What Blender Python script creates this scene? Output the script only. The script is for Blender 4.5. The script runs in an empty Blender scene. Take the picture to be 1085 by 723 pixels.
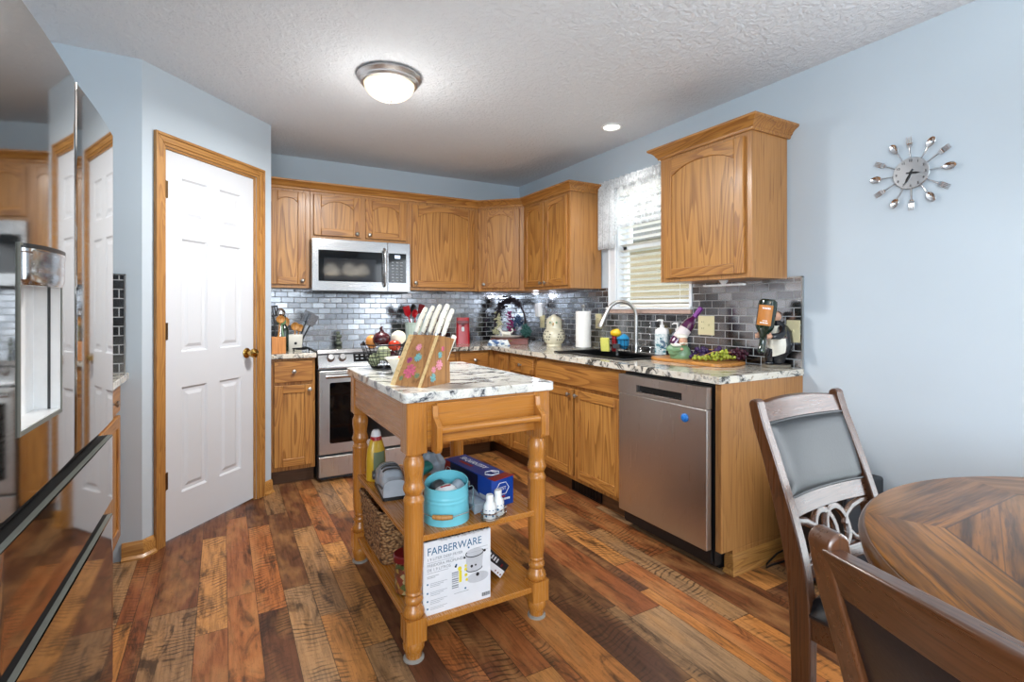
import bpy, math, random
from mathutils import Matrix, Vector, Quaternion

sc = bpy.context.scene
COL = sc.collection
R = math.radians
random.seed(7)

# ------------------------------------------------------------------ camera, world, lights, exposure
cam_d = bpy.data.cameras.new('camera')
cam = bpy.data.objects.new('camera', cam_d)
COL.objects.link(cam)
cam_d.sensor_width = 36.0
cam_d.lens = 542.03 / 1085 * 36.0
cam_d.shift_y = -(361.5 - 327.59) / 1085
cam_d.clip_start = 0.02
cam.location = (-2.6085, -4.4493, 1.2217)
cam.rotation_euler = (R(90), 0, R(-29.566))
sc.camera = cam

sc.view_settings.view_transform = 'Standard'
sc.view_settings.look = 'None'
sc.view_settings.gamma = 1.0
sc.view_settings.use_curve_mapping = False
sc.view_settings.exposure = 0.42
try:
    sc.cycles.use_denoising = True
    sc.cycles.max_bounces = 8
    sc.cycles.transparent_max_bounces = 16
    sc.cycles.diffuse_bounces = 5
    sc.cycles.sample_clamp_indirect = 6.0
    sc.cycles.caustics_reflective = False
    sc.cycles.caustics_refractive = False
except Exception:
    pass

world = bpy.data.worlds.new('world')
sc.world = world
world.use_nodes = True
wn = world.node_tree
wn.nodes.clear()
wo = wn.nodes.new('ShaderNodeOutputWorld')
wb = wn.nodes.new('ShaderNodeBackground')
wb.inputs['Color'].default_value = (0.80, 0.90, 1.0, 1)
wb.inputs['Strength'].default_value = 1.6
wn.links.new(wb.outputs[0], wo.inputs[0])


def area_light(name, loc, aim, sx, sy, power, color=(1, 1, 1), spread=180):
    d = bpy.data.lights.new(name, 'AREA')
    d.shape = 'RECTANGLE'
    d.size, d.size_y = sx, sy
    d.energy = power
    d.color = color
    d.spread = R(spread)
    o = bpy.data.objects.new(name, d)
    COL.objects.link(o)
    o.location = loc
    o.rotation_euler = (Vector(aim) - Vector(loc)).to_track_quat('-Z', 'Y').to_euler()
    return o


def point_light(name, loc, power, color=(1, 1, 1), r=0.05):
    d = bpy.data.lights.new(name, 'POINT')
    d.energy = power
    d.color = color
    d.shadow_soft_size = r
    o = bpy.data.objects.new(name, d)
    COL.objects.link(o)
    o.location = loc
    return o


# daylight through the patio door right of the dining table, the living-room windows and the kitchen window
area_light('daylight_patio_door', (-0.02, -4.9, 1.08), (-2.5, -4.6, 1.0), 1.7, 1.9, 40, (0.86, 0.93, 1.0))
area_light('daylight_living_window', (-3.62, -5.9, 1.5), (-0.3, -3.6, 1.25), 2.2, 1.5, 104, (0.86, 0.93, 1.0))
area_light('daylight_rear_window', (-2.0, -7.9, 1.4), (-1.6, 0, 1.3), 1.8, 1.6, 16, (0.86, 0.93, 1.0))
area_light('daylight_kitchen_window', (0.62, -1.8, 1.85), (-1.4, -1.8, 0.9), 0.9, 1.1, 13, (0.95, 0.98, 1.0))
cl = area_light('ceiling_lamp_light', (-1.84, -1.785, 2.295), (-1.84, -1.785, 0), 0.24, 0.24, 32, (1.0, 0.97, 0.93))
cl.data.shape = 'DISK'
point_light('ceiling_lamp_glow', (-1.84, -1.785, 2.10), 5, (1.0, 0.97, 0.93), 0.13)
sp = bpy.data.lights.new('recessed_lamp_light', 'SPOT')
sp.energy = 18
sp.color = (1.0, 0.97, 0.92)
sp.spot_size = R(120)
sp.spot_blend = 0.6
sp.shadow_soft_size = 0.06
spo = bpy.data.objects.new('recessed_lamp_light', sp)
COL.objects.link(spo)
spo.location = (-0.325, -1.785, 2.435)
point_light('puck_lamp_light', (-0.10, -0.47, 1.345), 0.5, (0.85, 0.88, 1.0), 0.02)
sun = bpy.data.lights.new('sun', 'SUN')
sun.energy = 1.3
sun.color = (1.0, 0.97, 0.92)
sun.angle = R(1.5)
suno = bpy.data.objects.new('sun', sun)
COL.objects.link(suno)
suno.rotation_euler = Vector((1.0, 0.25, -0.75)).to_track_quat('-Z', 'Y').to_euler()


# ------------------------------------------------------------------ materials
def lin(c):
    if isinstance(c, str):
        c = [int(c[i:i + 2], 16) / 255 for i in (0, 2, 4)]
        return tuple(x / 12.92 if x <= 0.04045 else ((x + 0.055) / 1.055) ** 2.4 for x in c)
    return tuple(c)


class NT:
    def __init__(self, name):
        self.m = bpy.data.materials.new(name)
        self.m.use_nodes = True
        self.t = self.m.node_tree
        self.t.nodes.clear()
        self.out = self.t.nodes.new('ShaderNodeOutputMaterial')

    def n(self, kind, ins=None, **at):
        x = self.t.nodes.new('ShaderNode' + kind)
        for k, v in at.items():
            setattr(x, k, v)
        for k, v in (ins or {}).items():
            s = x.inputs[k]
            if isinstance(v, bpy.types.NodeSocket):
                self.t.links.new(v, s)
            else:
                if s.type == 'RGBA' and not hasattr(v, '__len__'):
                    v = (v, v, v, 1)
                elif s.type == 'RGBA' and len(v) == 3:
                    v = (*v, 1)
                s.default_value = v
        return x

    def math(self, op, a, b=0.0, c=None):
        d = {0: a, 1: b}
        if c is not None:
            d[2] = c
        return self.n('Math', d, operation=op).outputs[0]

    def vmath(self, op, a, b=(0, 0, 0)):
        return self.n('VectorMath', {0: a, 1: b}, operation=op).outputs[0]

    def mix(self, f, a, b, blend='MIX'):
        x = self.n('Mix', None, data_type='RGBA', blend_type=blend)
        for i, v in ((0, f), (6, a), (7, b)):
            s = x.inputs[i]
            if isinstance(v, bpy.types.NodeSocket):
                self.t.links.new(v, s)
            elif i:
                s.default_value = (*lin(v), 1) if len(lin(v)) == 3 else v
            else:
                s.default_value = v
        return x.outputs[2]

    def ramp(self, f, stops, interp='LINEAR'):
        x = self.n('ValToRGB', {0: f})
        cr = x.color_ramp
        cr.interpolation = interp
        while len(cr.elements) < len(stops):
            cr.elements.new(0.5)
        for e, (p, c) in zip(cr.elements, stops):
            e.position = p
            e.color = (*lin(c), 1) if not isinstance(c, (int, float)) else (c, c, c, 1)
        return x.outputs[0]

    def maprange(self, v, a, b, c=0.0, d=1.0):
        return self.n('MapRange', {0: v, 1: a, 2: b, 3: c, 4: d}).outputs[0]

    def noise(self, vec, scale, detail=3, rough=0.55, dist=0.0, w=None):
        x = self.n('TexNoise', {'Vector': vec, 'Scale': scale, 'Detail': detail, 'Roughness': rough, 'Distortion': dist})
        return x

    def coords(self, rnd=True):
        tc = self.n('TexCoord').outputs['Object']
        if not rnd:
            return tc
        r = self.n('ObjectInfo').outputs['Random']
        return self.vmath('ADD', tc, self.n('CombineXYZ', {0: self.math('MULTIPLY', r, 7.3), 1: self.math('MULTIPLY', r, 13.1), 2: self.math('MULTIPLY', r, 5.7)}).outputs[0])

    def bump(self, h, strength=0.2, dist=0.01, normal=None):
        d = {'Height': h, 'Strength': strength, 'Distance': dist}
        if normal is not None:
            d['Normal'] = normal
        return self.n('Bump', d).outputs[0]

    def bsdf(self, **k):
        names = dict(color='Base Color', rough='Roughness', metal='Metallic', normal='Normal', emit='Emission Color', estr='Emission Strength', alpha='Alpha',
                     trans='Transmission Weight', ior='IOR', coat='Coat Weight', coatr='Coat Roughness', spec='Specular IOR Level', sheen='Sheen Weight', aniso='Anisotropic', sss='Subsurface Weight')
        ins = {}
        for a, v in k.items():
            if a in ('color', 'emit') and not isinstance(v, bpy.types.NodeSocket):
                v = (*lin(v), 1)
            ins[names[a]] = v
        b = self.n('BsdfPrincipled', ins)
        self.t.links.new(b.outputs[0], self.out.inputs[0])
        return b


def plain(name, color, rough=0.5, metal=0.0, vary=0.06, scale=30, bump=0.0, **k):
    m = NT(name)
    c = m.coords()
    nz = m.noise(c, scale, 3).outputs[0]
    f = m.maprange(nz, 0.3, 0.7, 1 - vary, 1 + vary)
    col = m.n('VectorMath', {0: lin(color), 'Scale': f}, operation='SCALE').outputs[0]
    d = dict(color=col, rough=rough, metal=metal, **k)
    if bump:
        d['normal'] = m.bump(nz, bump, 0.004)
    m.bsdf(**d)
    return m.m


def oak(name, axis='Z', base='B98240', dark='7E4A1E', pore='5E3916', rough=0.38, scale=1.0, contrast=1.0, coat=0.15, bump=0.06):
    m = NT(name)
    c = m.coords()
    s = {'X': (0.09, 1, 1), 'Y': (1, 0.09, 1), 'Z': (1, 1, 0.09)}[axis]
    st = m.vmath('MULTIPLY', c, s)
    n1 = m.noise(st, 6.2 * scale, 2.0, 0.5, 0.3).outputs[0]
    ring = m.math('FRACT', m.math('MULTIPLY', n1, 21.0))
    line = m.ramp(ring, [(0.0, 0.0), (0.45, 0.25), (0.82, 0.9), (0.93, 1.0), (1.0, 0.0)])
    fs = {'X': (0.02, 1, 1), 'Y': (1, 0.02, 1), 'Z': (1, 1, 0.02)}[axis]
    n2 = m.noise(m.vmath('MULTIPLY', c, fs), 190 * scale, 2, 0.6).outputs[0]
    pores = m.maprange(n2, 0.52, 0.68)
    n3 = m.noise(c, 2.3, 2).outputs[0]
    col = m.mix(m.math('MULTIPLY', line, 0.72 * contrast), base, dark)
    col = m.mix(m.math('MULTIPLY', pores, m.math('MULTIPLY_ADD', line, 0.45, 0.30)), col, pore)
    col = m.mix(m.maprange(n3, 0.35, 0.7, 0, 0.25), col, dark)
    m.bsdf(color=col, rough=m.maprange(n2, 0.3, 0.7, rough - 0.05, rough + 0.08), normal=m.bump(n2, bump, 0.002), coat=coat, coatr=0.18)
    return m.m


def floor_mat():
    m = NT('reclaimed_plank_floor')
    c = m.n('TexCoord').outputs['Object']
    xyz = m.n('SeparateXYZ', {0: c})
    W, L = 0.0535, 0.92
    g_ = m.math('DIVIDE', m.math('ADD', xyz.outputs[0], 1.84 + W * 80), W * 4)
    gi = m.math('FLOOR', g_)
    gf = m.math('MULTIPLY', m.math('FRACT', g_), 4.0)
    gr = m.n('TexWhiteNoise', {'W': m.math('ADD', gi, 0.37)}, noise_dimensions='1D').outputs['Value']
    s1 = m.math('ADD', m.math('FLOOR', m.math('MULTIPLY', gr, 2.999)), 1.0)
    second = m.math('GREATER_THAN', gf, s1)
    i = m.math('ADD', m.math('MULTIPLY', gi, 2.0), second)
    wid = m.math('ADD', m.math('MULTIPLY', second, m.math('SUBTRACT', 4.0, s1)), m.math('MULTIPLY', m.math('SUBTRACT', 1.0, second), s1))
    fu = m.math('DIVIDE', m.math('SUBTRACT', gf, m.math('MULTIPLY', second, s1)), wid)
    r1 = m.n('TexWhiteNoise', {'W': i}, noise_dimensions='1D').outputs['Value']
    v = m.math('ADD', m.math('DIVIDE', xyz.outputs[1], L), m.math('MULTIPLY', r1, 31.7))
    j = m.math('FLOOR', v)
    fv = m.math('FRACT', v)
    idv = m.n('CombineXYZ', {0: i, 1: j}).outputs[0]
    wn_ = m.n('TexWhiteNoise', {'Vector': idv}, noise_dimensions='2D')
    rnd = wn_.outputs['Value']
    rs = m.n('SeparateColor', {0: wn_.outputs['Color']})
    pal = m.ramp(rnd, [(0.0, '5E3B28'), (0.12, '935730'), (0.24, 'B67B42'), (0.34, '734428'), (0.44, '9C7A58'), (0.52, 'A66436'),
                       (0.62, 'BE854A'), (0.70, '653E2A'), (0.78, '98734F'), (0.84, '884E2C'), (0.93, 'B8763C')], 'CONSTANT')
    off = m.n('CombineXYZ', {0: m.math('MULTIPLY', rs.outputs[0], 9.0), 1: m.math('MULTIPLY', rs.outputs[1], 23.0), 2: m.math('MULTIPLY', rs.outputs[2], 5.0)}).outputs[0]
    p = m.vmath('ADD', c, off)
    g1 = m.noise(m.vmath('MULTIPLY', p, (1, 0.07, 1)), 75, 5, 0.65, 0.3).outputs[0]
    g2 = m.noise(m.vmath('MULTIPLY', p, (1, 0.26, 1)), 13, 5, 0.66, 0.9).outputs[0]
    g3 = m.noise(m.vmath('MULTIPLY', p, (1, 0.35, 1)), 8, 3, 0.6).outputs[0]
    g4 = m.noise(m.vmath('MULTIPLY', p, (1, 0.5, 1)), 140, 4, 0.7).outputs[0]
    col = m.mix(m.maprange(g1, 0.42, 0.68, 0, 0.60), pal, '3A2214')
    col = m.mix(m.maprange(g2, 0.54, 0.66, 0, 0.80), col, '2A1A12')
    col = m.mix(m.maprange(g3, 0.48, 0.70, 0, 0.50), col, 'BE8B56')
    col = m.mix(m.maprange(g4, 0.56, 0.70, 0, 0.45), col, '33211A')
    # saw marks across some boards
    yw = m.math('ADD', m.math('MULTIPLY', xyz.outputs[1], 40.0), m.math('MULTIPLY', m.noise(p, 6, 2).outputs[0], 4.0))
    yw = m.math('ADD', yw, m.math('MULTIPLY', m.math('MULTIPLY', fu, wid), m.math('MULTIPLY_ADD', rs.outputs[2], 1.6, -0.8)))
    saw = m.maprange(m.math('SINE', m.math('MULTIPLY', yw, 6.2832)), 0.30, 0.90)
    sm = m.math('MULTIPLY', m.maprange(m.noise(m.vmath('MULTIPLY', p, (1, 0.4, 1)), 14, 4).outputs[0], 0.42, 0.60), m.math('GREATER_THAN', rs.outputs[1], 0.42))
    sawm = m.math('MULTIPLY', saw, sm)
    col = m.mix(m.math('MULTIPLY', sawm, 0.72), col, '2A1A12')
    eu = m.math('MINIMUM', fu, m.math('SUBTRACT', 1.0, fu))
    ev = m.math('MINIMUM', fv, m.math('SUBTRACT', 1.0, fv))
    seam = m.math('MAXIMUM', m.math('LESS_THAN', m.math('MULTIPLY', eu, wid), 0.022), m.math('LESS_THAN', ev, 0.0016))
    col = m.mix(m.math('MULTIPLY', seam, 0.7), col, '1E120C')
    h = m.math('SUBTRACT', m.math('SUBTRACT', g1, m.math('MULTIPLY', sawm, 0.5)), m.math('MULTIPLY', seam, 2.0))
    m.bsdf(color=col, rough=m.maprange(g1, 0.3, 0.8, 0.34, 0.50), normal=m.bump(h, 0.16, 0.002), spec=0.3)
    return m.m


def granite(name, base='DEDACE', dark='34332F', mid='8F8E8B', tan='B9A27F', vein=1.0, seed=0.0):
    m = NT(name)
    c = m.vmath('ADD', m.n('TexCoord').outputs['Object'], (seed, seed * 2, 0))
    wv = m.n('TexNoise', {'Vector': c, 'Scale': 6.0, 'Detail': 3})
    cw = m.vmath('ADD', c, m.n('VectorMath', {0: m.vmath('SUBTRACT', wv.outputs['Color'], (0.5, 0.5, 0.5)), 'Scale': 0.16}, operation='SCALE').outputs[0])
    st = m.vmath('MULTIPLY', m.n('VectorRotate', {'Vector': cw, 'Angle': 0.5}, rotation_type='Z_AXIS').outputs[0], (0.45, 1.1, 1.0))
    a = m.noise(st, 16, 6, 0.68, 0.4).outputs[0]
    b = m.noise(cw, 34, 5, 0.7).outputs[0]
    d = m.noise(cw, 9, 4, 0.6).outputs[0]
    e = m.noise(c, 150, 3, 0.6).outputs[0]
    col = m.mix(m.maprange(d, 0.45, 0.65, 0, 0.55), base, 'C9C6C0')
    col = m.mix(m.maprange(b, 0.56, 0.66, 0, 0.75), col, tan)
    col = m.mix(m.maprange(a, 0.50, 0.57, 0, 0.75), col, mid)
    col = m.mix(m.math('MULTIPLY', m.maprange(a, 0.555, 0.60), m.maprange(e, 0.34, 0.5, 0.35, 1.0)), col, dark)
    col = m.mix(m.math('MULTIPLY', m.maprange(b, 0.62, 0.68), 0.85), col, dark)
    col = m.mix(m.maprange(e, 0.62, 0.72, 0, 0.5), col, '55524E')
    m.bsdf(color=col, rough=0.14, coat=0.3, coatr=0.05)
    return m.m


def tile_mat(name, axis):
    m = NT(name)
    xyz = m.n('SeparateXYZ', {0: m.n('TexCoord').outputs['Object']})
    u = xyz.outputs[0 if axis == 'X' else 1]
    vec = m.n('CombineXYZ', {0: u, 1: m.math('SUBTRACT', xyz.outputs[2], 0.914)}).outputs[0]
    br = m.n('TexBrick', {'Vector': vec, 'Scale': 1.0, 'Mortar Size': 0.0025, 'Mortar Smooth': 0.1, 'Bias': 0.0, 'Brick Width': 0.0935, 'Row Height': 0.0448,
                          'Color1': (0.0, 0.0, 0.0, 1), 'Color2': (1, 1, 1, 1), 'Mortar': (0.5, 0.5, 0.5, 1)}, offset=0.5, squash=1.0)
    rnd = m.n('SeparateColor', {0: br.outputs['Color']}).outputs[0]
    g = br.outputs['Fac']
    w1 = m.n('TexWhiteNoise', {'W': m.math('MULTIPLY', rnd, 91.7)}, noise_dimensions='1D').outputs['Color']
    tilt = m.n('VectorMath', {0: m.vmath('SUBTRACT', w1, (0.5, 0.5, 0.5)), 'Scale': 0.04}, operation='SCALE').outputs[0]
    nrm = m.vmath('NORMALIZE', m.vmath('ADD', m.n('NewGeometry').outputs['Normal'], tilt))
    bs = m.vmath('MULTIPLY', vec, (9.0, 90.0, 1))
    brush = m.noise(bs, 6.0, 3).outputs[0]
    met = m.mix(rnd, '8A8C91', 'B4B6BA')
    col = m.mix(g, met, 'A3A5A7')
    met_f = m.math('SUBTRACT', 1.0, m.math('MULTIPLY', g, 1.0))
    m.bsdf(color=col, metal=met_f, rough=m.math('ADD', m.maprange(brush, 0.3, 0.7, 0.17, 0.23), m.math('MULTIPLY', g, 0.5)), normal=m.bump(m.math('SUBTRACT', 1.0, g), 0.5, 0.0015, nrm))
    return m.m


def steel(name, color='B9B9BA', rough=0.22, brush='X', amt=0.08, bump=0.01):
    m = NT(name)
    c = m.coords()
    s = {'X': (0.02, 1, 1), 'Y': (1, 0.02, 1), 'Z': (1, 1, 0.02), 'N': (1, 1, 1)}[brush]
    n = m.noise(m.vmath('MULTIPLY', c, s), 260, 3).outputs[0]
    m.bsdf(color=color, metal=1.0, rough=m.maprange(n, 0.3, 0.7, max(0.02, rough - amt), rough + amt), normal=m.bump(n, bump, 0.001))
    return m.m


def lace_mat(name, lo=0.3, hi=0.85):
    m = NT(name)
    c = m.n('TexCoord').outputs['Object']
    w = m.n('TexVoronoi', {'Vector': c, 'Scale': 55.0}, feature='DISTANCE_TO_EDGE').outputs['Distance']
    flo = m.noise(c, 17, 3).outputs[0]
    f = m.math('MAXIMUM', m.maprange(w, 0.03, 0.10, 1, 0), m.maprange(flo, 0.5, 0.56))
    f = m.maprange(f, 0, 1, lo, hi)
    d = m.n('BsdfDiffuse', {'Color': (0.86, 0.87, 0.88, 1)}).outputs[0]
    tl = m.n('BsdfTranslucent', {'Color': (0.86, 0.88, 0.9, 1)}).outputs[0]
    mx = m.n('MixShader', {0: 0.5, 1: d, 2: tl}).outputs[0]
    tr = m.n('BsdfTransparent').outputs[0]
    s = m.n('MixShader', {0: f, 1: tr, 2: mx}).outputs[0]
    m.t.links.new(s, m.out.inputs[0])
    return m.m


def glass_mat(name, tint=(0.95, 0.98, 1.0), rough=0.02):
    m = NT(name)
    fc = m.n('LayerWeight', {'Blend': 0.5}).outputs['Facing']
    fr = m.math('MULTIPLY_ADD', m.math('POWER', fc, 5.0), 0.9, 0.04)
    gl = m.n('BsdfGlossy', {'Color': (1, 1, 1, 1), 'Roughness': rough}).outputs[0]
    tr = m.n('BsdfTransparent', {'Color': (*tint, 1)}).outputs[0]
    s = m.n('MixShader', {0: fr, 1: tr, 2: gl}).outputs[0]
    m.t.links.new(s, m.out.inputs[0])
    return m.m


def emit_mat(name, color, strength, vary=0.15):
    m = NT(name)
    nz = m.noise(m.coords(), 14, 3, 0.6, 0.8).outputs[0]
    f = m.maprange(nz, 0.3, 0.7, strength * (1 - vary), strength * (1 + vary))
    m.bsdf(color=color, rough=0.25, emit=color, estr=f)
    return m.m


def ceiling_mat():
    m = NT('textured_ceiling_paint')
    c = m.n('TexCoord').outputs['Object']
    n = m.noise(c, 34, 5, 0.62, 0.6).outputs[0]
    h = m.maprange(n, 0.42, 0.62)
    m.bsdf(color='E6EBF1', rough=0.85, normal=m.bump(h, 0.6, 0.008), spec=0.2)
    return m.m


def wicker_mat():
    m = NT('woven_seagrass')
    c = m.coords()
    w = m.n('TexWave', {'Vector': c, 'Scale': 22.0, 'Distortion': 5.0, 'Detail': 2.0}, bands_direction='Z').outputs['Fac']
    v = m.n('TexVoronoi', {'Vector': m.vmath('MULTIPLY', c, (1, 1, 1.6)), 'Scale': 62.0}).outputs['Distance']
    col = m.ramp(v, [(0.0, 'D0A878'), (0.45, 'A87C4E'), (0.75, '553823')])
    m.bsdf(color=m.mix(m.math('MULTIPLY', w, 0.25), col, '5E3F28'), rough=0.8, normal=m.bump(m.math('SUBTRACT', 1.0, v), 0.9, 0.012))
    return m.m


def netted_mat():
    m = NT('netted_green_rind')
    c = m.coords()
    xyz = m.n('SeparateXYZ', {0: c})
    a = m.math('ARCTAN2', xyz.outputs[1], xyz.outputs[0])
    z = m.math('MULTIPLY', xyz.outputs[2], 210.0)
    d1 = m.math('ABSOLUTE', m.math('SINE', m.math('ADD', m.math('MULTIPLY', a, 7.0), z)))
    d2 = m.math('ABSOLUTE', m.math('SINE', m.math('SUBTRACT', m.math('MULTIPLY', a, 7.0), z)))
    f = m.maprange(m.math('MINIMUM', d1, d2), 0.12, 0.42)
    m.bsdf(color=m.mix(f, '3F4B38', 'B7BE96'), rough=0.6, normal=m.bump(f, 0.5, 0.003))
    return m.m


def marble_bits(name, cols, scale=40):
    m = NT(name)
    v = m.n('TexVoronoi', {'Vector': m.coords(), 'Scale': float(scale)}).outputs['Color']
    r = m.n('SeparateColor', {0: v}).outputs[0]
    n = len(cols)
    m.bsdf(color=m.ramp(r, [(k / n, c) for k, c in enumerate(cols)], 'CONSTANT'), rough=0.5)
    return m.m


def tabletop_mat():
    m = NT('quartered_tabletop_veneer')
    c = m.n('TexCoord').outputs['Object']
    xyz = m.n('SeparateXYZ', {0: c})
    x, y = xyz.outputs[0], xyz.outputs[1]
    rad = m.math('POWER', m.math('ADD', m.math('MULTIPLY', x, x), m.math('MULTIPLY', y, y)), 0.5)
    ang = m.math('ARCTAN2', y, x)
    sec = m.math('FLOOR', m.math('ADD', m.math('DIVIDE', ang, math.pi / 4), 0.5))
    rot = m.n('VectorRotate', {'Vector': c, 'Angle': m.math('MULTIPLY', sec, -math.pi / 4)}, rotation_type='Z_AXIS').outputs[0]
    rx = m.n('SeparateXYZ', {0: rot})
    # border: straight planks across each eighth, grain along the rim; field: planks running at 45 degrees
    border = m.math('GREATER_THAN', rx.outputs[0], 0.475)
    fld = m.n('VectorRotate', {'Vector': c, 'Angle': R(-18)}, rotation_type='Z_AXIS').outputs[0]
    fld2 = m.n('VectorRotate', {'Vector': c, 'Angle': R(72)}, rotation_type='Z_AXIS').outputs[0]
    q = m.math('GREATER_THAN', m.n('SeparateXYZ', {0: m.n('VectorRotate', {'Vector': c, 'Angle': R(28)}, rotation_type='Z_AXIS').outputs[0]}).outputs[1], -0.13)
    fmix = m.n('Mix', {0: q, 4: fld2, 5: fld}, data_type='VECTOR').outputs[1]
    gv = m.n('Mix', {0: border, 4: fmix, 5: m.n('CombineXYZ', {0: rx.outputs[1], 1: rx.outputs[0], 2: m.math('MULTIPLY', sec, 3.3)}).outputs[0]}, data_type='VECTOR').outputs[1]
    st = m.vmath('MULTIPLY', gv, (0.07, 1, 1))
    n1 = m.noise(st, 30, 4, 0.6, 0.3).outputs[0]
    n2 = m.noise(st, 120, 3, 0.6).outputs[0]
    n3 = m.noise(m.vmath('MULTIPLY', gv, (0.3, 1, 1)), 5, 2).outputs[0]
    gy = m.n('SeparateXYZ', {0: gv}).outputs[1]
    plank = m.math('FLOOR', m.math('DIVIDE', gy, 0.085))
    pr = m.n('TexWhiteNoise', {'W': plank}, noise_dimensions='1D').outputs['Value']
    fp = m.math('FRACT', m.math('DIVIDE', gy, 0.085))
    seam = m.math('MULTIPLY', m.math('LESS_THAN', fp, 0.025), 0.6)
    col = m.mix(m.maprange(n1, 0.36, 0.62), '965F1E', '43280C')
    col = m.mix(m.maprange(n2, 0.48, 0.64, 0, 0.75), col, '2E1B0D')
    col = m.mix(m.math('MULTIPLY', pr, 0.30), col, '553518')
    col = m.mix(m.maprange(n3, 0.45, 0.7, 0, 0.3), col, 'C08C50')
    col = m.mix(seam, col, '2E1B0E')
    edge = m.math('LESS_THAN', m.math('ABSOLUTE', m.math('SUBTRACT', rx.outputs[0], 0.475)), 0.0022)
    col = m.mix(m.math('MULTIPLY', edge, 0.75), col, '2E1B0E')
    m.bsdf(color=col, rough=m.maprange(n1, 0.3, 0.7, 0.28, 0.38), normal=m.bump(n2, 0.03, 0.001), coat=0.08, coatr=0.15)
    return m.m


def siding_mat():
    m = NT('beige_lap_siding')
    xyz = m.n('SeparateXYZ', {0: m.n('TexCoord').outputs['Object']})
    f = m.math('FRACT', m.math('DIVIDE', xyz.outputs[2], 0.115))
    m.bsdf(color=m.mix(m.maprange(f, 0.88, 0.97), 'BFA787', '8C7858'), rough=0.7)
    return m.m


M = {}
M['wall'] = plain('pale_blue_wall_paint', 'BCC8D2', 0.6, vary=0.015, scale=3, bump=0.03, spec=0.3)
M['ceiling'] = ceiling_mat()
M['floor'] = floor_mat()
M['oak_z'] = oak('golden_oak_upright', 'Z')
M['oak_x'] = oak('golden_oak_lengthwise', 'X')
M['oak_y'] = oak('golden_oak_crosswise', 'Y')
M['oak_panel'] = oak('golden_oak_panel', 'Z', 'BF8946', '82501F', scale=0.8)
M['oak_side'] = oak('plain_oak_side', 'Z', 'B17E48', '8A5A2A', rough=0.36, scale=0.8, contrast=0.4)
M['trim_z'] = oak('honey_oak_casing_upright', 'Z', 'B98748', '93622E', rough=0.42, scale=1.4)
M['trim_x'] = oak('honey_oak_casing_lengthwise', 'X', 'B98748', '93622E', rough=0.42, scale=1.4)
M['trim_y'] = oak('honey_oak_casing_crosswise', 'Y', 'B98748', '93622E', rough=0.42, scale=1.4)
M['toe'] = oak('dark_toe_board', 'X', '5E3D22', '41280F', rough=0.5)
M['island_z'] = oak('cart_honey_wood_upright', 'Z', 'B97A34', '9C6026', '7E4A1B', rough=0.26, scale=0.9, contrast=0.38)
M['island_x'] = oak('cart_honey_wood_lengthwise', 'X', 'B97A34', '9C6026', '7E4A1B', rough=0.26, scale=0.9, contrast=0.38)
M['island_y'] = oak('cart_honey_wood_crosswise', 'Y', 'B97A34', '9C6026', '7E4A1B', rough=0.26, scale=0.9, contrast=0.38)
M['granite'] = granite('speckled_granite', 'D8D2C4')
M['granite2'] = granite('cart_granite', 'E2E2DA', '35383E', '93969A', 'B8B29E', seed=3.1)
M['tile_x'] = tile_mat('steel_subway_tile_back', 'X')
M['tile_y'] = tile_mat('steel_subway_tile_right', 'Y')
M['white_paint'] = plain('white_door_paint', 'D0D4DA', 0.42, vary=0.01, scale=4)
M['white_trim'] = plain('white_window_paint', 'E2E6EA', 0.4, vary=0.02)
M['brass'] = steel('polished_brass', 'C9A45C', 0.18, 'N', 0.05)
M['old_brass'] = steel('tarnished_brass', '6B5233', 0.4, 'N')
M['nickel'] = steel('brushed_nickel', 'B4B3B0', 0.32, 'N')
M['lamp_nickel'] = steel('satin_nickel', 'CDCDCF', 0.34, 'N')
M['steel'] = steel('stainless_steel', 'BDBDBE', 0.2, 'X')
M['steel_z'] = steel('stainless_steel_upright', 'C6C5C3', 0.30, 'Z', 0.03, 0.003)
M['steel_mw'] = steel('satin_stainless', 'A6A6A7', 0.24, 'X', 0.05)
M['fridge'] = steel('mirror_stainless', 'A9A7A4', 0.055, 'X', 0.015)
M['fridge_lip'] = plain('satin_grip_lip', '777A74', 0.5, 0.35)
M['chrome'] = steel('chrome', 'D4D4D6', 0.07, 'N', 0.03)
M['black_gloss'] = plain('black_glass', '070708', 0.05, spec=0.45)
M['black'] = plain('black_plastic', '141416', 0.4)
M['black_metal'] = plain('black_wire', '17171A', 0.35, 0.6)
M['dark_gap'] = plain('rubber_and_gap_shade', '0B0B0C', 0.6)  # real rubber parts, and the near-black that stands in for shade in gaps
M['grey_dark'] = plain('dark_grey_plastic', '3B3D40', 0.45)
M['grey'] = plain('grey_plastic', '8B9096', 0.35)
M['grey_light'] = plain('light_grey_plastic', 'A9B0B8', 0.35)
M['white'] = plain('white_plastic', 'E9EAEA', 0.35, vary=0.03)
M['cream'] = plain('cream_plastic', 'D9D0A8', 0.4, vary=0.03)
M['ceramic'] = plain('white_glaze', 'E4E2D8', 0.15, vary=0.04, coat=0.4)
M['cream_glaze'] = plain('cream_glaze', 'DAD5BE', 0.2, vary=0.06, coat=0.4)
M['mint_glaze'] = plain('pale_mint_glaze', 'BFD0C4', 0.2, vary=0.06, coat=0.3)
M['red'] = plain('red_plastic', 'A3121E', 0.28)
M['red_dark'] = plain('dark_red_plastic', '6A0F17', 0.3)
M['blue_spoon'] = plain('pale_blue_plastic', '8FAAB8', 0.35)
M['paper'] = plain('paper_towel', 'EDEDEA', 0.9, vary=0.03, scale=80, bump=0.2)
M['glow_glass'] = emit_mat('lit_alabaster_glass', 'FFEFD0', 0.62, 0.3)
M['lamp_disc'] = emit_mat('lit_frosted_lens', 'FFFAF0', 5.0, 0.02)
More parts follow.
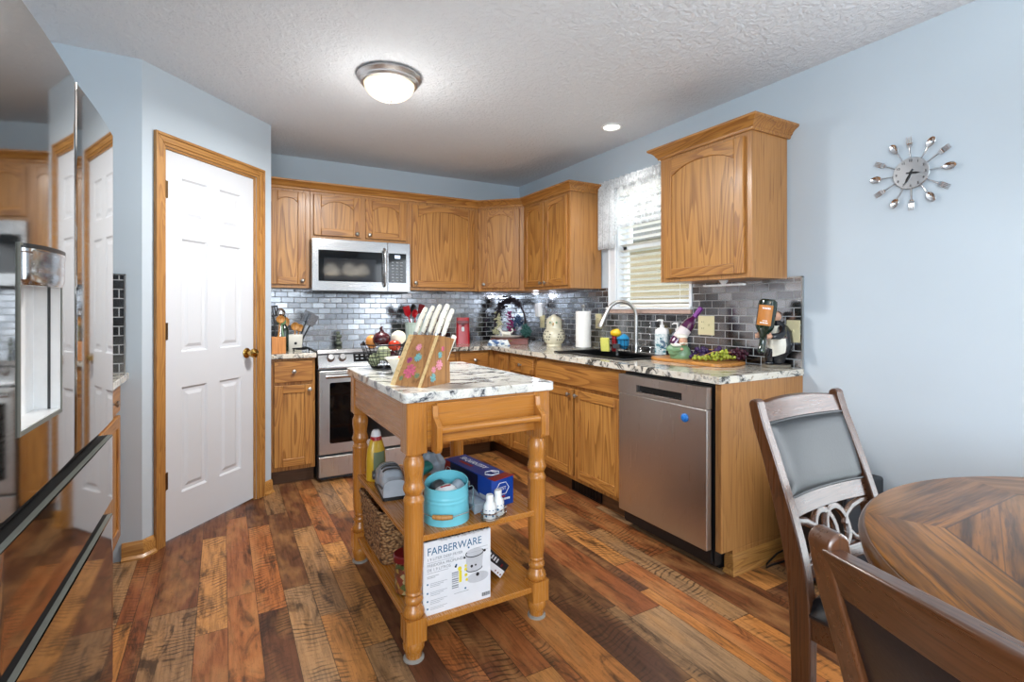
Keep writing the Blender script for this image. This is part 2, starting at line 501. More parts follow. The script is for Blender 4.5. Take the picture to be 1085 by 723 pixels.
M['glow_white'] = emit_mat('lit_globe_glass', 'FFF8EA', 4.0, 0.05)
M['puck_glow'] = emit_mat('lit_puck_lens', 'F2F3FF', 4.0, 0.02)
M['lace'] = lace_mat('white_lace', 0.10, 0.42)
M['lace_dense'] = lace_mat('white_lace_gathered', 0.72, 0.97)
M['glass'] = glass_mat('clear_glass')
M['jar_glass'] = glass_mat('jar_glass', (0.9, 0.93, 0.93), 0.05)
M['blind'] = plain('ivory_blind_slat', 'EDEBE4', 0.5, vary=0.02)
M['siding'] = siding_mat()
M['grass'] = plain('lawn', '6E8450', 0.9, vary=0.2)
M['wicker'] = wicker_mat()
M['chair_wood'] = oak('dark_walnut_chair', 'Z', '54311B', '38200F', '24140A', rough=0.3, contrast=0.6, coat=0.7, bump=0.02)
M['chair_wood_x'] = oak('dark_walnut_chair_rail', 'X', '54311B', '38200F', '24140A', rough=0.3, contrast=0.6, coat=0.7, bump=0.02)
M['leather'] = plain('black_leather', '17181B', 0.30, vary=0.12, scale=160, bump=0.05)
M['table'] = tabletop_mat()
M['table_edge'] = plain('tabletop_edge_stain', '50300F', 0.28, vary=0.15, scale=12, coat=0.3)
M['teal'] = plain('turquoise_enamel', '6FC3D2', 0.32, vary=0.04, scale=8)
M['yellow'] = plain('yellow_plastic', 'E2B81C', 0.4)
M['lemon'] = plain('lemon_sponge', 'D6D368', 0.85, scale=120, bump=0.4)
M['amber'] = plain('mustard_bottle', 'C9A22A', 0.3)
M['blue_box'] = plain('blue_carton', '12429C', 0.35, vary=0.03)
M['navy_box'] = plain('navy_carton', '0D1838', 0.35, vary=0.05)
M['red_box'] = plain('red_carton', 'A01F1C', 0.4)
M['white_card'] = plain('white_carton', 'E4E6EA', 0.45, vary=0.02)
M['print_teal'] = plain('teal_print', '1B5F86', 0.5)
M['print_grey'] = plain('grey_print', '8D9096', 0.5)
M['print_black'] = plain('black_print', '18191C', 0.5)
M['print_white'] = plain('white_print', 'EDEFF2', 0.5)
M['print_yellow'] = plain('yellow_print', 'E8D53A', 0.5)
M['print_silver'] = plain('silver_print', 'C3C5CA', 0.4)
M['ph_blue'] = plain('bright_blue_plastic', '1C73C4', 0.3)
M['blue_cloth'] = plain('blue_dish_cloth', '1F83B4', 0.85, vary=0.2, scale=60, bump=0.4)
M['knife_wood'] = oak('acacia_block', 'Z', 'B5834F', '875830', rough=0.4, scale=0.7)
M['knife_wood_pale'] = oak('pale_block_edge', 'Z', 'E2C48E', 'C9A468', rough=0.4, contrast=0.5)
M['pink_print'] = plain('pink_flower_print', 'C85E78', 0.5, vary=0.3, scale=120)
M['rose_print'] = plain('rose_flower_print', 'D98C9C', 0.5, vary=0.3, scale=120)
M['teal_print'] = plain('teal_flower_print', '6FA6A6', 0.5, vary=0.3, scale=120)
M['plum_print'] = plain('plum_flower_print', '9C3F72', 0.5, vary=0.3, scale=120)
M['leaf_print'] = plain('leaf_print', '6E7F5E', 0.5, vary=0.3, scale=120)
M['handle_white'] = plain('white_knife_handle', 'E7E4D6', 0.35, vary=0.05)
M['onion_red'] = plain('red_onion_skin', '3E1118', 0.25, vary=0.3, scale=25)
M['onion_white'] = plain('white_onion_skin', 'E6DFCB', 0.35, vary=0.08)
M['orange'] = plain('orange_peel', 'D98A3C', 0.5, scale=120, bump=0.2)
M['tomato'] = plain('tomato_skin', 'B5361F', 0.2)
M['netted'] = netted_mat()
M['beige_bits'] = marble_bits('mixed_snack_bits', ['D9B27A', 'C98A5A', 'E6DBC0', 'B5522E', 'E9E4D4', '8E6B3C'], 60)
M['jar_bits'] = marble_bits('mixed_dry_goods', ['B5652E', 'C99A4E', '7A3526', '5E6A34', 'D6B680', '8E2E2A'], 55)
M['spoon_wood'] = oak('wooden_spoon_wood', 'Z', 'C28B48', '9C6A30', rough=0.5)
M['block_wood'] = oak('orange_beech', 'Z', 'CF8B4A', 'A96A30', rough=0.45)
M['board_wood'] = oak('cutting_board_wood', 'Y', 'C98B45', 'A06427', rough=0.4)
M['grape_purple'] = plain('purple_grape_skin', '3A2350', 0.25, vary=0.3)
M['grape_green'] = plain('green_grape_skin', '9AA236', 0.25, vary=0.2)
M['grape_red'] = plain('dark_red_grape_skin', '3C0E22', 0.25, vary=0.3)
M['wine_glass'] = plain('plum_wine_bottle', '4A1540', 0.08, coat=0.6)
M['label_paper'] = plain('wine_label_paper', 'D5CBCB', 0.6, vary=0.05)
M['chef_green'] = plain('sage_green_paint', '6C8F6A', 0.3, vary=0.1)
M['skin_paint'] = plain('painted_skin', 'C89A80', 0.4)
M['tux_black'] = plain('black_figurine_paint', '12141A', 0.2, coat=0.4)
M['cream_cloth'] = plain('cream_figurine_paint', 'DDD9CC', 0.35)
M['bottle_green'] = plain('dark_green_bottle', '16281F', 0.1, coat=0.6)
M['orange_label'] = plain('orange_bottle_label', 'B8742E', 0.5, vary=0.08)
M['blue_white'] = marble_bits('blue_white_towel', ['DDE4EA', '6F92B8', 'E9EEF0', '3C5F92', 'C3D0DC'], 45)
M['floral_white'] = plain('cream_blossom', 'C9C7A2', 0.8, vary=0.3, scale=90)
M['floral_pink'] = plain('magenta_blossom', '8E2A6B', 0.8, vary=0.3, scale=90)
M['floral_teal'] = plain('teal_leaf', '3C6E68', 0.8, vary=0.3, scale=90)
M['floral_blue'] = plain('slate_blue_blossom', '3C5478', 0.8, vary=0.3, scale=90)
M['vine'] = plain('dark_vine', '2A2028', 0.8, vary=0.3)
M['mahogany'] = plain('red_brown_wood', '6E2F22', 0.4, vary=0.15)
M['pattern_soap'] = marble_bits('patterned_label', ['D8E2E4', 'C9D8DA', '4E8A94', 'E6ECEC', 'B9CDD2', 'DFE6E6'], 90)
M['bag_clear'] = plain('clear_plastic_bag', 'A8B6C2', 0.2, vary=0.15, scale=20, alpha=0.75)
M['bag_teal'] = plain('teal_packaging', '2C8078', 0.3, vary=0.2)
M['bag_orange'] = plain('orange_packaging', 'B86E34', 0.35, vary=0.3)
M['foam'] = plain('clear_felt_pad', '96928A', 0.5)
M['metal_grey'] = steel('grey_metal', '8E9298', 0.3, 'N')
M['speaker'] = plain('charcoal_speaker', '2A2E34', 0.6)
M['stone'] = plain('grey_green_pebble', '6E7566', 0.6, vary=0.2)
M['pink_wood'] = plain('faded_sill_wood', 'BFA396', 0.55, vary=0.1)


# ------------------------------------------------------------------ mesh helpers
class MB:
    """Collects shapes in world (or M-local) coordinates and links them as ONE mesh object."""

    def __init__(self, M=None):
        self.v, self.f, self.mi, self.M, self.cur = [], [], [], M, 0

    def add(self, vs, fs):
        o = len(self.v)
        for p in vs:
            p = Vector(p)
            self.v.append(self.M @ p if self.M is not None else p)
        for q in fs:
            self.f.append([o + k for k in q])
            self.mi.append(self.cur)
        return self

    def box(self, x0, y0, z0, x1, y1, z1):
        x0, x1 = sorted((x0, x1)); y0, y1 = sorted((y0, y1)); z0, z1 = sorted((z0, z1))
        vs = [(x, y, z) for z in (z0, z1) for y in (y0, y1) for x in (x0, x1)]
        return self.add(vs, [(0, 2, 3, 1), (4, 5, 7, 6), (0, 1, 5, 4), (2, 6, 7, 3), (0, 4, 6, 2), (1, 3, 7, 5)])

    def prism(self, poly, axis, a, b):
        n = len(poly)
        def P(p, t):
            return {'X': (t, p[0], p[1]), 'Y': (p[0], t, p[1]), 'Z': (p[0], p[1], t)}[axis]
        vs = [P(p, a) for p in poly] + [P(p, b) for p in poly]
        fs = [tuple(range(n))[::-1], tuple(range(n, 2 * n))]
        fs += [(i, (i + 1) % n, n + (i + 1) % n, n + i) for i in range(n)]
        return self.add(vs, fs)

    def lathe(self, prof, c=(0, 0, 0), n=24, Mx=None, a0=0.0, a1=2 * math.pi):
        full = abs(a1 - a0 - 2 * math.pi) < 1e-6
        m = n if full else n + 1
        vs, fs = [], []
        c = Vector(c)
        for r, z in prof:
            r = max(r, 1e-5)
            for k in range(m):
                t = a0 + (a1 - a0) * k / n
                p = Vector((r * math.cos(t), r * math.sin(t), z))
                if Mx is not None:
                    p = Mx @ p
                vs.append(p + c)
        for i in range(len(prof) - 1):
            for k in range(n):
                k2 = (k + 1) % m
                fs.append((i * m + k, i * m + k2, (i + 1) * m + k2, (i + 1) * m + k))
        return self.add(vs, fs)

    def cyl(self, p0, p1, r0, r1=None, n=16):
        return self.tube([p0, p1], [r0, r0 if r1 is None else r1], n)

    def tube(self, pts, r, n=10, closed=False, flat=None):
        pts = [Vector(p) for p in pts]
        k = len(pts)
        rs = r if isinstance(r, (list, tuple)) else [r] * k
        tang = []
        for i in range(k):
            if closed:
                t = pts[(i + 1) % k] - pts[i - 1]
            else:
                t = pts[min(i + 1, k - 1)] - pts[max(i - 1, 0)]
            tang.append(t.normalized())
        up = Vector((0, 0, 1)) if abs(tang[0].z) < 0.9 else Vector((1, 0, 0))
        nv = (up - tang[0] * up.dot(tang[0])).normalized()
        vs, fs = [], []
        fl = flat or (1.0, 1.0)
        for i in range(k):
            if i:
                q = tang[i - 1].rotation_difference(tang[i])
                nv = q @ nv
                nv = (nv - tang[i] * nv.dot(tang[i])).normalized()
            bv = tang[i].cross(nv)
            for a in range(n):
                t = 2 * math.pi * a / n
                vs.append(pts[i] + nv * (math.cos(t) * rs[i] * fl[0]) + bv * (math.sin(t) * rs[i] * fl[1]))
        for i in range(k if closed else k - 1):
            for a in range(n):
                i2, a2 = (i + 1) % k, (a + 1) % n
                fs.append((i * n + a, i * n + a2, i2 * n + a2, i2 * n + a))
        if not closed:
            fs.append(tuple(range(n))[::-1])
            fs.append(tuple(range((k - 1) * n, k * n)))
        return self.add(vs, fs)

    def ball(self, c, r, n=16, m=10, Mx=None):
        r = r if isinstance(r, (list, tuple)) else (r, r, r)
        vs, fs = [], []
        c = Vector(c)
        for i in range(1, m):
            ph = math.pi * i / m
            for k in range(n):
                t = 2 * math.pi * k / n
                p = Vector((r[0] * math.sin(ph) * math.cos(t), r[1] * math.sin(ph) * math.sin(t), r[2] * math.cos(ph)))
                vs.append((Mx @ p if Mx is not None else p) + c)
        for i in range(m - 2):
            for k in range(n):
                k2 = (k + 1) % n
                fs.append((i * n + k, (i + 1) * n + k, (i + 1) * n + k2, i * n + k2))
        t = Vector((0, 0, r[2]))
        t = Mx @ t if Mx is not None else t
        vs += [c + t, c - t]
        a, b = len(vs) - 2, len(vs) - 1
        for k in range(n):
            k2 = (k + 1) % n
            fs.append((a, k, k2))
            fs.append((b, (m - 2) * n + k2, (m - 2) * n + k))
        return self.add(vs, fs)

    def grid(self, fn, nu, nv, closed_u=False):
        vs, fs = [], []
        for j in range(nv + 1):
            for i in range(nu + (0 if closed_u else 1)):
                vs.append(fn(i / nu, j / nv))
        w = nu if closed_u else nu + 1
        for j in range(nv):
            for i in range(nu):
                i2 = (i + 1) % w
                fs.append((j * w + i, j * w + i2, (j + 1) * w + i2, (j + 1) * w + i))
        return self.add(vs, fs)

    def sheet(self, fn, nu, nv, th):
        """A surface fn(u, v) given a real thickness th along its normal."""
        e = 1e-4
        def off(u, v, s):
            p = Vector(fn(u, v))
            du = Vector(fn(min(u + e, 1), v)) - Vector(fn(max(u - e, 0), v))
            dv = Vector(fn(u, min(v + e, 1))) - Vector(fn(u, max(v - e, 0)))
            n = du.cross(dv)
            n = n.normalized() if n.length > 1e-12 else Vector((0, 0, 1))
            return p + n * s
        w = nu + 1
        vs = [off(i / nu, j / nv, s) for s in (th / 2, -th / 2) for j in range(nv + 1) for i in range(w)]
        N = w * (nv + 1)
        fs = []
        for j in range(nv):
            for i in range(nu):
                a, b, c, d = j * w + i, j * w + i + 1, (j + 1) * w + i + 1, (j + 1) * w + i
                fs.append((a, b, c, d))
                fs.append((N + d, N + c, N + b, N + a))
        for i in range(nu):
            fs.append((i + 1, i, N + i, N + i + 1))
            q = nv * w
            fs.append((q + i, q + i + 1, N + q + i + 1, N + q + i))
        for j in range(nv):
            fs.append((j * w, (j + 1) * w, N + (j + 1) * w, N + j * w))
            q = nu
            fs.append(((j + 1) * w + q, j * w + q, N + j * w + q, N + (j + 1) * w + q))
        return self.add(vs, fs)

    def sweep(self, path, prof, normals):
        """Moulding: profile (offset, z) swept along xy path points with per-point outward (mitre) normals."""
        n = len(prof)
        vs = [(x + nx * o, y + ny * o, z) for (x, y), (nx, ny) in zip(path, normals) for o, z in prof]
        fs = []
        for i in range(len(path) - 1):
            for k in range(n):
                k2 = (k + 1) % n
                fs.append((i * n + k, (i + 1) * n + k, (i + 1) * n + k2, i * n + k2))
        fs.append(tuple(range(n)))
        fs.append(tuple(range((len(path) - 1) * n, len(path) * n))[::-1])
        return self.add(vs, fs)

    def build(self, name, mats, parent=None, bevel=0.0, seg=2, angle=35, solid=0.0, flat=False, subsurf=0):
        if not isinstance(mats, (list, tuple)):
            mats = [mats]
        me = bpy.data.meshes.new(name)
        if parent is not None:
            inv = wmat(parent).inverted()
            vs = [inv @ p for p in self.v]
            base = None
        else:
            # single-mesh thing: the origin sits at the middle of its base
            xs = [p.x for p in self.v]; ys = [p.y for p in self.v]; zs = [p.z for p in self.v]
            base = Vector(((min(xs) + max(xs)) / 2, (min(ys) + max(ys)) / 2, min(zs)))
            if getattr(self, 'origin', None) is not None:
                base = Vector(self.origin)
            vs = [p - base for p in self.v]
        me.from_pydata([tuple(p) for p in vs], [], self.f)
        for mt in mats:
            me.materials.append(mt)
        for p, i in zip(me.polygons, self.mi):
            p.material_index = i
        # consistent outward normals
        import bmesh
        bm = bmesh.new()
        bm.from_mesh(me)
        bmesh.ops.recalc_face_normals(bm, faces=bm.faces)
        bm.to_mesh(me)
        bm.free()
        me.polygons.foreach_set('use_smooth', [not flat] * len(me.polygons))
        if not flat:
            me.set_sharp_from_angle(angle=R(angle))
        me.update()
        o = bpy.data.objects.new(name, me)
        COL.objects.link(o)
        if parent is not None:
            o.parent = parent
        else:
            o.location = base
        if solid:
            s = o.modifiers.new('solidify', 'SOLIDIFY')
            s.thickness = solid
            s.offset = 0
        if bevel:
            b = o.modifiers.new('bevel', 'BEVEL')
            b.width = bevel
            b.segments = seg
            b.limit_method = 'ANGLE'
            b.angle_limit = R(40)
            b.harden_normals = True
        if subsurf:
            s = o.modifiers.new('subdivision', 'SUBSURF')
            s.levels = s.render_levels = subsurf
        return o


def wmat(o):
    m = Matrix.Translation(o.location) @ o.rotation_euler.to_matrix().to_4x4()
    return wmat(o.parent) @ m if o.parent is not None else m


def tag(o, label, cat, group=None, kind=None):
    o['label'] = label
    o['category'] = cat
    if group:
        o['group'] = group
    if kind:
        o['kind'] = kind
    return o


def thing(name, label, cat, loc=(0, 0, 0), rotz=0.0, group=None, kind=None):
    o = bpy.data.objects.new(name, None)
    COL.objects.link(o)
    o.empty_display_size = 0.05
    o.location = loc
    o.rotation_euler = (0, 0, R(rotz))
    return tag(o, label, cat, group, kind)


def struct(o, label, cat='structure'):
    o['kind'] = 'structure'
    o['label'] = label
    o['category'] = cat
    return o


def dup(root, loc, rotz=None, label=None):
    r = root.copy()
    COL.objects.link(r)
    r.location = loc
    if rotz is not None:
        r.rotation_euler = (0, 0, R(rotz))
    if label:
        r['label'] = label
    for ch in list(root.children):
        c = ch.copy()
        COL.objects.link(c)
        c.parent = r
        for g in list(ch.children):
            d = g.copy()
            COL.objects.link(d)
            d.parent = c
    return r


def text(name, s, size, loc, right, up, mat, parent, extrude=0.0003, align='LEFT', sx=1.0, shear=0.0):
    cu = bpy.data.curves.new(name, 'FONT')
    cu.body = s
    cu.size = size
    cu.extrude = extrude
    cu.align_x = align
    cu.shear = shear
    tmp = bpy.data.objects.new(name + '_curve', cu)
    COL.objects.link(tmp)
    dg = bpy.context.evaluated_depsgraph_get()
    me = bpy.data.meshes.new_from_object(tmp.evaluated_get(dg))
    bpy.data.objects.remove(tmp)
    rt, u = Vector(right).normalized(), Vector(up).normalized()
    nn = rt.cross(u)
    inv = wmat(parent).inverted()
    for v in me.vertices:
        p = Vector(loc) + rt * (v.co.x * sx) + u * v.co.y + nn * v.co.z
        v.co = inv @ p
    me.materials.clear()
    me.materials.append(mat)
    me.name = name
    o = bpy.data.objects.new(name, me)
    COL.objects.link(o)
    o.parent = parent
    return o


def rz(a):
    return Matrix.Rotation(R(a), 4, 'Z')


def frame(loc, rotz):
    return Matrix.Translation(loc) @ rz(rotz)


def arc(cx, cz, r, a0, a1, n):
    return [(cx + r * math.cos(R(a0 + (a1 - a0) * i / n)), cz + r * math.sin(R(a0 + (a1 - a0) * i / n))) for i in range(n + 1)]


# ------------------------------------------------------------------ the room
CH = 2.45
PA, PB = (-2.95, -1.362), (-2.322, -0.68)        # ends of the angled pantry wall
XL, YF = -3.66, -8.0

mb = MB(); mb.box(XL - 0.1, YF - 0.1, -0.08, 0.12, 0.12, 0.0); mb.origin = (0, 0, 0)
struct(mb.build('floor', M['floor']), 'floor of mixed brown reclaimed-look wood planks')
mb = MB(); mb.box(XL - 0.1, YF - 0.1, CH, 0.12, 0.12, CH + 0.08); mb.origin = (0, 0, 0)
struct(mb.build('ceiling', M['ceiling']), 'white textured ceiling')
mb = MB(); mb.box(PB[0] - 0.1, 0, 0, 0.12, 0.12, CH)
struct(mb.build('wall_back', M['wall']), 'pale blue wall behind the range and microwave')
# right wall with the window opening
WY0, WY1, WZ0, WZ1 = -1.462, -2.165, 1.232, 2.13
mb = MB()
mb.box(0, -3.98, 0, 0.12, WY1, CH); mb.box(0, YF, 0, 0.12, -5.92, CH); mb.box(0, -5.92, 2.07, 0.12, -3.98, CH); mb.box(0, WY0, 0, 0.12, 0.0, CH)
mb.box(0, WY1, 0, 0.12, WY0, WZ0); mb.box(0, WY1, WZ1, 0.12, WY0, CH)
struct(mb.build('wall_right', M['wall']), 'pale blue wall with the window and the cutlery clock')
# pantry: angled wall (door opening cut), its left wall facing the camera, its hidden return
dvx, dvy = PB[0] - PA[0], PB[1] - PA[1]
PL = math.hypot(dvx, dvy)
PANG = math.degrees(math.atan2(dvy, dvx))
PM = frame((PA[0], PA[1], 0), PANG)               # local x along the wall, local -y towards the room
D0, D1, DH = 0.135, 0.775, 2.052                 # door leaf edges along the wall, door height
mb = MB(PM)
mb.box(0, 0, 0, D0 - 0.012, 0.1, CH); mb.box(D1 + 0.012, 0, 0, PL, 0.1, CH); mb.box(D0 - 0.012, 0, DH + 0.012, D1 + 0.012, 0.1, CH)
struct(mb.build('wall_pantry', M['wall']), 'angled pale blue pantry wall holding the white door')
mb = MB(); mb.box(XL, PA[1], 0, PA[0], PA[1] + 0.1, CH)
struct(mb.build('wall_front', M['wall']), 'narrow pale blue wall between fridge and pantry corner')
mb = MB(); mb.box(PB[0] - 0.1, PB[1], 0, PB[0], 0.0, CH)
struct(mb.build('wall_return', M['wall']), 'short pantry wall beside the narrow base cabinet')
mb = MB(); mb.box(XL - 0.1, -4.75, 0, XL, PA[1] + 0.1, CH); mb.box(XL - 0.1, YF, 0, XL, -7.05, CH); mb.box(XL - 0.1, -7.05, 0, XL, -4.75, 0.70); mb.box(XL - 0.1, -7.05, 2.28, XL, -4.75, CH)
struct(mb.build('wall_left', M['wall']), 'pale blue wall behind the fridge')
# wall behind the camera and the living-room side, each with a window
mb = MB()
mb.box(XL, YF - 0.1, 0, -2.95, YF, CH); mb.box(-1.05, YF - 0.1, 0, 0.0, YF, CH); mb.box(-2.95, YF - 0.1, 0, -1.05, YF, 0.55); mb.box(-2.95, YF - 0.1, 2.25, -1.05, YF, CH)
struct(mb.build('wall_rear', M['wall']), 'pale blue wall opposite the kitchen, holding a window')
def picture_window(n, F, w, z0, z1, label):
    wi = struct(thing('window_%d' % n, '', 'window', tuple(F @ Vector((w / 2, 0, z0)))), label, 'window')
    mb = MB(F)
    for (a, b, c, d) in ((-0.07, z0 - 0.07, 0.0, z1 + 0.07), (w, z0 - 0.07, w + 0.07, z1 + 0.07), (0.0, z1, w, z1 + 0.07), (0.0, z0 - 0.07, w, z0)):
        mb.box(a, -0.016, b, c, 0.0, d)
    for (a, b, c, d) in ((0, z0, 0.05, z1), (w - 0.05, z0, w, z1), (0.05, z0, w - 0.05, z0 + 0.05), (0.05, z1 - 0.05, w - 0.05, z1), (w / 2 - 0.025, z0 + 0.05, w / 2 + 0.025, z1 - 0.05)):
        mb.box(a, 0.03, b, c, 0.07, d)
    mb.build('window_frame', M['white_trim'], wi, bevel=0.003)
    mb = MB(F); mb.box(0.05, 0.048, z0 + 0.05, w / 2 - 0.025, 0.052, z1 - 0.05); mb.box(w / 2 + 0.025, 0.048, z0 + 0.05, w - 0.05, 0.052, z1 - 0.05)
    mb.build('window_pane', M['glass'], wi)
picture_window(2, frame((-1.05, YF, 0), 180), 1.90, 0.55, 2.25, 'white picture window in the wall opposite the kitchen')
picture_window(3, frame((XL, -7.05, 0), 90), 2.30, 0.70, 2.28, 'white picture window in the living-room side wall')

# baseboards
def baseboard(name, pts, label, h=0.085, t=0.014, mat='trim_x'):
    mb = MB()
    prof = [(0, 0), (t + 0.012, 0), (t + 0.011, 0.008), (t, 0.02), (t, h - 0.02), (t * 0.6, h - 0.006), (t * 0.3, h), (0, h)]
    nrm = []
    for i in range(len(pts)):
        a = pts[max(i - 1, 0)]; b = pts[i]; c = pts[min(i + 1, len(pts) - 1)]
        def nn(p, q):
            d = Vector((q[0] - p[0], q[1] - p[1])).normalized()
            return Vector((d.y, -d.x))
        n1 = nn(a, b) if i else nn(b, c)
        n2 = nn(b, c) if i < len(pts) - 1 else n1
        s = (n1 + n2).normalized()
        k = 1 / max(0.3, s.dot(n1))
        nrm.append((s.x * k, s.y * k))
    mb.sweep(pts, prof, nrm)
    struct(mb.build(name, M[mat]), label)

pw = lambda s: (PA[0] + dvx / PL * s, PA[1] + dvy / PL * s)
baseboard('baseboard_left', [(-3.03, PA[1]), PA, pw(D0 - 0.012 - 0.062)], 'oak baseboard turning the pantry corner left of the door')
baseboard('baseboard_pantry', [pw(D1 + 0.012 + 0.062), PB], 'short oak baseboard right of the pantry door')
baseboard('baseboard_right', [(0.0, -2.96), (0.0, -3.98)], 'oak baseboard along the wall with the clock')

# backsplash tiles
mb = MB(); mb.box(PB[0], -0.009, 0.914, 0.0, 0.0, 1.395); mb.origin = (0, 0, 0)
struct(mb.build('trim_1', M['tile_x']), 'stainless subway tile backsplash behind the range')
mb = MB()
ZT = 1.385
mb.box(-0.009, WY0 + 0.08, 0.914, 0, 0, ZT); mb.box(-0.009, WY1 - 0.022, 0.914, 0, WY0 + 0.08, WZ0 - 0.04); mb.box(-0.009, -2.893, 0.914, 0, WY1 - 0.022, ZT)
mb.origin = (0, 0, 0)
struct(mb.build('trim_2', M['tile_y']), 'stainless subway tile backsplash under the window and clock-side cabinet')
mb = MB(); mb.box(-0.013, -2.899, 0.914, 0, -2.893, ZT + 0.006); mb.box(-0.013, -2.899, ZT, 0, -2.82, ZT + 0.006)
struct(mb.build('trim_3', M['steel_z']), 'steel edge strip closing the tile backsplash by the plain wall')
mb = MB(); mb.box(XL, PA[1] - 0.009, 0.914, -3.02, PA[1], 1.385); mb.origin = (0, 0, 0)
struct(mb.build('trim_4', M['tile_x']), 'steel tile strip seen beside the fridge')
mb = MB(); mb.box(-3.02, PA[1] - 0.011, 0.914, -3.014, PA[1], 1.391); mb.box(XL, PA[1] - 0.011, 1.385, -3.014, PA[1], 1.391)
struct(mb.build('trim_5', M['steel_z']), 'steel edge strip of the tiles beside the fridge')

# ---- pantry door
dr = struct(thing('door_1', '', 'door', (PA[0], PA[1], 0), PANG), 'white six-panel pantry door in an oak casing, closed', 'door')
leaf = MB(PM)
y0, y1 = 0.012, 0.047
ST = 0.105
w = D1 - D0
pw_ = (w - 2 * ST - 0.09) / 2
cols = [(D0 + ST, D0 + ST + pw_), (D0 + ST + pw_ + 0.09, D1 - ST)]
rows = [(0.235, 0.80), (0.99, 1.60), (1.70, 1.925)]
def panel_door(mb, xs, zs, y, cols, rows):
    """Slab front at y (facing -y) with raised panels sunk into it."""
    xe = sorted({xs[0], xs[1], *[v for c in cols for v in c]})
    ze = sorted({zs[0], zs[1], *[v for c in rows for v in c]})
    for i in range(len(xe) - 1):
        for j in range(len(ze) - 1):
            if (xe[i], xe[i + 1]) in cols and (ze[j], ze[j + 1]) in rows:
                continue
            a, b, c, d = xe[i], xe[i + 1], ze[j], ze[j + 1]
            mb.add([(a, y, c), (b, y, c), (b, y, d), (a, y, d)], [(0, 1, 2, 3)])
    for (a, b) in cols:
        for (c, d) in rows:
            rings = []
            for ins, dep in ((0, 0), (0.010, 0.009), (0.026, 0.010), (0.044, 0.003), (0.05, 0.003)):
                rings.append([(a + ins, y + dep, c + ins), (b - ins, y + dep, c + ins), (b - ins, y + dep, d - ins), (a + ins, y + dep, d - ins)])
            vs = [p for r in rings for p in r]
            fs = []
            for k in range(len(rings) - 1):
                for q in range(4):
                    q2 = (q + 1) % 4
                    fs.append((k * 4 + q, k * 4 + q2, k * 4 + 4 + q2, k * 4 + 4 + q))
            e = (len(rings) - 1) * 4
            fs.append((e, e + 1, e + 2, e + 3))
            mb.add(vs, fs)
panel_door(leaf, (D0, D1), (0.012, DH), y0, cols, rows)
leaf.add([(D0, y0, 0.012), (D1, y0, 0.012), (D1, y0, DH), (D0, y0, DH), (D0, y1, 0.012), (D1, y1, 0.012), (D1, y1, DH), (D0, y1, DH)],
         [(4, 5, 6, 7), (0, 4, 7, 3), (1, 2, 6, 5), (3, 7, 6, 2), (0, 1, 5, 4)])
leaf_o = leaf.build('door_leaf', M['white_paint'], dr, angle=20)
cs = MB(PM)
CW = 0.062
def casing_prof(mb):
    a, b, h = D0 - 0.012, D1 + 0.012, DH + 0.012
    # stepped colonial casing: three nested strips, mitred corners
    for (i0, i1, t) in ((0.0, 0.016, 0.010), (0.016, 0.046, 0.015), (0.046, CW, 0.020)):
        mb.cur = 0
        mb.add([(a - i1, -t, 0), (a - i0, -t, 0), (a - i0, -t, h + i0), (a - i1, -t, h + i1), (a - i1, 0.0, 0), (a - i0, 0.0, 0), (a - i0, 0.0, h + i0), (a - i1, 0.0, h + i1)],
               [(0, 1, 2, 3), (4, 7, 6, 5), (0, 3, 7, 4), (1, 5, 6, 2), (2, 6, 7, 3), (0, 4, 5, 1)])
        mb.add([(b + i0, -t, 0), (b + i1, -t, 0), (b + i1, -t, h + i1), (b + i0, -t, h + i0), (b + i0, 0.0, 0), (b + i1, 0.0, 0), (b + i1, 0.0, h + i1), (b + i0, 0.0, h + i0)],
               [(0, 1, 2, 3), (4, 7, 6, 5), (0, 3, 7, 4), (1, 5, 6, 2), (2, 6, 7, 3), (0, 4, 5, 1)])
        mb.cur = 1
        mb.add([(a - i0, -t, h + i0), (b + i0, -t, h + i0), (b + i1, -t, h + i1), (a - i1, -t, h + i1), (a - i0, 0.0, h + i0), (b + i0, 0.0, h + i0), (b + i1, 0.0, h + i1), (a - i1, 0.0, h + i1)],
               [(0, 1, 2, 3), (4, 7, 6, 5), (0, 3, 7, 4), (1, 5, 6, 2), (2, 6, 7, 3), (0, 4, 5, 1)])
    mb.cur = 0
    mb.box(a, 0.0, 0, a + 0.011, 0.1, h); mb.box(b - 0.011, 0.0, 0, b, 0.1, h)
    mb.cur = 1
    mb.box(a, 0.0, h - 0.011, b, 0.1, h)
casing_prof(cs)
cs.build('door_casing', [M['trim_z'], M['trim_x']], dr, bevel=0.003)
kn = MB(PM)
kx, kz = D1 - 0.058, 0.945
Ky = Matrix.Rotation(R(90), 3, 'X')
kn.lathe([(0.0, 0.0), (0.032, 0.0), (0.032, 0.004), (0.026, 0.009), (0.012, 0.011), (0.011, 0.03), (0.014, 0.034), (0.026, 0.042), (0.030, 0.055), (0.026, 0.066), (0.012, 0.071), (0.0, 0.072)], (kx, y0, kz), 24, Ky)
kn.build('door_knob', M['brass'], dr)
for hz in (0.28, 1.06, 1.80):
    hg = MB(PM)
    hg.cyl((D0 - 0.004, y0 - 0.006, hz), (D0 - 0.004, y0 - 0.006, hz + 0.09), 0.007, n=12)
    hg.box(D0 - 0.004, y0 - 0.004, hz, D0 + 0.018, y0 + 0.001, hz + 0.09)
    hg.build('hinge', M['old_brass'], dr)

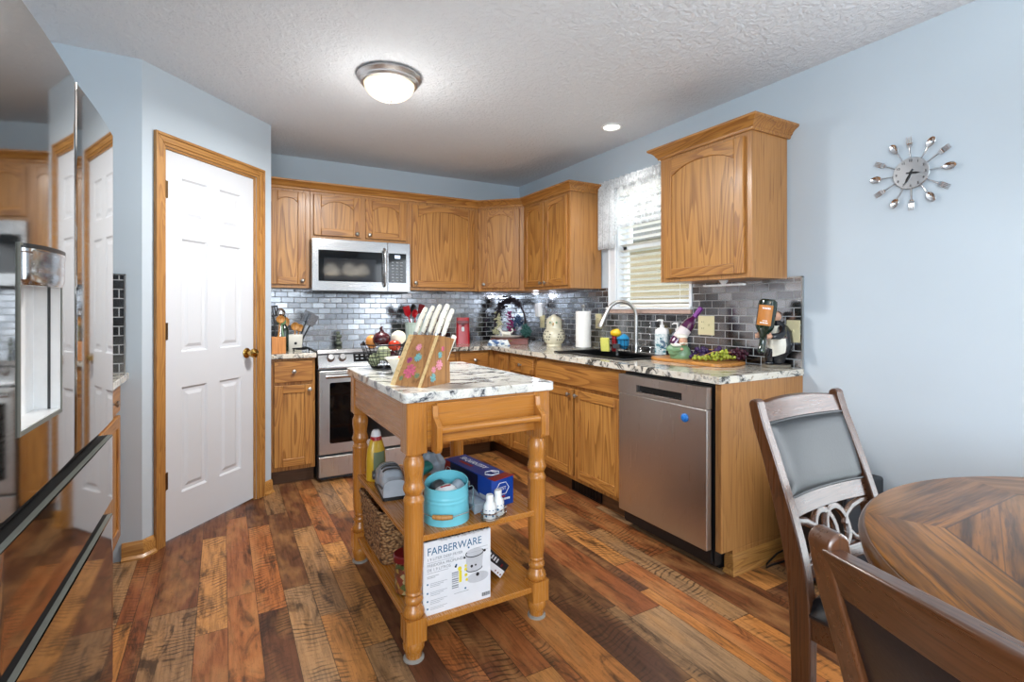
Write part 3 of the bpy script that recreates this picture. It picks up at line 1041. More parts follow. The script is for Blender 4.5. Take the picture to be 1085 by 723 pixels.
# ---- kitchen window
wi = struct(thing('window_1', '', 'window', (0, (WY0 + WY1) / 2, WZ0)), 'white double-hung window above the sink', 'window')
mb = MB()
cw = 0.075
mb.box(-0.016, WY0, WZ0 - 0.0, 0.0, WY0 + cw, WZ1 + cw); mb.box(-0.016, WY1 - 0.022, WZ0, 0.0, WY1, WZ1 + cw); mb.box(-0.016, WY1 - 0.022, WZ1, 0.0, WY0 + cw, WZ1 + cw)
mb.box(-0.022, WY0 + cw - 0.016, WZ0, 0.0, WY0 + cw, WZ1 + cw)
mb.build('window_casing', M['white_trim'], wi, bevel=0.003)
mb = MB()
mb.box(0.0, WY1, WZ0, 0.12, WY1 + 0.012, WZ1); mb.box(0.0, WY0 - 0.012, WZ0, 0.12, WY0, WZ1); mb.box(0.0, WY1, WZ1 - 0.012, 0.12, WY0, WZ1)
for (z0, z1, xx) in ((WZ0 + 0.01, 1.70, 0.055), (1.655, WZ1 - 0.012, 0.085)):
    mb.box(xx, WY1 + 0.012, z0, xx + 0.03, WY1 + 0.055, z1); mb.box(xx, WY0 - 0.055, z0, xx + 0.03, WY0 - 0.012, z1)
    mb.box(xx, WY1 + 0.012, z0, xx + 0.03, WY0 - 0.012, z0 + 0.045); mb.box(xx, WY1 + 0.012, z1 - 0.045, xx + 0.03, WY0 - 0.012, z1)
mb.build('sash_frame', M['white_trim'], wi, bevel=0.003)
mb = MB()
mb.box(0.068, WY1 + 0.05, WZ0 + 0.05, 0.072, WY0 - 0.05, 1.66); mb.box(0.098, WY1 + 0.05, 1.695, 0.102, WY0 - 0.05, WZ1 - 0.05)
mb.build('window_pane', M['glass'], wi)
mb = MB()
mb.cur = 0
mb.box(-0.035, WY1 - 0.028, WZ0 - 0.014, 0.115, WY0 + cw + 0.012, WZ0 + 0.004)
mb.cur = 1
mb.box(-0.028, WY1 - 0.022, WZ0 - 0.042, -0.0, WY0 + cw + 0.004, WZ0 - 0.014)
mb.build('window_sill', [M['white_trim'], M['pink_wood']], wi, bevel=0.004)

# patio door beside the dining table, outside the frame
wi = struct(thing('door_2', '', 'door', (0.06, -4.95, 0)), 'white sliding patio door beside the dining table', 'door')
mb = MB()
mb.box(0.0, -5.92, 0.0, 0.12, -3.98, 0.03); mb.box(0.0, -5.92, 2.04, 0.12, -3.98, 2.07)
for y in (-5.92, -4.98, -4.01):
    mb.box(0.02, y, 0.03, 0.10, y + 0.03 if y != -4.98 else y + 0.06, 2.04)
for a, b in ((-5.89, -5.82), (-5.05, -4.98), (-4.92, -4.85), (-4.08, -4.01)):
    mb.box(0.04, a, 0.03, 0.08, b, 2.04)
mb.build('door_frame', M['white_trim'], wi)
mb = MB(); mb.box(0.058, -5.83, 0.03, 0.062, -5.04, 2.04); mb.box(0.058, -4.86, 0.03, 0.062, -4.07, 2.04)
mb.build('door_pane', M['glass'], wi)

# ------------------------------------------------------------------ fitted cabinets
CT, CB = 0.914, 0.881          # worktop top and underside
UB, UT = 1.38, 2.128           # wall cabinet bottom and top
KN_PROF = [(0.0, 0.0), (0.006, 0.0), (0.005, 0.010), (0.009, 0.014), (0.0145, 0.019), (0.0145, 0.023), (0.010, 0.027), (0.0, 0.0285)]


def knob(F, x, y, z, parent):
    mb = MB(F)
    mb.lathe(KN_PROF, (x, y, z), 16, Ky)
    return mb.build('knob', M['nickel'], parent)


def cab_door(F, x0, x1, z0, z1, y, parent, arch=False, kx=None, kz=None, sw=0.055, name='door', mats=('oak_z', 'oak_x', 'oak_panel')):
    """Frame-and-panel cabinet door lying on plane y (facing -y); arch = cathedral top rail."""
    t = 0.02
    d = MB(F)
    d.cur = 0
    d.box(x0, y - t, z0, x0 + sw, y, z1); d.box(x1 - sw, y - t, z0, x1, y, z1)
    d.cur = 1
    d.box(x0 + sw, y - t, z0, x1 - sw, y, z0 + sw)
    xa, xb = x0 + sw, x1 - sw
    if arch:
        hA, hB = min(0.115, sw + 0.06), sw * 0.85
        n = 14
        W = xb - xa
        rise = min(0.055, W * 0.22)
        pts = [(xa, z1 - hB - rise)]
        sh = 0.035 if W > 0.3 else 0.02
        for i in range(n + 1):
            u = -1 + 2 * i / n
            pts.append((xa + (W) * (i / n), z1 - hB - rise * abs(u) ** 2.4))
        pts += [(xb, z1 - hB - rise), (xb, z1), (xa, z1)]
        # clean duplicates
        q = [pts[0]]
        for p in pts[1:]:
            if abs(p[0] - q[-1][0]) + abs(p[1] - q[-1][1]) > 1e-5:
                q.append(p)
        d.prism(q, 'Y', y - t, y)
    else:
        d.box(xa, y - t, z1 - sw, xb, y, z1)
    do = d.build(name, [M[mats[0]], M[mats[1]]], parent, bevel=0.0045, seg=3)
    p = MB(F)
    p.box(xa - 0.004, y - t + 0.008, z0 + sw - 0.004, xb + 0.004, y - 0.002, z1 - sw * 0.8)
    p.build('panel', M[mats[2]], do)
    if kx is not None:
        knob(F, kx, y - t, kz, do)
    return do


def drawer_front(F, x0, x1, z0, z1, y, parent, kn=True, name='drawer'):
    t = 0.02
    d = MB(F)
    d.box(x0, y - t, z0, x1, y, z1)
    do = d.build(name, M['oak_x'], parent, bevel=0.006, seg=3)
    if kn:
        knob(F, (x0 + x1) / 2, y - t, (z0 + z1) / 2, do)
    return do


def base_cab(name, label, loc, rotz, w, doors=(), drawers=(), depth=0.605, group=None, hollow=False):
    F = frame((loc[0], loc[1], 0), rotz)
    t = thing(name, label, 'cabinet', (loc[0], loc[1], 0), rotz, group)
    c = MB(F)
    c.cur = 0
    if hollow:
        c.box(0.001, -depth + 0.002, 0.105, w - 0.001, -0.012, 0.125); c.box(0.001, -depth, 0.125, 0.02, -0.012, CB); c.box(w - 0.02, -depth, 0.125, w - 0.001, -0.012, CB)
        c.box(0.02, -depth, 0.105, w - 0.02, -depth + 0.02, 0.15); c.box(0.02, -depth, 0.69, w - 0.02, -depth + 0.02, CB); c.box(w / 2 - 0.03, -depth, 0.15, w / 2 + 0.03, -depth + 0.02, 0.69)
    else:
        c.box(0.001, -depth, 0.105, w - 0.001, -0.012, CB)
    c.build('carcass', [M['oak_z']], t, bevel=0.002)
    k = MB(F)
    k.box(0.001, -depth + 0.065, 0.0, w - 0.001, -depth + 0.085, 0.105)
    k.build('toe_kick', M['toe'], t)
    for (x0, x1, z0, z1, kn) in drawers:
        drawer_front(F, x0, x1, z0, z1, -depth, t, kn)
    for (x0, x1, z0, z1, kx) in doors:
        cab_door(F, x0, x1, z0, z1, -depth, t, False, kx, z1 - 0.035)
    return t, F


GB = 'oak base cabinets under the worktop'
base_cab('base_cabinet', 'narrow oak base cabinet between the pantry wall and the range', (-2.318, 0), 0, 0.285,
         [(0.018, 0.268, 0.135, 0.695, 0.244)], [(0.018, 0.268, 0.715, 0.865, True)], 0.61)
base_cab('base_cabinet', 'oak base cabinet right of the range behind the cart', (-1.255, 0), 0, 0.647,
         [(0.02, 0.285, 0.135, 0.715, 0.26), (0.33, 0.59, 0.135, 0.715, 0.355)], [(0.02, 0.285, 0.735, 0.865, True), (0.33, 0.59, 0.735, 0.865, True)], 0.61)
base_cab('base_cabinet', 'corner oak base cabinet with one slim door below the flower display', (0, -0.015), -90, 0.90,
         [(0.675, 0.875, 0.135, 0.86, None)], [], 0.61)
base_cab('base_cabinet', 'oak base cabinet with a single knob drawer left of the sink cabinet', (0, -0.915), -90, 0.385,
         [(0.015, 0.355, 0.135, 0.715, 0.325)], [(0.015, 0.355, 0.735, 0.86, True)], 0.61)
t_, F_ = base_cab('sink_cabinet', 'wide oak sink base cabinet with two doors left of the dishwasher', (0, -1.30), -90, 0.945,
                  [(0.022, 0.455, 0.135, 0.70, 0.425), (0.475, 0.915, 0.135, 0.70, 0.505)], [(0.022, 0.915, 0.722, 0.862, False)], 0.61, hollow=True)
mb = MB(F_)
mb.box(0.36, -0.556, 0.014, 0.655, -0.545, 0.10)
mb.box(0.36, -0.560, 0.010, 0.655, -0.553, 0.016); mb.box(0.36, -0.560, 0.098, 0.655, -0.553, 0.104); mb.box(0.355, -0.560, 0.01, 0.363, -0.553, 0.104); mb.box(0.652, -0.560, 0.01, 0.66, -0.553, 0.104)
for i in range(9):
    mb.box(0.37 + i * 0.03, -0.559, 0.016, 0.376 + i * 0.03, -0.555, 0.098)
vt = mb.build('floor_vent', M['black_metal'])
tag(vt, 'dark register grille in the toe kick below the sink cabinet', 'vent')

# end panel beside the dishwasher, its own baseboard
t = thing('end_panel', 'plain oak end panel closing the counter run beside the dining chair', 'cabinet panel', (-0.30, -2.878, 0))
mb = MB(); mb.box(-0.632, -2.896, 0.105, -0.003, -2.862, CB); mb.box(-0.555, -2.896, 0.0, -0.003, -2.862, 0.105)
mb.build('panel', M['oak_side'], t, bevel=0.002)
mb = MB()
prof = [(0, 0), (0.026, 0), (0.025, 0.008), (0.014, 0.02), (0.014, 0.066), (0.008, 0.08), (0.004, 0.086), (0, 0.086)]
mb.sweep([(-0.556, -2.862), (-0.556, -2.896), (-0.015, -2.896)], prof, [(-1, 0), (-1, -1), (0, -1)])
mb.build('baseboard', M['trim_x'], t)

# worktops
def slab(mb, poly, z0, z1):
    mb.prism(poly, 'Z', z0, z1)
SX0, SX1, SY0, SY1 = -0.535, -0.135, -1.43, -2.14      # sink cut-out
mb = MB()
# L-shaped top made of flush strips around the sink opening (one stone)
slab(mb, [(-1.262, -0.0095), (-1.262, -0.650), (-0.659, -0.650), (-0.659, SY0), (-0.0095, SY0), (-0.0095, -0.0095)], CB, CT)
mb.box(-0.659, SY0, CB, SX0, SY1, CT); mb.box(SX1, SY0, CB, -0.0095, SY1, CT)
mb.box(-0.659, -2.905, CB, -0.0095, SY1, CT)
mb.origin = (0, 0, 0)
tag(mb.build('worktop', M['granite']), 'L-shaped speckled granite worktop running from the range past the sink', 'worktop')
mb = MB(); mb.box(-2.32, -0.650, CB, -2.03, -0.0095, CT); mb.origin = (0, 0, 0)
tag(mb.build('worktop', M['granite'], bevel=0.004), 'short granite worktop left of the range holding utensils', 'worktop')
mb = MB(); mb.box(XL + 0.001, -2.36, CB, -3.0, PA[1] - 0.0115, CT); mb.origin = (0, 0, 0)
tag(mb.build('worktop', M['granite'], bevel=0.004), 'granite worktop end peeking out beside the fridge', 'worktop')
t, F = base_cab('base_cabinet', 'oak base cabinet peeking out between fridge and blue wall', (XL, -2.36), 90, 0.985,
                [(0.52, 0.965, 0.135, 0.715, 0.56)], [(0.52, 0.965, 0.735, 0.865, True)], 0.61)

# wall cabinets -----------------------------------------------------
CROWN = [(0.0, 2.118), (0.010, 2.118), (0.014, 2.126), (0.014, 2.132), (0.020, 2.136), (0.026, 2.148), (0.038, 2.160), (0.052, 2.168), (0.058, 2.172), (0.058, 2.183), (0.0, 2.183)]
# front line of the whole run, viewed from above, with mitre normals
def mitre(pts, seg_out):
    out = []
    for i in range(len(pts)):
        n1 = Vector(seg_out[max(i - 1, 0)]); n2 = Vector(seg_out[min(i, len(seg_out) - 1)])
        s = (n1 + n2).normalized()
        k = 1 / max(0.3, s.dot(n1))
        out.append((s.x * k, s.y * k))
    return out
q2 = math.sqrt(0.5)


def wall_cab(name, label, loc, rotz, w, z0, doors, depth=0.31, crown=None, group=None, z1=UT + 0.02):
    F = frame((loc[0], loc[1], 0), rotz)
    t = thing(name, label, 'cabinet', (loc[0], loc[1], z0), rotz, group)
    c = MB(F)
    c.box(0.0008, -depth, z0, w - 0.0008, -0.012, z1)
    c.build('carcass', M['oak_side'], t, bevel=0.002)
    for (x0, x1, za, zb, kx, kz) in doors:
        cab_door(F, x0, x1, za, zb, -depth, t, True, kx, kz)
    if crown:
        mb = MB()
        mb.sweep(crown[0], CROWN, crown[1])
        mb.build('crown_moulding', M['oak_x'], t)
    return t, F

run = [(-2.32, -0.31), (-2.024, -0.31), (-1.262, -0.31), (-0.612, -0.31), (-0.31, -0.612), (-0.31, -1.298), (-0.002, -1.298)]
outs = [(0, -1), (0, -1), (0, -1), (-q2, -q2), (-1, 0), (0, -1)]
mn = mitre(run, outs)
seg = lambda i, j: (run[i:j + 1], mn[i:j + 1])
DT = UT - 0.03
wall_cab('wall_cabinet', 'narrow tall oak wall cabinet beside the pantry wall, left of the microwave', (-2.32, 0), 0, 0.296, UB,
         [(0.012, 0.262, UB + 0.025, DT, 0.238, UB + 0.055)], crown=seg(0, 1))
wall_cab('wall_cabinet', 'short oak wall cabinet with two doors above the microwave', (-2.024, 0), 0, 0.762, 1.757,
         [(0.022, 0.375, 1.785, DT, 0.345, 1.812), (0.412, 0.742, 1.785, DT, 0.442, 1.812)], crown=seg(1, 2))
wall_cab('wall_cabinet', 'broad single-door oak wall cabinet right of the microwave', (-1.262, 0), 0, 0.65, UB,
         [(0.035, 0.605, UB + 0.025, DT, 0.062, UB + 0.06)], crown=seg(2, 3))
# diagonal corner cabinet
t = thing('wall_cabinet', 'diagonal corner oak wall cabinet above the flower display', 'cabinet', (-0.30, -0.30, UB))
mb = MB(); mb.prism([(-0.002, -0.012), (-0.611, -0.012), (-0.611, -0.31), (-0.31, -0.611), (-0.012, -0.611), (-0.012, -0.012)], 'Z', UB, UT + 0.02)
mb.build('carcass', M['oak_z'], t, bevel=0.002)
Fd = frame((-0.612, -0.31, 0), -45)
cab_door(Fd, 0.04, 0.387, UB + 0.025, DT, 0.0, t, True, 0.066, UB + 0.06)
mb = MB(); mb.sweep(*[run[3:5], mn[3:5]][:1], CROWN, mn[3:5]); mb.build('crown_moulding', M['oak_x'], t)
wall_cab('wall_cabinet', 'two-door oak wall cabinet left of the window', (0, -0.614), -90, 0.684, UB,
         [(0.022, 0.332, UB + 0.025, DT, 0.305, UB + 0.055), (0.345, 0.655, UB + 0.025, DT, 0.372, UB + 0.055)], crown=(run[4:7], mn[4:7]))
run2 = [(-0.002, -2.205), (-0.303, -2.205), (-0.303, -2.818), (-0.002, -2.818)]
outs2 = [(0, 1), (-1, 0), (0, -1)]
wall_cab('wall_cabinet', 'oak wall cabinet right of the window beside the cutlery clock', (0, -2.205), -90, 0.613, UB,
         [(0.045, 0.575, UB + 0.022, DT, None, None)], 0.303, crown=(run2, mitre(run2, outs2)))

# ------------------------------------------------------------------ appliances
def rrect(x0, z0, x1, z1, r, n=5):
    p = []
    for cx, cz, a in ((x1 - r, z1 - r, 0), (x0 + r, z1 - r, 90), (x0 + r, z0 + r, 180), (x1 - r, z0 + r, 270)):
        p += arc(cx, cz, r, a, a + 90, n)
    return p

# fridge: local x runs from its near side to its far side, front faces -y
FRW = 0.931
FB = (-2.922, -3.335)
t = thing('refrigerator', 'tall stainless French-door refrigerator mirroring the room', 'refrigerator', (FB[0], FB[1], 0), 89.2)
F = frame((FB[0], FB[1], 0), 89.2)
mb = MB(F); mb.box(0.004, 0.045, 0.03, FRW - 0.004, 0.70, 1.745); mb.box(0.05, 0.06, 0.0, FRW - 0.05, 0.66, 0.04)
mb.build('body', M['grey_dark'], t, bevel=0.004)
FG1, FG2 = 0.872, 0.622       # door bottom, upper drawer bottom edge of gap


def fridge_front(x0, x1, z0, z1, bulge, er, name, parent, seg=28, hole=None):
    """A door skin gently bowed across its width with rolled edges and a real back."""
    mb = MB(F)
    n = seg
    W = x1 - x0
    pts = []
    for i in range(n + 1):
        u = i / n
        x = x0 + W * u
        d = min(x - x0, x1 - x)
        e = 0.0 if d >= er else er - math.sqrt(max(0, er * er - (er - d) ** 2))
        pts.append((x, -bulge * (1 - (2 * u - 1) ** 2) + e))
    # denser samples at the rolled edges
    prof = []
    for k in range(7):
        a = R(90 * k / 6)
        prof.append((x0 + er * (1 - math.cos(a)), er * (1 - math.sin(a))))
    inner = [p for p in pts if x0 + er * 1.02 < p[0] < x1 - er * 1.02]
    right = [(x0 + x1 - p[0], p[1]) for p in prof[::-1]]
    b = lambda x: -bulge * (1 - (2 * (x - x0) / W - 1) ** 2)
    prof = [(p[0], p[1] + b(p[0])) for p in prof]
    right = [(p[0], p[1] + b(p[0])) for p in right]
    poly = prof + inner + right + [(x1, 0.042), (x0, 0.042)]
    if hole:
        hx0, hx1, hz0, hz1 = hole
        fb = lambda x: b(x)
        mb.prism(poly, 'Z', z0, hz0); mb.prism(poly, 'Z', hz1, z1)
        fl = prof + inner
        left = [p for p in prof + inner if p[0] < hx0] + [(hx0, fb(hx0)), (hx0, 0.042), (x0, 0.042)]
        rght = [(hx1, fb(hx1))] + [p for p in inner + right if p[0] > hx1] + [(x1, 0.042), (hx1, 0.042)]
        mb.prism(left, 'Z', hz0, hz1); mb.prism(rght, 'Z', hz0, hz1)
    else:
        mb.prism(poly, 'Z', z0, z1)
    return mb.build(name, M['fridge'], parent, angle=50)

GAP = 0.004
mid = 0.476
DX0, DX1, DZ0, DZ1 = 0.092, 0.338, 1.005, 1.335
dl = fridge_front(0.0, mid - GAP / 2, FG1, 1.77, 0.0045, 0.010, 'door', t, hole=(DX0, DX1, DZ0, DZ1))
dr_ = fridge_front(mid + GAP / 2, FRW, FG1, 1.77, 0.0045, 0.010, 'door', t)
d1 = fridge_front(0.0, FRW, FG2, FG1 - 0.050, 0.003, 0.010, 'drawer', t)
d2 = fridge_front(0.0, FRW, 0.05, FG2 - 0.050, 0.003, 0.010, 'drawer', t)
for par, zt in ((d1, FG1 - 0.050), (d2, FG2 - 0.050)):
    mb = MB(F)      # recessed finger-grip: trough, its shade put in as near-black colour, and the bright lip sloping back from the drawer's top edge
    mb.cur = 0
    mb.box(0.004, 0.036, zt + 0.001, FRW - 0.004, 0.0445, zt + 0.0495)
    mb.cur = 1
    mb.add([(0.004, 0.002, zt), (FRW - 0.004, 0.002, zt), (FRW - 0.012, 0.0125, zt), (0.012, 0.0125, zt), (0.004, 0.002, zt + 0.0012), (FRW - 0.004, 0.002, zt + 0.0012), (FRW - 0.012, 0.0125, zt + 0.002), (0.012, 0.0125, zt + 0.002)],
           [(3, 2, 1, 0), (4, 5, 6, 7), (0, 1, 5, 4), (1, 2, 6, 5), (2, 3, 7, 6), (3, 0, 4, 7)])
    mb.cur = 0
    mb.box(0.012, 0.013, zt, FRW - 0.012, 0.036, zt + 0.0015)
    mb.build('grip_recess', [M['dark_gap'], M['fridge_lip']], par)
# ice and water dispenser sunk in the near door
mb = MB(F)
yb = -0.0035
mb.cur = 0
for q in ((DX0 - 0.006, DZ0 - 0.008, DX0, DZ1 + 0.004), (DX1, DZ0 - 0.008, DX1 + 0.006, DZ1 + 0.004), (DX0, DZ0 - 0.008, DX1, DZ0), (DX0, DZ1, DX1, DZ1 + 0.004)):
    mb.box(q[0], yb - 0.0022, q[1], q[2], yb + 0.004, q[3])
mb.cur = 1
mb.box(DX0, 0.040, DZ0, DX1, 0.044, DZ1)
mb.box(DX0, yb, DZ0 - 0.001, DX1, 0.042, DZ0 + 0.002); mb.box(DX1 - 0.003, yb, DZ0, DX1, 0.042, DZ1); mb.box(DX0, yb, DZ0, DX0 + 0.003, 0.042, DZ1)
mb.cur = 2
mb.box(DX1 - 0.0038, 0.012, DZ0, DX1 - 0.0028, 0.017, DZ1)
disp = mb.build('dispenser', [M['fridge_lip'], M['white'], M['grey_dark']], dl)
mb = MB(F)
prof = [(0.0, 0.0), (0.098, 0.0), (0.110, 0.010), (0.112, 0.026), (0.112, 0.058), (0.115, 0.060), (0.115, 0.066), (0.0, 0.066)]
mb.lathe(prof, ((DX0 + DX1) / 2, yb + 0.004, DZ1 - 0.070), 28, Matrix.Diagonal((1, 0.27, 1)), R(180), R(360))
mb.cur = 1
mb.lathe([(0.0, 0.066), (0.1145, 0.066), (0.1145, 0.074), (0.0, 0.074)], ((DX0 + DX1) / 2, yb + 0.004, DZ1 - 0.070), 28, Matrix.Diagonal((1, 0.27, 1)), R(180), R(360))
mb.build('dispenser_head', [M['steel'], M['black']], disp)

# range --------------------------------------------------------------
t = thing('range', 'stainless slide-in range with front knobs and black oven window', 'stove', (-1.643, -0.33, 0))
x0, x1, yf = -2.021, -1.266, -0.655
mb = MB(); mb.box(x0 + 0.002, yf + 0.02, 0.02, x1 - 0.002, -0.012, 0.905); mb.box(x0 + 0.03, -0.6, 0.0, x1 - 0.03, -0.05, 0.03)
mb.build('body', M['grey_dark'], t)
mb = MB(); mb.box(x0, -0.600, 0.905, x1, -0.012, 0.924)
mb.build('cooktop', M['black_gloss'], t, bevel=0.003)
mb = MB()
mb.prism([(yf + 0.03, 0.795), (yf - 0.012, 0.795), (yf - 0.012, 0.812), (yf + 0.035, 0.930), (yf + 0.075, 0.930), (yf + 0.075, 0.795)], 'X', x0, x1)
cp = mb.build('control_panel', M['steel'], t, bevel=0.004)
nrm = Vector((0, -0.118, 0.047)).normalized()
Kp = Vector((0, 0, 1)).rotation_difference(nrm).to_matrix()
pt = lambda x, u: Vector((x, yf - 0.012 + 0.047 * u, 0.812 + 0.118 * u))
for kx_ in (x0 + 0.085, x0 + 0.165, x1 - 0.165, x1 - 0.085):
    mb = MB()
    mb.lathe([(0.0, 0.0), (0.029, 0.0), (0.029, 0.006), (0.024, 0.010), (0.022, 0.032), (0.019, 0.036), (0.0, 0.036)], pt(kx_, 0.5), 24, Kp)
    k0 = mb.build('knob', M['steel'], cp)
mb = MB()
a, b = pt(x0 + 0.245, 0.22) + nrm * 0.001, pt(x1 - 0.245, 0.80) + nrm * 0.001
mb.add([(a.x, a.y, a.z), (b.x, a.y, a.z), (b.x, b.y, b.z), (a.x, b.y, b.z)] + [Vector(p) - nrm * 0.004 for p in ((a.x, a.y, a.z), (b.x, a.y, a.z), (b.x, b.y, b.z), (a.x, b.y, b.z))],
       [(0, 1, 2, 3), (4, 7, 6, 5), (0, 4, 5, 1), (1, 5, 6, 2), (2, 6, 7, 3), (3, 7, 4, 0)])
dsp = mb.build('display', M['black_gloss'], cp)
up = Vector((0, 0.047, 0.118)).normalized()
for i in range(7):
    mb = MB()
    for j in range(2):
        c = pt(x0 + 0.27 + i * 0.036, 0.40 + 0.2 * j) + nrm * 0.0025
        mb.add([c + Vector((-0.009, 0, 0)) - up * 0.004, c + Vector((0.009, 0, 0)) - up * 0.004, c + Vector((0.009, 0, 0)) + up * 0.004, c + Vector((-0.009, 0, 0)) + up * 0.004], [(0, 1, 2, 3)])
    mb.build('touch_key', M['grey'], dsp)
mb = MB(); mb.box(x0 + 0.004, yf - 0.020, 0.195, x1 - 0.004, yf + 0.02, 0.785)
dv = mb.build('oven_door', M['steel_z'], t, bevel=0.006)
mb = MB(); mb.prism(rrect(x0 + 0.075, 0.270, x1 - 0.075, 0.700, 0.012), 'Y', yf - 0.0225, yf - 0.0185)
mb.build('oven_window', M['black_gloss'], dv)
mb = MB()
mb.tube([(x0 + 0.04, yf - 0.062, 0.748), (x1 - 0.04, yf - 0.062, 0.748)], 0.0135, 14)
for xx in (x0 + 0.06, x1 - 0.06):
    mb.box(xx - 0.012, yf - 0.058, 0.738, xx + 0.012, yf - 0.018, 0.758)
mb.build('handle', M['steel'], dv)
mb = MB(); mb.box(x0 + 0.004, yf - 0.016, 0.035, x1 - 0.004, yf + 0.02, 0.178)
mb.build('storage_drawer', M['steel_z'], t, bevel=0.005)

# microwave -----------------------------------------------------------
t = thing('microwave', 'stainless over-the-range microwave under the short wall cabinet', 'microwave', (-1.648, -0.2, 1.348))
x0, x1, yf, z0, z1 = -2.0235, -1.2665, -0.375, 1.348, 1.754
mb = MB(); mb.box(x0, yf, z0 + 0.012, x1, -0.014, z1)
mb.cur = 1; mb.box(x0 + 0.01, yf + 0.01, z0, x1 - 0.01, -0.02, z0 + 0.012)
for i in range(14):
    mb.box(x0 + 0.05 + i * 0.047, yf + 0.05, z0 - 0.004, x0 + 0.08 + i * 0.047, yf + 0.20, z0)
mb.build('casing', [M['steel_mw'], M['black']], t)
xs = x1 - 0.185
mb = MB(); mb.box(x0, yf - 0.02, z0 + 0.012, xs - 0.001, yf - 0.001, z1)
dv = mb.build('door', M['steel_mw'], t, bevel=0.003)
mb = MB(); mb.prism(rrect(x0 + 0.045, z0 + 0.085, xs - 0.045, z1 - 0.085, 0.006), 'Y', yf - 0.0225, yf - 0.018)
mb.build('door_glass', M['black_gloss'], dv)
mb = MB(); mb.prism(rrect(x0 + 0.085, z0 + 0.095, xs - 0.095, z1 - 0.145, 0.004), 'Y', yf - 0.0236, yf - 0.022)
mb.build('screen', plain('tinted_oven_screen', '232427', 0.06, spec=0.5), dv)
mb = MB()
hx = xs - 0.03
mb.tube([(hx, yf - 0.022, z0 + 0.055), (hx, yf - 0.05, z0 + 0.075), (hx, yf - 0.062, (z0 + z1) / 2), (hx, yf - 0.05, z1 - 0.075), (hx, yf - 0.022, z1 - 0.055)], 0.0105, 12)
mb.build('handle', M['steel'], dv)
mb = MB(); mb.box(xs + 0.001, yf - 0.02, z0 + 0.012, x1, yf - 0.001, z1)
cp = mb.build('control_panel', M['steel_mw'], t, bevel=0.003)
mb = MB(); mb.box(xs + 0.006, yf - 0.0225, z0 + 0.085, x1 - 0.035, yf - 0.018, z1 - 0.085)
kp = mb.build('keypad', M['black_gloss'], cp)
mb = MB(); mb.box(xs + 0.055, yf - 0.0235, z1 - 0.125, xs + 0.10, yf - 0.0222, z1 - 0.1)
mb.build('clock_display', emit_mat('lit_clock_digits', 'CFE4FF', 0.8), kp)
for i in range(7):
    mb = MB()
    for j in range(3):
        mb.box(xs + 0.03 + j * 0.035, yf - 0.0232, z0 + 0.10 + i * 0.024, xs + 0.05 + j * 0.035, yf - 0.0222, z0 + 0.108 + i * 0.024)
    mb.build('key_row', M['grey'], kp)
text('brand_lettering', 'SAMSUNG', 0.019, ((x0 + xs) / 2 + 0.03, yf - 0.0207, z0 + 0.045), (1, 0, 0), (0, 0, 1), M['print_white'], dv, align='CENTER')

# dishwasher ----------------------------------------------------------
t = thing('dishwasher', 'stainless dishwasher at the counter end with a blue button on its door', 'dishwasher', (-0.3, -2.553, 0))
F = frame((0, -2.25, 0), -90)
W = 0.606
mb = MB(F); mb.box(0.003, -0.625, 0.03, W - 0.003, -0.03, 0.868); mb.box(0.02, -0.57, 0.0, W - 0.02, -0.10, 0.04)
mb.build('tub', M['black'], t)
yd = -0.677
mb = MB(F)
zs = 0.757
mb.box(0.004, yd, 0.108, 0.601, yd + 0.035, zs)
door = mb.build('door', M['steel_z'], t, bevel=0.005)
mb = MB(F)
hx0, hx1, hz0, hz1 = 0.145, 0.455, 0.775, 0.815
mb.box(0.004, yd, zs + 0.002, hx0, yd + 0.035, 0.861); mb.box(hx1, yd, zs + 0.002, 0.601, yd + 0.035, 0.861)
mb.box(hx0, yd, hz1, hx1, yd + 0.035, 0.861); mb.box(hx0, yd, zs + 0.002, hx1, yd + 0.035, hz0)
mb.build('control_strip', M['steel_z'], door)
mb = MB(F)
mb.cur = 0
mb.box(hx0, yd + 0.024, hz0, hx1, yd + 0.034, hz1)
mb.cur = 1
mb.prism([(yd + 0.001, hz0), (yd + 0.001, hz0 + 0.005), (yd + 0.022, hz0 + 0.012), (yd + 0.022, hz0)], 'X', hx0 + 0.002, hx1 - 0.002)
mb.build('pocket_handle', [M['dark_gap'], M['steel']], door)
mb = MB(F); mb.box(0.012, -0.640, 0.045, 0.595, -0.628, 0.105)
mb.build('kick_plate', M['black'], t)
mb = MB(F)
mb.lathe([(0, 0), (0.021, 0), (0.021, 0.005), (0.017, 0.009), (0.012, 0.010), (0.009, 0.016), (0, 0.017)], (0.475, yd, 0.70), 20, Ky)
tag(mb.build('magnet', M['ph_blue']), 'round blue magnet stuck on the dishwasher door', 'magnet')

# ------------------------------------------------------------------ lights on the ceiling
t = thing('ceiling_light', 'flush-mount alabaster dome ceiling light with a satin nickel rim', 'ceiling light', (-1.84, -1.785, CH))
mb = MB(); mb.lathe([(0.0, CH), (0.150, CH), (0.165, CH - 0.006), (0.168, CH - 0.016), (0.160, CH - 0.024), (0.152, CH - 0.03), (0.152, CH - 0.038), (0.143, CH - 0.048), (0.132, CH - 0.05), (0.128, CH - 0.044), (0.0, CH - 0.03)], (-1.84, -1.785, 0), 48)
mb.build('rim', M['lamp_nickel'], t)
mb = MB()
pr = [(0.131 * math.cos(R(a)), CH - 0.045 - 0.085 * math.sin(R(a))) for a in range(0, 91, 6)]
mb.lathe(pr, (-1.84, -1.785, 0), 40)
mb.build('glass_dome', M['glow_glass'], t)
mb = MB(); mb.lathe([(0.0, CH - 0.126), (0.014, CH - 0.128), (0.013, CH - 0.134), (0.007, CH - 0.139), (0.006, CH - 0.144), (0.0, CH - 0.147)], (-1.84, -1.785, 0), 16)
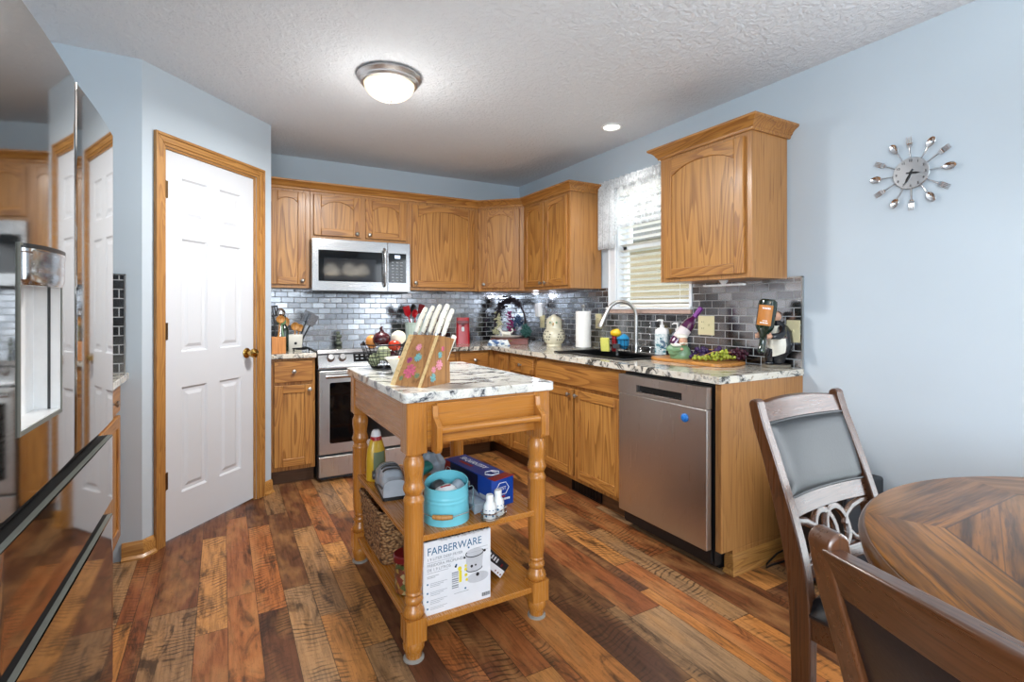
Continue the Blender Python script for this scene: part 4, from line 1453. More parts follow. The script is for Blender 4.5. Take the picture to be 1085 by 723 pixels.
mb.build('finial', M['lamp_nickel'], t)
t = thing('recessed_light', 'small round recessed downlight in the ceiling near the window wall', 'ceiling light', (-0.325, -1.785, CH))
mb = MB(); mb.lathe([(0.052, CH - 0.001), (0.074, CH - 0.001), (0.072, CH - 0.008), (0.060, CH - 0.010), (0.052, CH - 0.004)], (-0.325, -1.785, 0), 40)
mb.build('trim_ring', M['white'], t)
mb = MB(); mb.lathe([(0.0, CH - 0.003), (0.053, CH - 0.003), (0.053, CH - 0.002), (0.0, CH - 0.002)], (-0.325, -1.785, 0), 32)
mb.build('lens', M['lamp_disc'], t)
# chandelier over the dining table (out of frame, mirrored in the microwave glass)
CX, CY = -0.95, -4.46
t = thing('chandelier', 'nickel chandelier with white globe shades above the dining table', 'chandelier', (CX, CY, CH))
mb = MB()
mb.lathe([(0, CH), (0.065, CH), (0.06, CH - 0.02), (0.012, CH - 0.03), (0.008, 2.0), (0.02, 1.97), (0.03, 1.93), (0.012, 1.88), (0, 1.86)], (CX, CY, 0), 20)
mb.build('stem', M['nickel'], t)
for k in range(5):
    a = R(72 * k + 18)
    ca, sa = math.cos(a), math.sin(a)
    mb = MB()
    mb.tube([(CX + ca * r, CY + sa * r, z) for r, z in ((0.015, 1.93), (0.10, 1.88), (0.20, 1.89), (0.25, 1.94), (0.25, 1.90))], 0.007, 8)
    arm = mb.build('arm', M['nickel'], t)
    mb = MB(); mb.lathe([(0.02, 1.90), (0.05, 1.88), (0.085, 1.83), (0.095, 1.78), (0.085, 1.76), (0.09, 1.76), (0.10, 1.78), (0.09, 1.835), (0.05, 1.89), (0.02, 1.905)], (CX + ca * 0.25, CY + sa * 0.25, 0), 20)
    mb.build('shade', M['glow_white'], arm)

# ------------------------------------------------------------------ kitchen cart
IX0, IX1, IY0, IY1 = -2.077, -1.463, -2.775, -1.872
t = thing('kitchen_cart', 'honey-wood kitchen cart with granite top, turned legs and two shelves', 'kitchen island', ((IX0 + IX1) / 2, (IY0 + IY1) / 2, 0))
IZ = 0.935
mb = MB(); mb.prism(rrect(IX0, IY0, IX1, IY1, 0.018, 4), 'Z', IZ - 0.034, IZ)
mb.build('granite_top', M['granite2'], t, bevel=0.005)
LH = 0.037
LX = (IX0 + 0.016 + LH, IX1 - 0.016 - LH)
LY = (IY0 + 0.016 + LH, IY1 - 0.016 - LH)
LEG = [(0.0, 0.0), (0.026, 0.0), (0.029, 0.008), (0.030, 0.020), (0.0365, 0.034), (0.0385, 0.048), (0.036, 0.060), (0.0345, 0.064)]
LEG2 = [(0.030, 0.148), (0.0365, 0.155), (0.038, 0.165), (0.035, 0.176), (0.029, 0.186), (0.026, 0.194), (0.031, 0.200), (0.033, 0.208), (0.031, 0.216), (0.026, 0.222), (0.028, 0.228),
        (0.030, 0.232), (0.027, 0.238), (0.031, 0.26), (0.0345, 0.36), (0.0355, 0.46), (0.0350, 0.545), (0.0368, 0.550), (0.0368, 0.557), (0.0350, 0.562), (0.031, 0.568), (0.029, 0.575), (0.033, 0.583),
        (0.0375, 0.592), (0.038, 0.600), (0.034, 0.612), (0.031, 0.624), (0.0335, 0.645), (0.0365, 0.668), (0.036, 0.690), (0.030, 0.704), (0.028, 0.710), (0.032, 0.716), (0.032, 0.722), (0.028, 0.726)]
for lx in LX:
    for ly in LY:
        mb = MB()
        mb.lathe(LEG, (lx, ly, 0.006), 28)
        mb.lathe(LEG2, (lx, ly, 0), 28)
        mb.prism([(lx - LH + 0.004, ly - LH), (lx + LH - 0.004, ly - LH), (lx + LH, ly - LH + 0.004), (lx + LH, ly + LH - 0.004), (lx + LH - 0.004, ly + LH), (lx - LH + 0.004, ly + LH), (lx - LH, ly + LH - 0.004), (lx - LH, ly - LH + 0.004)], 'Z', 0.070, 0.150)
        mb.prism([(lx - LH + 0.003, ly - LH), (lx + LH - 0.003, ly - LH), (lx + LH, ly - LH + 0.003), (lx + LH, ly + LH - 0.003), (lx + LH - 0.003, ly + LH), (lx - LH + 0.003, ly + LH), (lx - LH, ly + LH - 0.003), (lx - LH, ly - LH + 0.003)], 'Z', 0.722, IZ - 0.034)
        lg = mb.build('leg', M['island_z'], t)
        mb = MB(); mb.lathe([(0, 0), (0.036, 0), (0.036, 0.006), (0.030, 0.009), (0.0, 0.009)], (lx, ly, 0), 24)
        mb.build('foot_pad', M['foam'], lg)
ah0, ah1 = 0.757, IZ - 0.034
mb = MB()
for lx, s in ((LX[0], -1), (LX[1], 1)):
    mb.cur = 1
    mb.box(lx - s * LH * 0.55, LY[0] + LH, ah0, lx + s * (LH - 0.004), LY[1] - LH, ah1)
mb.cur = 0
mb.box(LX[0] + LH, LY[1] - LH * 0.5, ah0, LX[1] - LH, LY[1] + LH - 0.004, ah1)
mb.box(LX[0] + LH, LY[0] - LH + 0.004, ah0, LX[1] - LH, LY[0] + LH * 0.5, ah1)
mb.build('apron', [M['island_x'], M['island_y']], t, bevel=0.002)
# panel front with towel bar on two shaped brackets
mb = MB(); mb.box(LX[0] + LH + 0.03, LY[0] - LH - 0.010, ah0 - 0.004, LX[1] - LH + 0.004, LY[0] - LH + 0.004, ah1 - 0.008)
dw = mb.build('front_panel', M['island_x'], t, bevel=0.003)
yb = LY[0] - LH - 0.010
br = [(yb, ah0 - 0.028), (yb, ah1 - 0.012), (yb - 0.012, ah1 - 0.014), (yb - 0.016, ah1 - 0.024), (yb - 0.017, ah1 - 0.045), (yb - 0.024, ah1 - 0.055), (yb - 0.046, ah1 - 0.070), (yb - 0.056, ah1 - 0.080), (yb - 0.056, ah0 - 0.006), (yb - 0.050, ah0 - 0.022), (yb - 0.042, ah0 - 0.028)]
bxs = (LX[0] + LH + 0.020, LX[1] - LH + 0.004)
for bx in bxs:
    mb = MB(); mb.prism(br, 'X', bx - 0.010, bx + 0.010)
    mb.build('bracket', M['island_z'], dw, bevel=0.002)
mb = MB(); mb.tube([(bxs[0], yb - 0.040, ah0 + 0.050), (bxs[1], yb - 0.040, ah0 + 0.050)], 0.013, 16)
mb.build('towel_bar', M['island_x'], dw)
SZ2, SZ1 = 0.430, 0.130
for sz in (SZ2, SZ1):
    mb = MB(); mb.box(LX[0] - LH * 0.55, LY[0] - LH * 0.62, sz - 0.022, LX[1] + LH * 0.55, LY[1] + LH * 0.62, sz)
    mb.build('shelf', M['island_y'], t, bevel=0.003)

# ------------------------------------------------------------------ dining table and chairs
TX, TY, TR, TZ = -1.093, -4.44, 0.665, 0.762
t = thing('dining_table', 'round dark-stained dining table with a quartered veneer top', 'table', (TX, TY, 0))
mb = MB(); mb.lathe([(0.0, TZ - 0.018), (TR - 0.02, TZ - 0.018), (TR - 0.016, TZ), (0.0, TZ)][:0] or [(0.0, TZ - 0.02), (TR - 0.014, TZ - 0.02), (TR - 0.012, TZ - 0.002), (TR - 0.016, TZ), (0.0, TZ)], (TX, TY, 0), 96)
o = mb.build('tabletop', M['table'], t)
mb = MB(); mb.lathe([(TR - 0.013, TZ - 0.022), (TR - 0.013, TZ - 0.003), (TR - 0.009, TZ - 0.0035), (TR - 0.003, TZ - 0.010), (TR, TZ - 0.018), (TR - 0.001, TZ - 0.025), (TR - 0.009, TZ - 0.029), (TR - 0.004, TZ - 0.036), (TR - 0.006, TZ - 0.046), (TR - 0.016, TZ - 0.050), (TR - 0.10, TZ - 0.050), (TR - 0.10, TZ - 0.022)], (TX, TY, 0), 96)
mb.build('table_rim', M['table_edge'], t)
mb = MB(); mb.lathe([(TR - 0.14, TZ - 0.02), (TR - 0.12, TZ - 0.02), (TR - 0.12, TZ - 0.11), (TR - 0.14, TZ - 0.11)], (TX, TY, 0), 64)
mb.build('apron', M['chair_wood_x'], t)
mb = MB(); mb.lathe([(0.0, TZ - 0.03), (0.10, TZ - 0.03), (0.09, 0.66), (0.06, 0.60), (0.075, 0.5), (0.095, 0.40), (0.075, 0.30), (0.06, 0.24), (0.10, 0.20), (0.10, 0.12), (0.0, 0.12)], (TX, TY, 0), 32)
mb.build('pedestal', M['chair_wood'], t)
for k in range(4):
    a = R(45 + 90 * k)
    mb = MB()
    mb.tube([(TX + math.cos(a) * r, TY + math.sin(a) * r, z) for r, z in ((0.06, 0.16), (0.16, 0.15), (0.27, 0.09), (0.33, 0.035), (0.36, 0.03))], [0.045, 0.045, 0.04, 0.035, 0.03], 12)
    mb.build('foot', M['chair_wood'], t)

POST = [(0.205, 0.0), (0.190, 0.10), (0.185, 0.21), (0.188, 0.42), (0.201, 0.546), (0.233, 0.66), (0.269, 0.78), (0.301, 0.87), (0.329, 0.944)]   # (y, z) along the rear posts
PWD = [0.036, 0.046, 0.052, 0.060, 0.056, 0.050, 0.042, 0.038, 0.032]                                                      # their depth


def post_y(z):
    for (ya, za), (yb, zb) in zip(POST, POST[1:]):
        if z <= zb:
            return ya + (yb - ya) * (z - za) / (zb - za)
    return POST[-1][0]


def make_chair(label, loc, rotz):
    t = thing('dining_chair', label, 'chair', (loc[0], loc[1], 0), rotz, None)
    F = frame((loc[0], loc[1], 0), rotz)
    hw = 0.223
    # smooth the post outline
    import bisect
    def sm(zs, vals, z):
        k = max(1, min(len(zs) - 1, bisect.bisect(zs, z)))
        a, b = zs[k - 1], zs[k]
        u = max(0, min(1, (z - a) / (b - a)))
        return vals[k - 1] + (vals[k] - vals[k - 1]) * u
    zs = [p[1] for p in POST]
    N = 30
    for s in (-1, 1):
        f_, b_ = [], []
        for i in range(N + 1):
            z = 0.944 * i / N
            y = sum(sm(zs, [p[0] for p in POST], max(0, min(0.944, z + d))) for d in (-0.05, 0, 0.05)) / 3
            w = sm(zs, PWD, z)
            f_.append((y - w / 2, z)); b_.append((y + w / 2, z))
        top = arc((f_[-1][0] + b_[-1][0]) / 2, 0.944, (b_[-1][0] - f_[-1][0]) / 2, 180, 0, 8)
        poly = f_ + top[1:-1] + b_[::-1]
        mb = MB(F)
        xa = s * hw
        mb.prism(poly, 'X', xa - s * 0.034, xa)
        mb.build('rear_leg', M['chair_wood'], t, bevel=0.005, seg=3)
    for s in (-1, 1):
        mb = MB(F)
        xm, ym = s * 0.205, -0.185
        mb.add([(xm + a * e, ym + b * e, z) for e, z in ((0.017, 0.0), (0.024, 0.37)) for a, b in ((-1, -1), (1, -1), (1, 1), (-1, 1))],
               [(3, 2, 1, 0), (4, 5, 6, 7), (0, 1, 5, 4), (1, 2, 6, 5), (2, 3, 7, 6), (3, 0, 4, 7)])
        mb.box(s * 0.205 - 0.024, -0.209, 0.36, s * 0.205 + 0.024, -0.161, 0.405)
        mb.build('front_leg', M['chair_wood'], t)
    mb = MB(F)
    for s in (-1, 1):
        mb.box(s * 0.205 - 0.011, -0.165, 0.35, s * 0.205 + 0.011, 0.175, 0.415)
    mb.box(-0.19, -0.198, 0.35, 0.19, -0.176, 0.415); mb.box(-0.20, 0.172, 0.35, 0.20, 0.194, 0.415)
    mb.build('seat_frame', M['chair_wood_x'], t, bevel=0.003)
    mb = MB(F)
    def seat(u, v):
        x, y = (u - 0.5) * 2, (v - 0.5) * 2
        ex = max(0, 1 - abs(x) ** 6) ** 0.5 * max(0, 1 - abs(y) ** 6) ** 0.5
        return (x * 0.222, y * 0.198 - 0.02, 0.418 + 0.060 * ex ** 0.6)
    mb.grid(seat, 22, 22)
    mb.box(-0.222, -0.218, 0.412, 0.222, 0.178, 0.420)
    mb.build('seat', M['leather'], t, angle=60)
    # crest rail, upholstered pad, lower rails and the looped splat, all following the posts' lean and a slight bow
    bow = lambda x: 0.018 * (1 - (x / 0.2) ** 2)
    def rail(name, z0, z1, th, mat, bulge=0.0, par=t, top_r=0.0):
        mb = MB(F)
        n, m = 18, 10
        def f(side):
            def g(u, v):
                x = -0.203 + 0.406 * u
                z = z0 + (z1 - z0) * v + top_r * (1 - (x / 0.203) ** 2) * v
                e = (max(0, 1 - (2 * u - 1) ** 8) * max(0, 1 - (2 * v - 1) ** 8)) ** 0.5
                if side < 0:
                    return (x, post_y(z) + bow(x) - th / 2 - bulge * e, z)
                return (x, post_y(z) + bow(x) + th / 2 + bulge * 0.3 * e, z)
            return g
        fa, fb = f(-1), f(1)
        base = len(mb.v)
        mb.grid(fa, n, m)
        mb.grid(fb, n, m)
        w = n + 1
        N2 = w * (m + 1)
        ex = []
        for i in range(n):
            ex.append((i, i + 1, N2 + i + 1, N2 + i)); q = m * w
            ex.append((q + i + 1, q + i, N2 + q + i, N2 + q + i + 1))
        for j in range(m):
            ex.append(((j + 1) * w, j * w, N2 + j * w, N2 + (j + 1) * w))
            ex.append((j * w + n, (j + 1) * w + n, N2 + (j + 1) * w + n, N2 + j * w + n))
        for q in ex:
            mb.f.append(list(q)); mb.mi.append(0)
        return mb.build(name, M[mat], par, bevel=0.004 if bulge == 0 else 0.0, angle=50)
    rail('crest_rail', 0.886, 0.941, 0.024, 'chair_wood_x', top_r=0.012)
    pad = rail('back_pad', 0.690, 0.895, 0.016, 'leather', bulge=0.016)
    mb = MB(F)
    loop = [(-0.196, 0.694), (0.196, 0.694), (0.196, 0.890), (-0.196, 0.890)]
    edge = []
    for (a, b), (c, d) in zip(loop, loop[1:] + loop[:1]):
        for i in range(10):
            u = i / 10
            x, z = a + (c - a) * u, b + (d - b) * u
            edge.append((x, post_y(z) + bow(x) - 0.012, z))
    mb.tube(edge, 0.0045, 8, closed=True)
    mb.build('piping', M['leather'], pad)
    rail('middle_rail', 0.640, 0.692, 0.022, 'chair_wood_x')
    rail('lower_rail', 0.480, 0.520, 0.022, 'chair_wood_x')
    # splat: two crossing loops with arms sweeping to the posts
    def strip(pts, w, closed=False):
        mb = MB(F)
        n = len(pts)
        P3 = [Vector((x, post_y(z) + bow(x), z)) for x, z in pts]
        mb.tube(P3, w, 8, closed=closed, flat=(1.0, 0.75))
        return mb
    for sx in (-1, 1):
        el = [(sx * 0.030 + 0.052 * math.cos(R(a)), 0.572 + 0.060 * math.sin(R(a))) for a in range(0, 360, 12)]
        strip(el, 0.012, True).build('splat_loop', M['chair_wood_x'], t)
        arm = [(sx * 0.200, 0.628), (sx * 0.16, 0.627), (sx * 0.12, 0.618), (sx * 0.085, 0.600), (sx * 0.070, 0.575)]
        strip(arm, 0.012).build('splat_arm', M['chair_wood_x'], t)
        arm = [(sx * 0.200, 0.522), (sx * 0.15, 0.522), (sx * 0.10, 0.535), (sx * 0.075, 0.56)]
        strip(arm, 0.011).build('splat_arm', M['chair_wood_x'], t)
    return t


make_chair('dark wood dining chair beside the counter end, padded back facing the table', (-1.046, -3.828), 0)
make_chair('dark wood dining chair nearest the camera, seen from behind its top rail', (-1.722, -4.388), 75)

# ------------------------------------------------------------------ window dressing, outside, wall things
t = thing('window_blind', 'ivory slatted blind hanging inside the kitchen window', 'blind', (0.03, (WY0 + WY1) / 2, WZ1))
mb = MB(); mb.box(0.005, WY1 + 0.014, WZ1 - 0.055, 0.048, WY0 - 0.014, WZ1 - 0.014)
mb.build('head_rail', M['blind'], t, bevel=0.003)
for i in range(19):
    z = WZ1 - 0.085 - i * 0.0435
    mb = MB()
    c, s_ = math.cos(R(16)), math.sin(R(16))
    mb.add([(0.027 + (-0.019 * c), y, z + 0.019 * s_ + o) for o in (0, 0.0022) for y in (WY1 + 0.02, WY0 - 0.02)] + [(0.027 + 0.019 * c, y, z - 0.019 * s_ + o) for o in (0, 0.0022) for y in (WY1 + 0.02, WY0 - 0.02)],
           [(0, 1, 5, 4), (2, 6, 7, 3), (0, 2, 3, 1), (4, 5, 7, 6), (0, 4, 6, 2), (1, 3, 7, 5)])
    mb.build('slat', M['blind'], t, flat=True)
mb = MB(); mb.box(0.012, WY1 + 0.02, WZ0 + 0.008, 0.042, WY0 - 0.02, WZ0 + 0.024)
mb.build('bottom_rail', M['blind'], t, bevel=0.003)
for y in (WY0 - 0.11, WY1 + 0.11):
    mb = MB(); mb.tube([(0.027, y, WZ0 + 0.02), (0.027, y, WZ1 - 0.05)], 0.0012, 6)
    mb.build('ladder_cord', M['white'], t)

t = thing('lace_valance', 'sheer white lace valance gathered on a rod over the window', 'curtain', (-0.05, -1.78, 2.17))
mb = MB(); mb.tube([(-0.045, -1.318, 2.155), (-0.045, -2.20, 2.155)], 0.008, 12)
mb.build('rod', M['white'], t)
VY0, VY1 = -1.312, -2.20
def val(u, v):
    y = VY0 + (VY1 - VY0) * u
    g = 0.010 * math.sin(u * 150) * (0.4 + 0.6 * v) + 0.006 * math.sin(u * 61 + 1)
    left = max(0.0, 1 - u / 0.26)
    drop = 0.345 + 0.14 * min(1, left * 2.0) + 0.012 * abs(math.sin(u * 34))
    return (-0.048 + g - 0.006 * v, y, 2.185 - drop * v)
mb = MB(); mb.grid(val, 220, 14)
mb.build('lace_drop', M['lace'], t, solid=0.0008, angle=180)
mb = MB()
mb.grid(lambda u, v: (-0.052 + 0.012 * math.sin(u * 190), VY0 + (VY1 - VY0) * u, 2.198 - 0.075 * v + 0.004 * math.sin(u * 90)), 260, 4)
mb.grid(lambda u, v: (-0.058 + 0.010 * math.sin(u * 60), VY0 - 0.185 * u, 2.18 - (0.49 + 0.012 * abs(math.sin(u * 18))) * v), 60, 10)
mb.build('gathered_header', M['lace_dense'], t, solid=0.0008, angle=180)
mb = MB()
def hem(u, v):
    p = val(0.26 + 0.74 * u, 1.0)
    return (p[0] - 0.003, p[1], p[2] + 0.030 * (1 - v) - 0.004)
mb.grid(hem, 200, 2)
mb.build('lace_border', M['lace_dense'], t, solid=0.001, angle=180)

# the neighbour's house and lawn outside the window
t = thing('neighbour_house', 'beige-sided house wall with a white window seen through the blind', 'building', (5.6, -2.6, -0.4))
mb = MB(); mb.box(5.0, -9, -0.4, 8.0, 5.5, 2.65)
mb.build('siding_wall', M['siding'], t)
mb = MB(); mb.prism([(-9.4, 2.6), (5.9, 2.6), (5.9, 2.75), (-1.75, 4.6), (-9.4, 2.75)], 'X', 4.7, 8.2)
mb.build('roof', plain('weathered_roof_shingle', '8B8580', 0.8, vary=0.15), t)
mb = MB()
for a, b, c, d in ((1.35, 0.75, 1.47, 2.15), (0.0, 0.75, 0.12, 2.15), (0.0, 0.75, 1.47, 0.87), (0.0, 2.03, 1.47, 2.15), (0.0, 1.45, 1.47, 1.53)):
    mb.box(4.96, a, b, 5.0, c, d)
w_ = mb.build('window_frame', M['white_trim'], t)
mb = MB(); mb.box(4.985, 0.12, 0.87, 4.999, 1.35, 2.03)
mb.build('window_pane', plain('curtained_pane', 'BFC3C0', 0.2), t)
mb = MB(); mb.box(-30, -30, -0.45, 30, 12, -0.4)
struct(mb.build('ground', M['grass']), 'lawn around the house')

# cutlery clock ------------------------------------------------------
CC = (0.0, -3.376, 1.81)
t = thing('wall_clock', 'round silver wall clock ringed with spoons and forks as rays', 'clock', CC)
CF = Matrix(((0, 0, -1, CC[0]), (-1, 0, 0, CC[1]), (0, 1, 0, CC[2]), (0, 0, 0, 1)))     # local x right, y up, z out of the wall
mb = MB(CF)
mb.lathe([(0.0, 0.002), (0.03, 0.002), (0.03, 0.012), (0.066, 0.014), (0.068, 0.016), (0.066, 0.018), (0.0, 0.019)], n=48)
dial = mb.build('dial', steel('brushed_dial', 'BEC1C5', 0.30, 'N', 0.01, 0.0), t)
for k in range(12):
    a = R(90 - 30 * (k + 1) + 0)
    x, y = 0.054 * math.cos(a), 0.054 * math.sin(a)
    p = CF @ Vector((x, y - 0.0055, 0.0195))
    text('numeral', str(k + 1), 0.015, p, (0, -1, 0), (0, 0, 1), M['print_black'], dial, align='CENTER')
def hand(name, ang, ln, back, w):
    mb = MB(CF)
    a = R(ang)
    dx, dy = math.cos(a), math.sin(a)
    px, py = -dy, dx
    q = [(-back, -w), (-back, w), (ln * 0.5, w * 1.6), (ln, 0.0003), (ln, -0.0003), (ln * 0.5, -w * 1.6)]
    vs = [(dx * u + px * v, dy * u + py * v, z) for z in (0.0215, 0.0228) for u, v in q]
    n = len(q)
    mb.add(vs, [tuple(range(n))[::-1], tuple(range(n, 2 * n))] + [(i, (i + 1) % n, n + (i + 1) % n, n + i) for i in range(n)])
    mb.build(name, M['print_black'], dial)
hand('minute_hand', -116, 0.052, 0.018, 0.0022)
hand('hour_hand', -6, 0.036, 0.016, 0.0028)
mb = MB(CF); mb.lathe([(0, 0.019), (0.005, 0.019), (0.005, 0.025), (0, 0.025)], n=16); mb.build('hub', M['print_black'], dial)
for k in range(12):
    ang = 90 - 30 * k + (3, -2, 2, 0, -3, 2, 0, 3, -2, 0, 2, -2)[k]
    A = CF @ Matrix.Rotation(R(ang - 90), 4, 'Z')        # local y along the ray
    mb = MB(A)
    r0, r1 = 0.060, 0.160
    spoon = k % 2 == 1
    if spoon:
        mb.tube([(0, r0, 0.010), (0, 0.09, 0.011), (0, 0.116, 0.015)], [0.0026, 0.0024, 0.0034], 8, flat=(0.6, 1.0))
        def bowl(u, v):
            a = 2 * math.pi * u
            rr = v
            return (0.0145 * rr * math.cos(a), 0.136 + 0.0225 * rr * math.sin(a), 0.010 + 0.008 * rr * rr)
        mb.sheet(lambda u, v: bowl(u, 0.02 + 0.98 * v), 20, 6, 0.0014)
        mb.build('spoon', M['chrome'], t)
    else:
        mb.tube([(0, r0, 0.010), (0, 0.09, 0.011), (0, 0.116, 0.013)], [0.0026, 0.0024, 0.0034], 8, flat=(0.6, 1.0))
        mb.sheet(lambda u, v: ((u - 0.5) * (0.008 + 0.013 * min(1, v * 2.2)), 0.113 + 0.020 * v, 0.013 - 0.003 * math.sin(v * 3.14)), 6, 6, 0.0014)
        for i in range(4):
            x = -0.0088 + i * 0.00587
            mb.tube([(x, 0.131, 0.0128), (x, 0.145, 0.0108), (x, 0.161, 0.0135)], [0.0019, 0.0017, 0.0009], 6)
        mb.build('fork', M['chrome'], t)

# outlets and switches -------------------------------------------------
def plate(name, label, y, z, w, h, kind, n=1, x=-0.009):
    t = thing(name, label, 'outlet' if 'outlet' in name else 'switch', (x, y, z), 0, None)
    mb = MB(); mb.box(x - 0.005, y - w / 2, z - h / 2, x, y + w / 2, z + h / 2)
    mb.build('cover_plate', M['cream'], t, bevel=0.002)
    for i in range(n):
        yy = y + (i - (n - 1) / 2) * 0.046
        if kind[i] == 'o':
            for dz in (-0.02, 0.02):
                mb = MB()
                mb.cur = 0
                mb.prism([(yy + a, z + dz + b) for a, b in rrect(-0.016, -0.0135, 0.016, 0.0135, 0.009, 4)], 'X', x - 0.007, x - 0.004)
                mb.cur = 1
                for dy in (-0.006, 0.006):
                    mb.box(x - 0.0074, yy + dy - 0.0012, z + dz - 0.002, x - 0.0068, yy + dy + 0.0012, z + dz + 0.006)
                mb.build('receptacle', [M['cream'], M['dark_gap']], t)
        else:
            mb = MB(); mb.box(x - 0.006, yy - 0.005, z - 0.012, x - 0.0045, yy + 0.005, z + 0.012)
            mb.prism([(x - 0.005, z - 0.004), (x - 0.014, z + 0.006), (x - 0.013, z + 0.010), (x - 0.005, z + 0.006)], 'Y', yy - 0.004, yy + 0.004)
            mb.build('toggle', M['cream'], t)
    return t
plate('wall_outlet', 'cream double plate with outlet and switch on the tiles above the grapes', -2.297, 1.120, 0.120, 0.117, 'so', 2)
plate('wall_switch', 'cream switch plate on the tiles behind the waiter figurine', -2.85, 1.105, 0.072, 0.117, 's')
plate('wall_outlet', 'cream outlet plate on the tiles behind the paper towel roll', -1.262, 1.125, 0.072, 0.117, 'o')
plate('wall_outlet', 'cream outlet plate low on the tiles behind the owl jar', -0.445, 1.105, 0.072, 0.117, 'o')
t = thing('night_light', 'white plug-in panel lamp above the outlet near the counter corner', 'lamp', (-0.03, -0.405, 1.20))
mb = MB(); mb.prism([(-0.012, -0.345), (-0.050, -0.375), (-0.050, -0.43), (-0.012, -0.445)], 'Z', 1.15, 1.275)
mb.build('panel', M['white'], t, bevel=0.003)
mb = MB(); mb.box(-0.032, -0.465, 1.115, -0.015, -0.43, 1.155)
mb.build('plug', M['cream'], t, bevel=0.003)
t = thing('puck_light', 'small lit puck lamp under the wall cabinet near the corner', 'lamp', (-0.10, -0.47, UB))
mb = MB(); mb.lathe([(0, UB), (0.034, UB), (0.034, UB - 0.014), (0.026, UB - 0.017), (0, UB - 0.016)], (-0.10, -0.47, 0), 24); mb.build('housing', M['white'], t)
mb = MB(); mb.lathe([(0, UB - 0.0165), (0.024, UB - 0.0165), (0.022, UB - 0.021), (0, UB - 0.022)], (-0.10, -0.47, 0), 20); mb.build('lens', M['puck_glow'], t)
t = thing('under_cabinet_bar', 'slim white light bar bracketed under the clock-side wall cabinet', 'lamp', (-0.20, -2.57, UB))
mb = MB(); mb.box(-0.213, -2.70, 1.348, -0.187, -2.44, 1.358); mb.build('bar', M['white'], t, bevel=0.002)
mb = MB(); mb.prism([(-2.595, UB), (-2.545, UB), (-2.565, 1.358), (-2.575, 1.358)], 'X', -0.21, -0.19); mb.build('bracket', M['white'], t)

# ------------------------------------------------------------------ sink group
t = thing('sink', 'black composite double sink set in the granite under the window', 'sink', ((SX0 + SX1) / 2, (SY0 + SY1) / 2, CT - 0.2))
mb = MB()
ex = 0.012
mb.box(SX0 - ex, SY1 - ex, CT, SX0 + 0.02, SY0 + ex, CT + 0.009); mb.box(SX1 - 0.055, SY1 - ex, CT, SX1 + ex, SY0 + ex, CT + 0.009)
mb.box(SX0 + 0.02, SY0 - 0.02, CT, SX1 - 0.055, SY0 + ex, CT + 0.009); mb.box(SX0 + 0.02, SY1 - ex, CT, SX1 - 0.055, SY1 + 0.02, CT + 0.009)
mb.build('rim', M['black'], t, bevel=0.003)
mb = MB()
ym = (SY0 + SY1) / 2
zb = CT - 0.19
mb.box(SX0 + 0.002, SY1 + 0.002, zb - 0.008, SX1 - 0.002, SY0 - 0.002, zb)
mb.box(SX0 + 0.002, SY1 + 0.002, zb, SX0 + 0.014, SY0 - 0.002, CT + 0.002); mb.box(SX1 - 0.014, SY1 + 0.002, zb, SX1 - 0.002, SY0 - 0.002, CT + 0.002)
mb.box(SX0 + 0.002, SY0 - 0.014, zb, SX1 - 0.002, SY0 - 0.002, CT + 0.002); mb.box(SX0 + 0.002, SY1 + 0.002, zb, SX1 - 0.002, SY1 + 0.014, CT + 0.002)
mb.box(SX0 + 0.002, ym - 0.012, zb, SX1 - 0.002, ym + 0.012, CT - 0.02)
mb.build('basin', M['black'], t)
t = thing('faucet', 'brushed nickel gooseneck faucet with pull-down spray head and side lever', 'faucet', (-0.098, -1.765, CT))
mb = MB()
fx, fy = -0.088, -1.765
ddir = Vector((-0.86, 0.42, 0)).normalized()
mb.lathe([(0, CT), (0.028, CT), (0.028, CT + 0.006), (0.021, CT + 0.012), (0.019, CT + 0.06), (0.016, CT + 0.075), (0, CT + 0.075)], (fx, fy, 0), 20)
mb.build('base', M['nickel'], t)
mb = MB()
rad = 0.105
pts = [(fx, fy, CT + 0.07), (fx, fy, CT + 0.255)]
for a in range(10, 161, 10):
    o = rad - rad * math.cos(R(a)); z = CT + 0.255 + rad * math.sin(R(a))
    pts.append((fx + ddir.x * o, fy + ddir.y * o, z))
mb.tube(pts, 0.0125, 14)
neck = mb.build('neck', M['nickel'], t)
e = Vector(pts[-1]); dd = (Vector(pts[-1]) - Vector(pts[-2])).normalized()
mb = MB(); mb.tube([e - dd * 0.005, e + dd * 0.02, e + dd * 0.06, e + dd * 0.11, e + dd * 0.12], [0.0135, 0.0155, 0.0175, 0.0215, 0.020], 18)
mb.build('spray_head', M['nickel'], neck)
mb = MB(); mb.tube([(fx, fy, CT + 0.045), (fx + 0.01, fy - 0.032, CT + 0.047)], [0.014, 0.013], 14)
mb.tube([(fx + 0.01, fy - 0.03, CT + 0.047), (fx - 0.005, fy - 0.07, CT + 0.062), (fx - 0.02, fy - 0.11, CT + 0.066)], [0.009, 0.007, 0.005], 10)
mb.build('lever', M['nickel'], t)
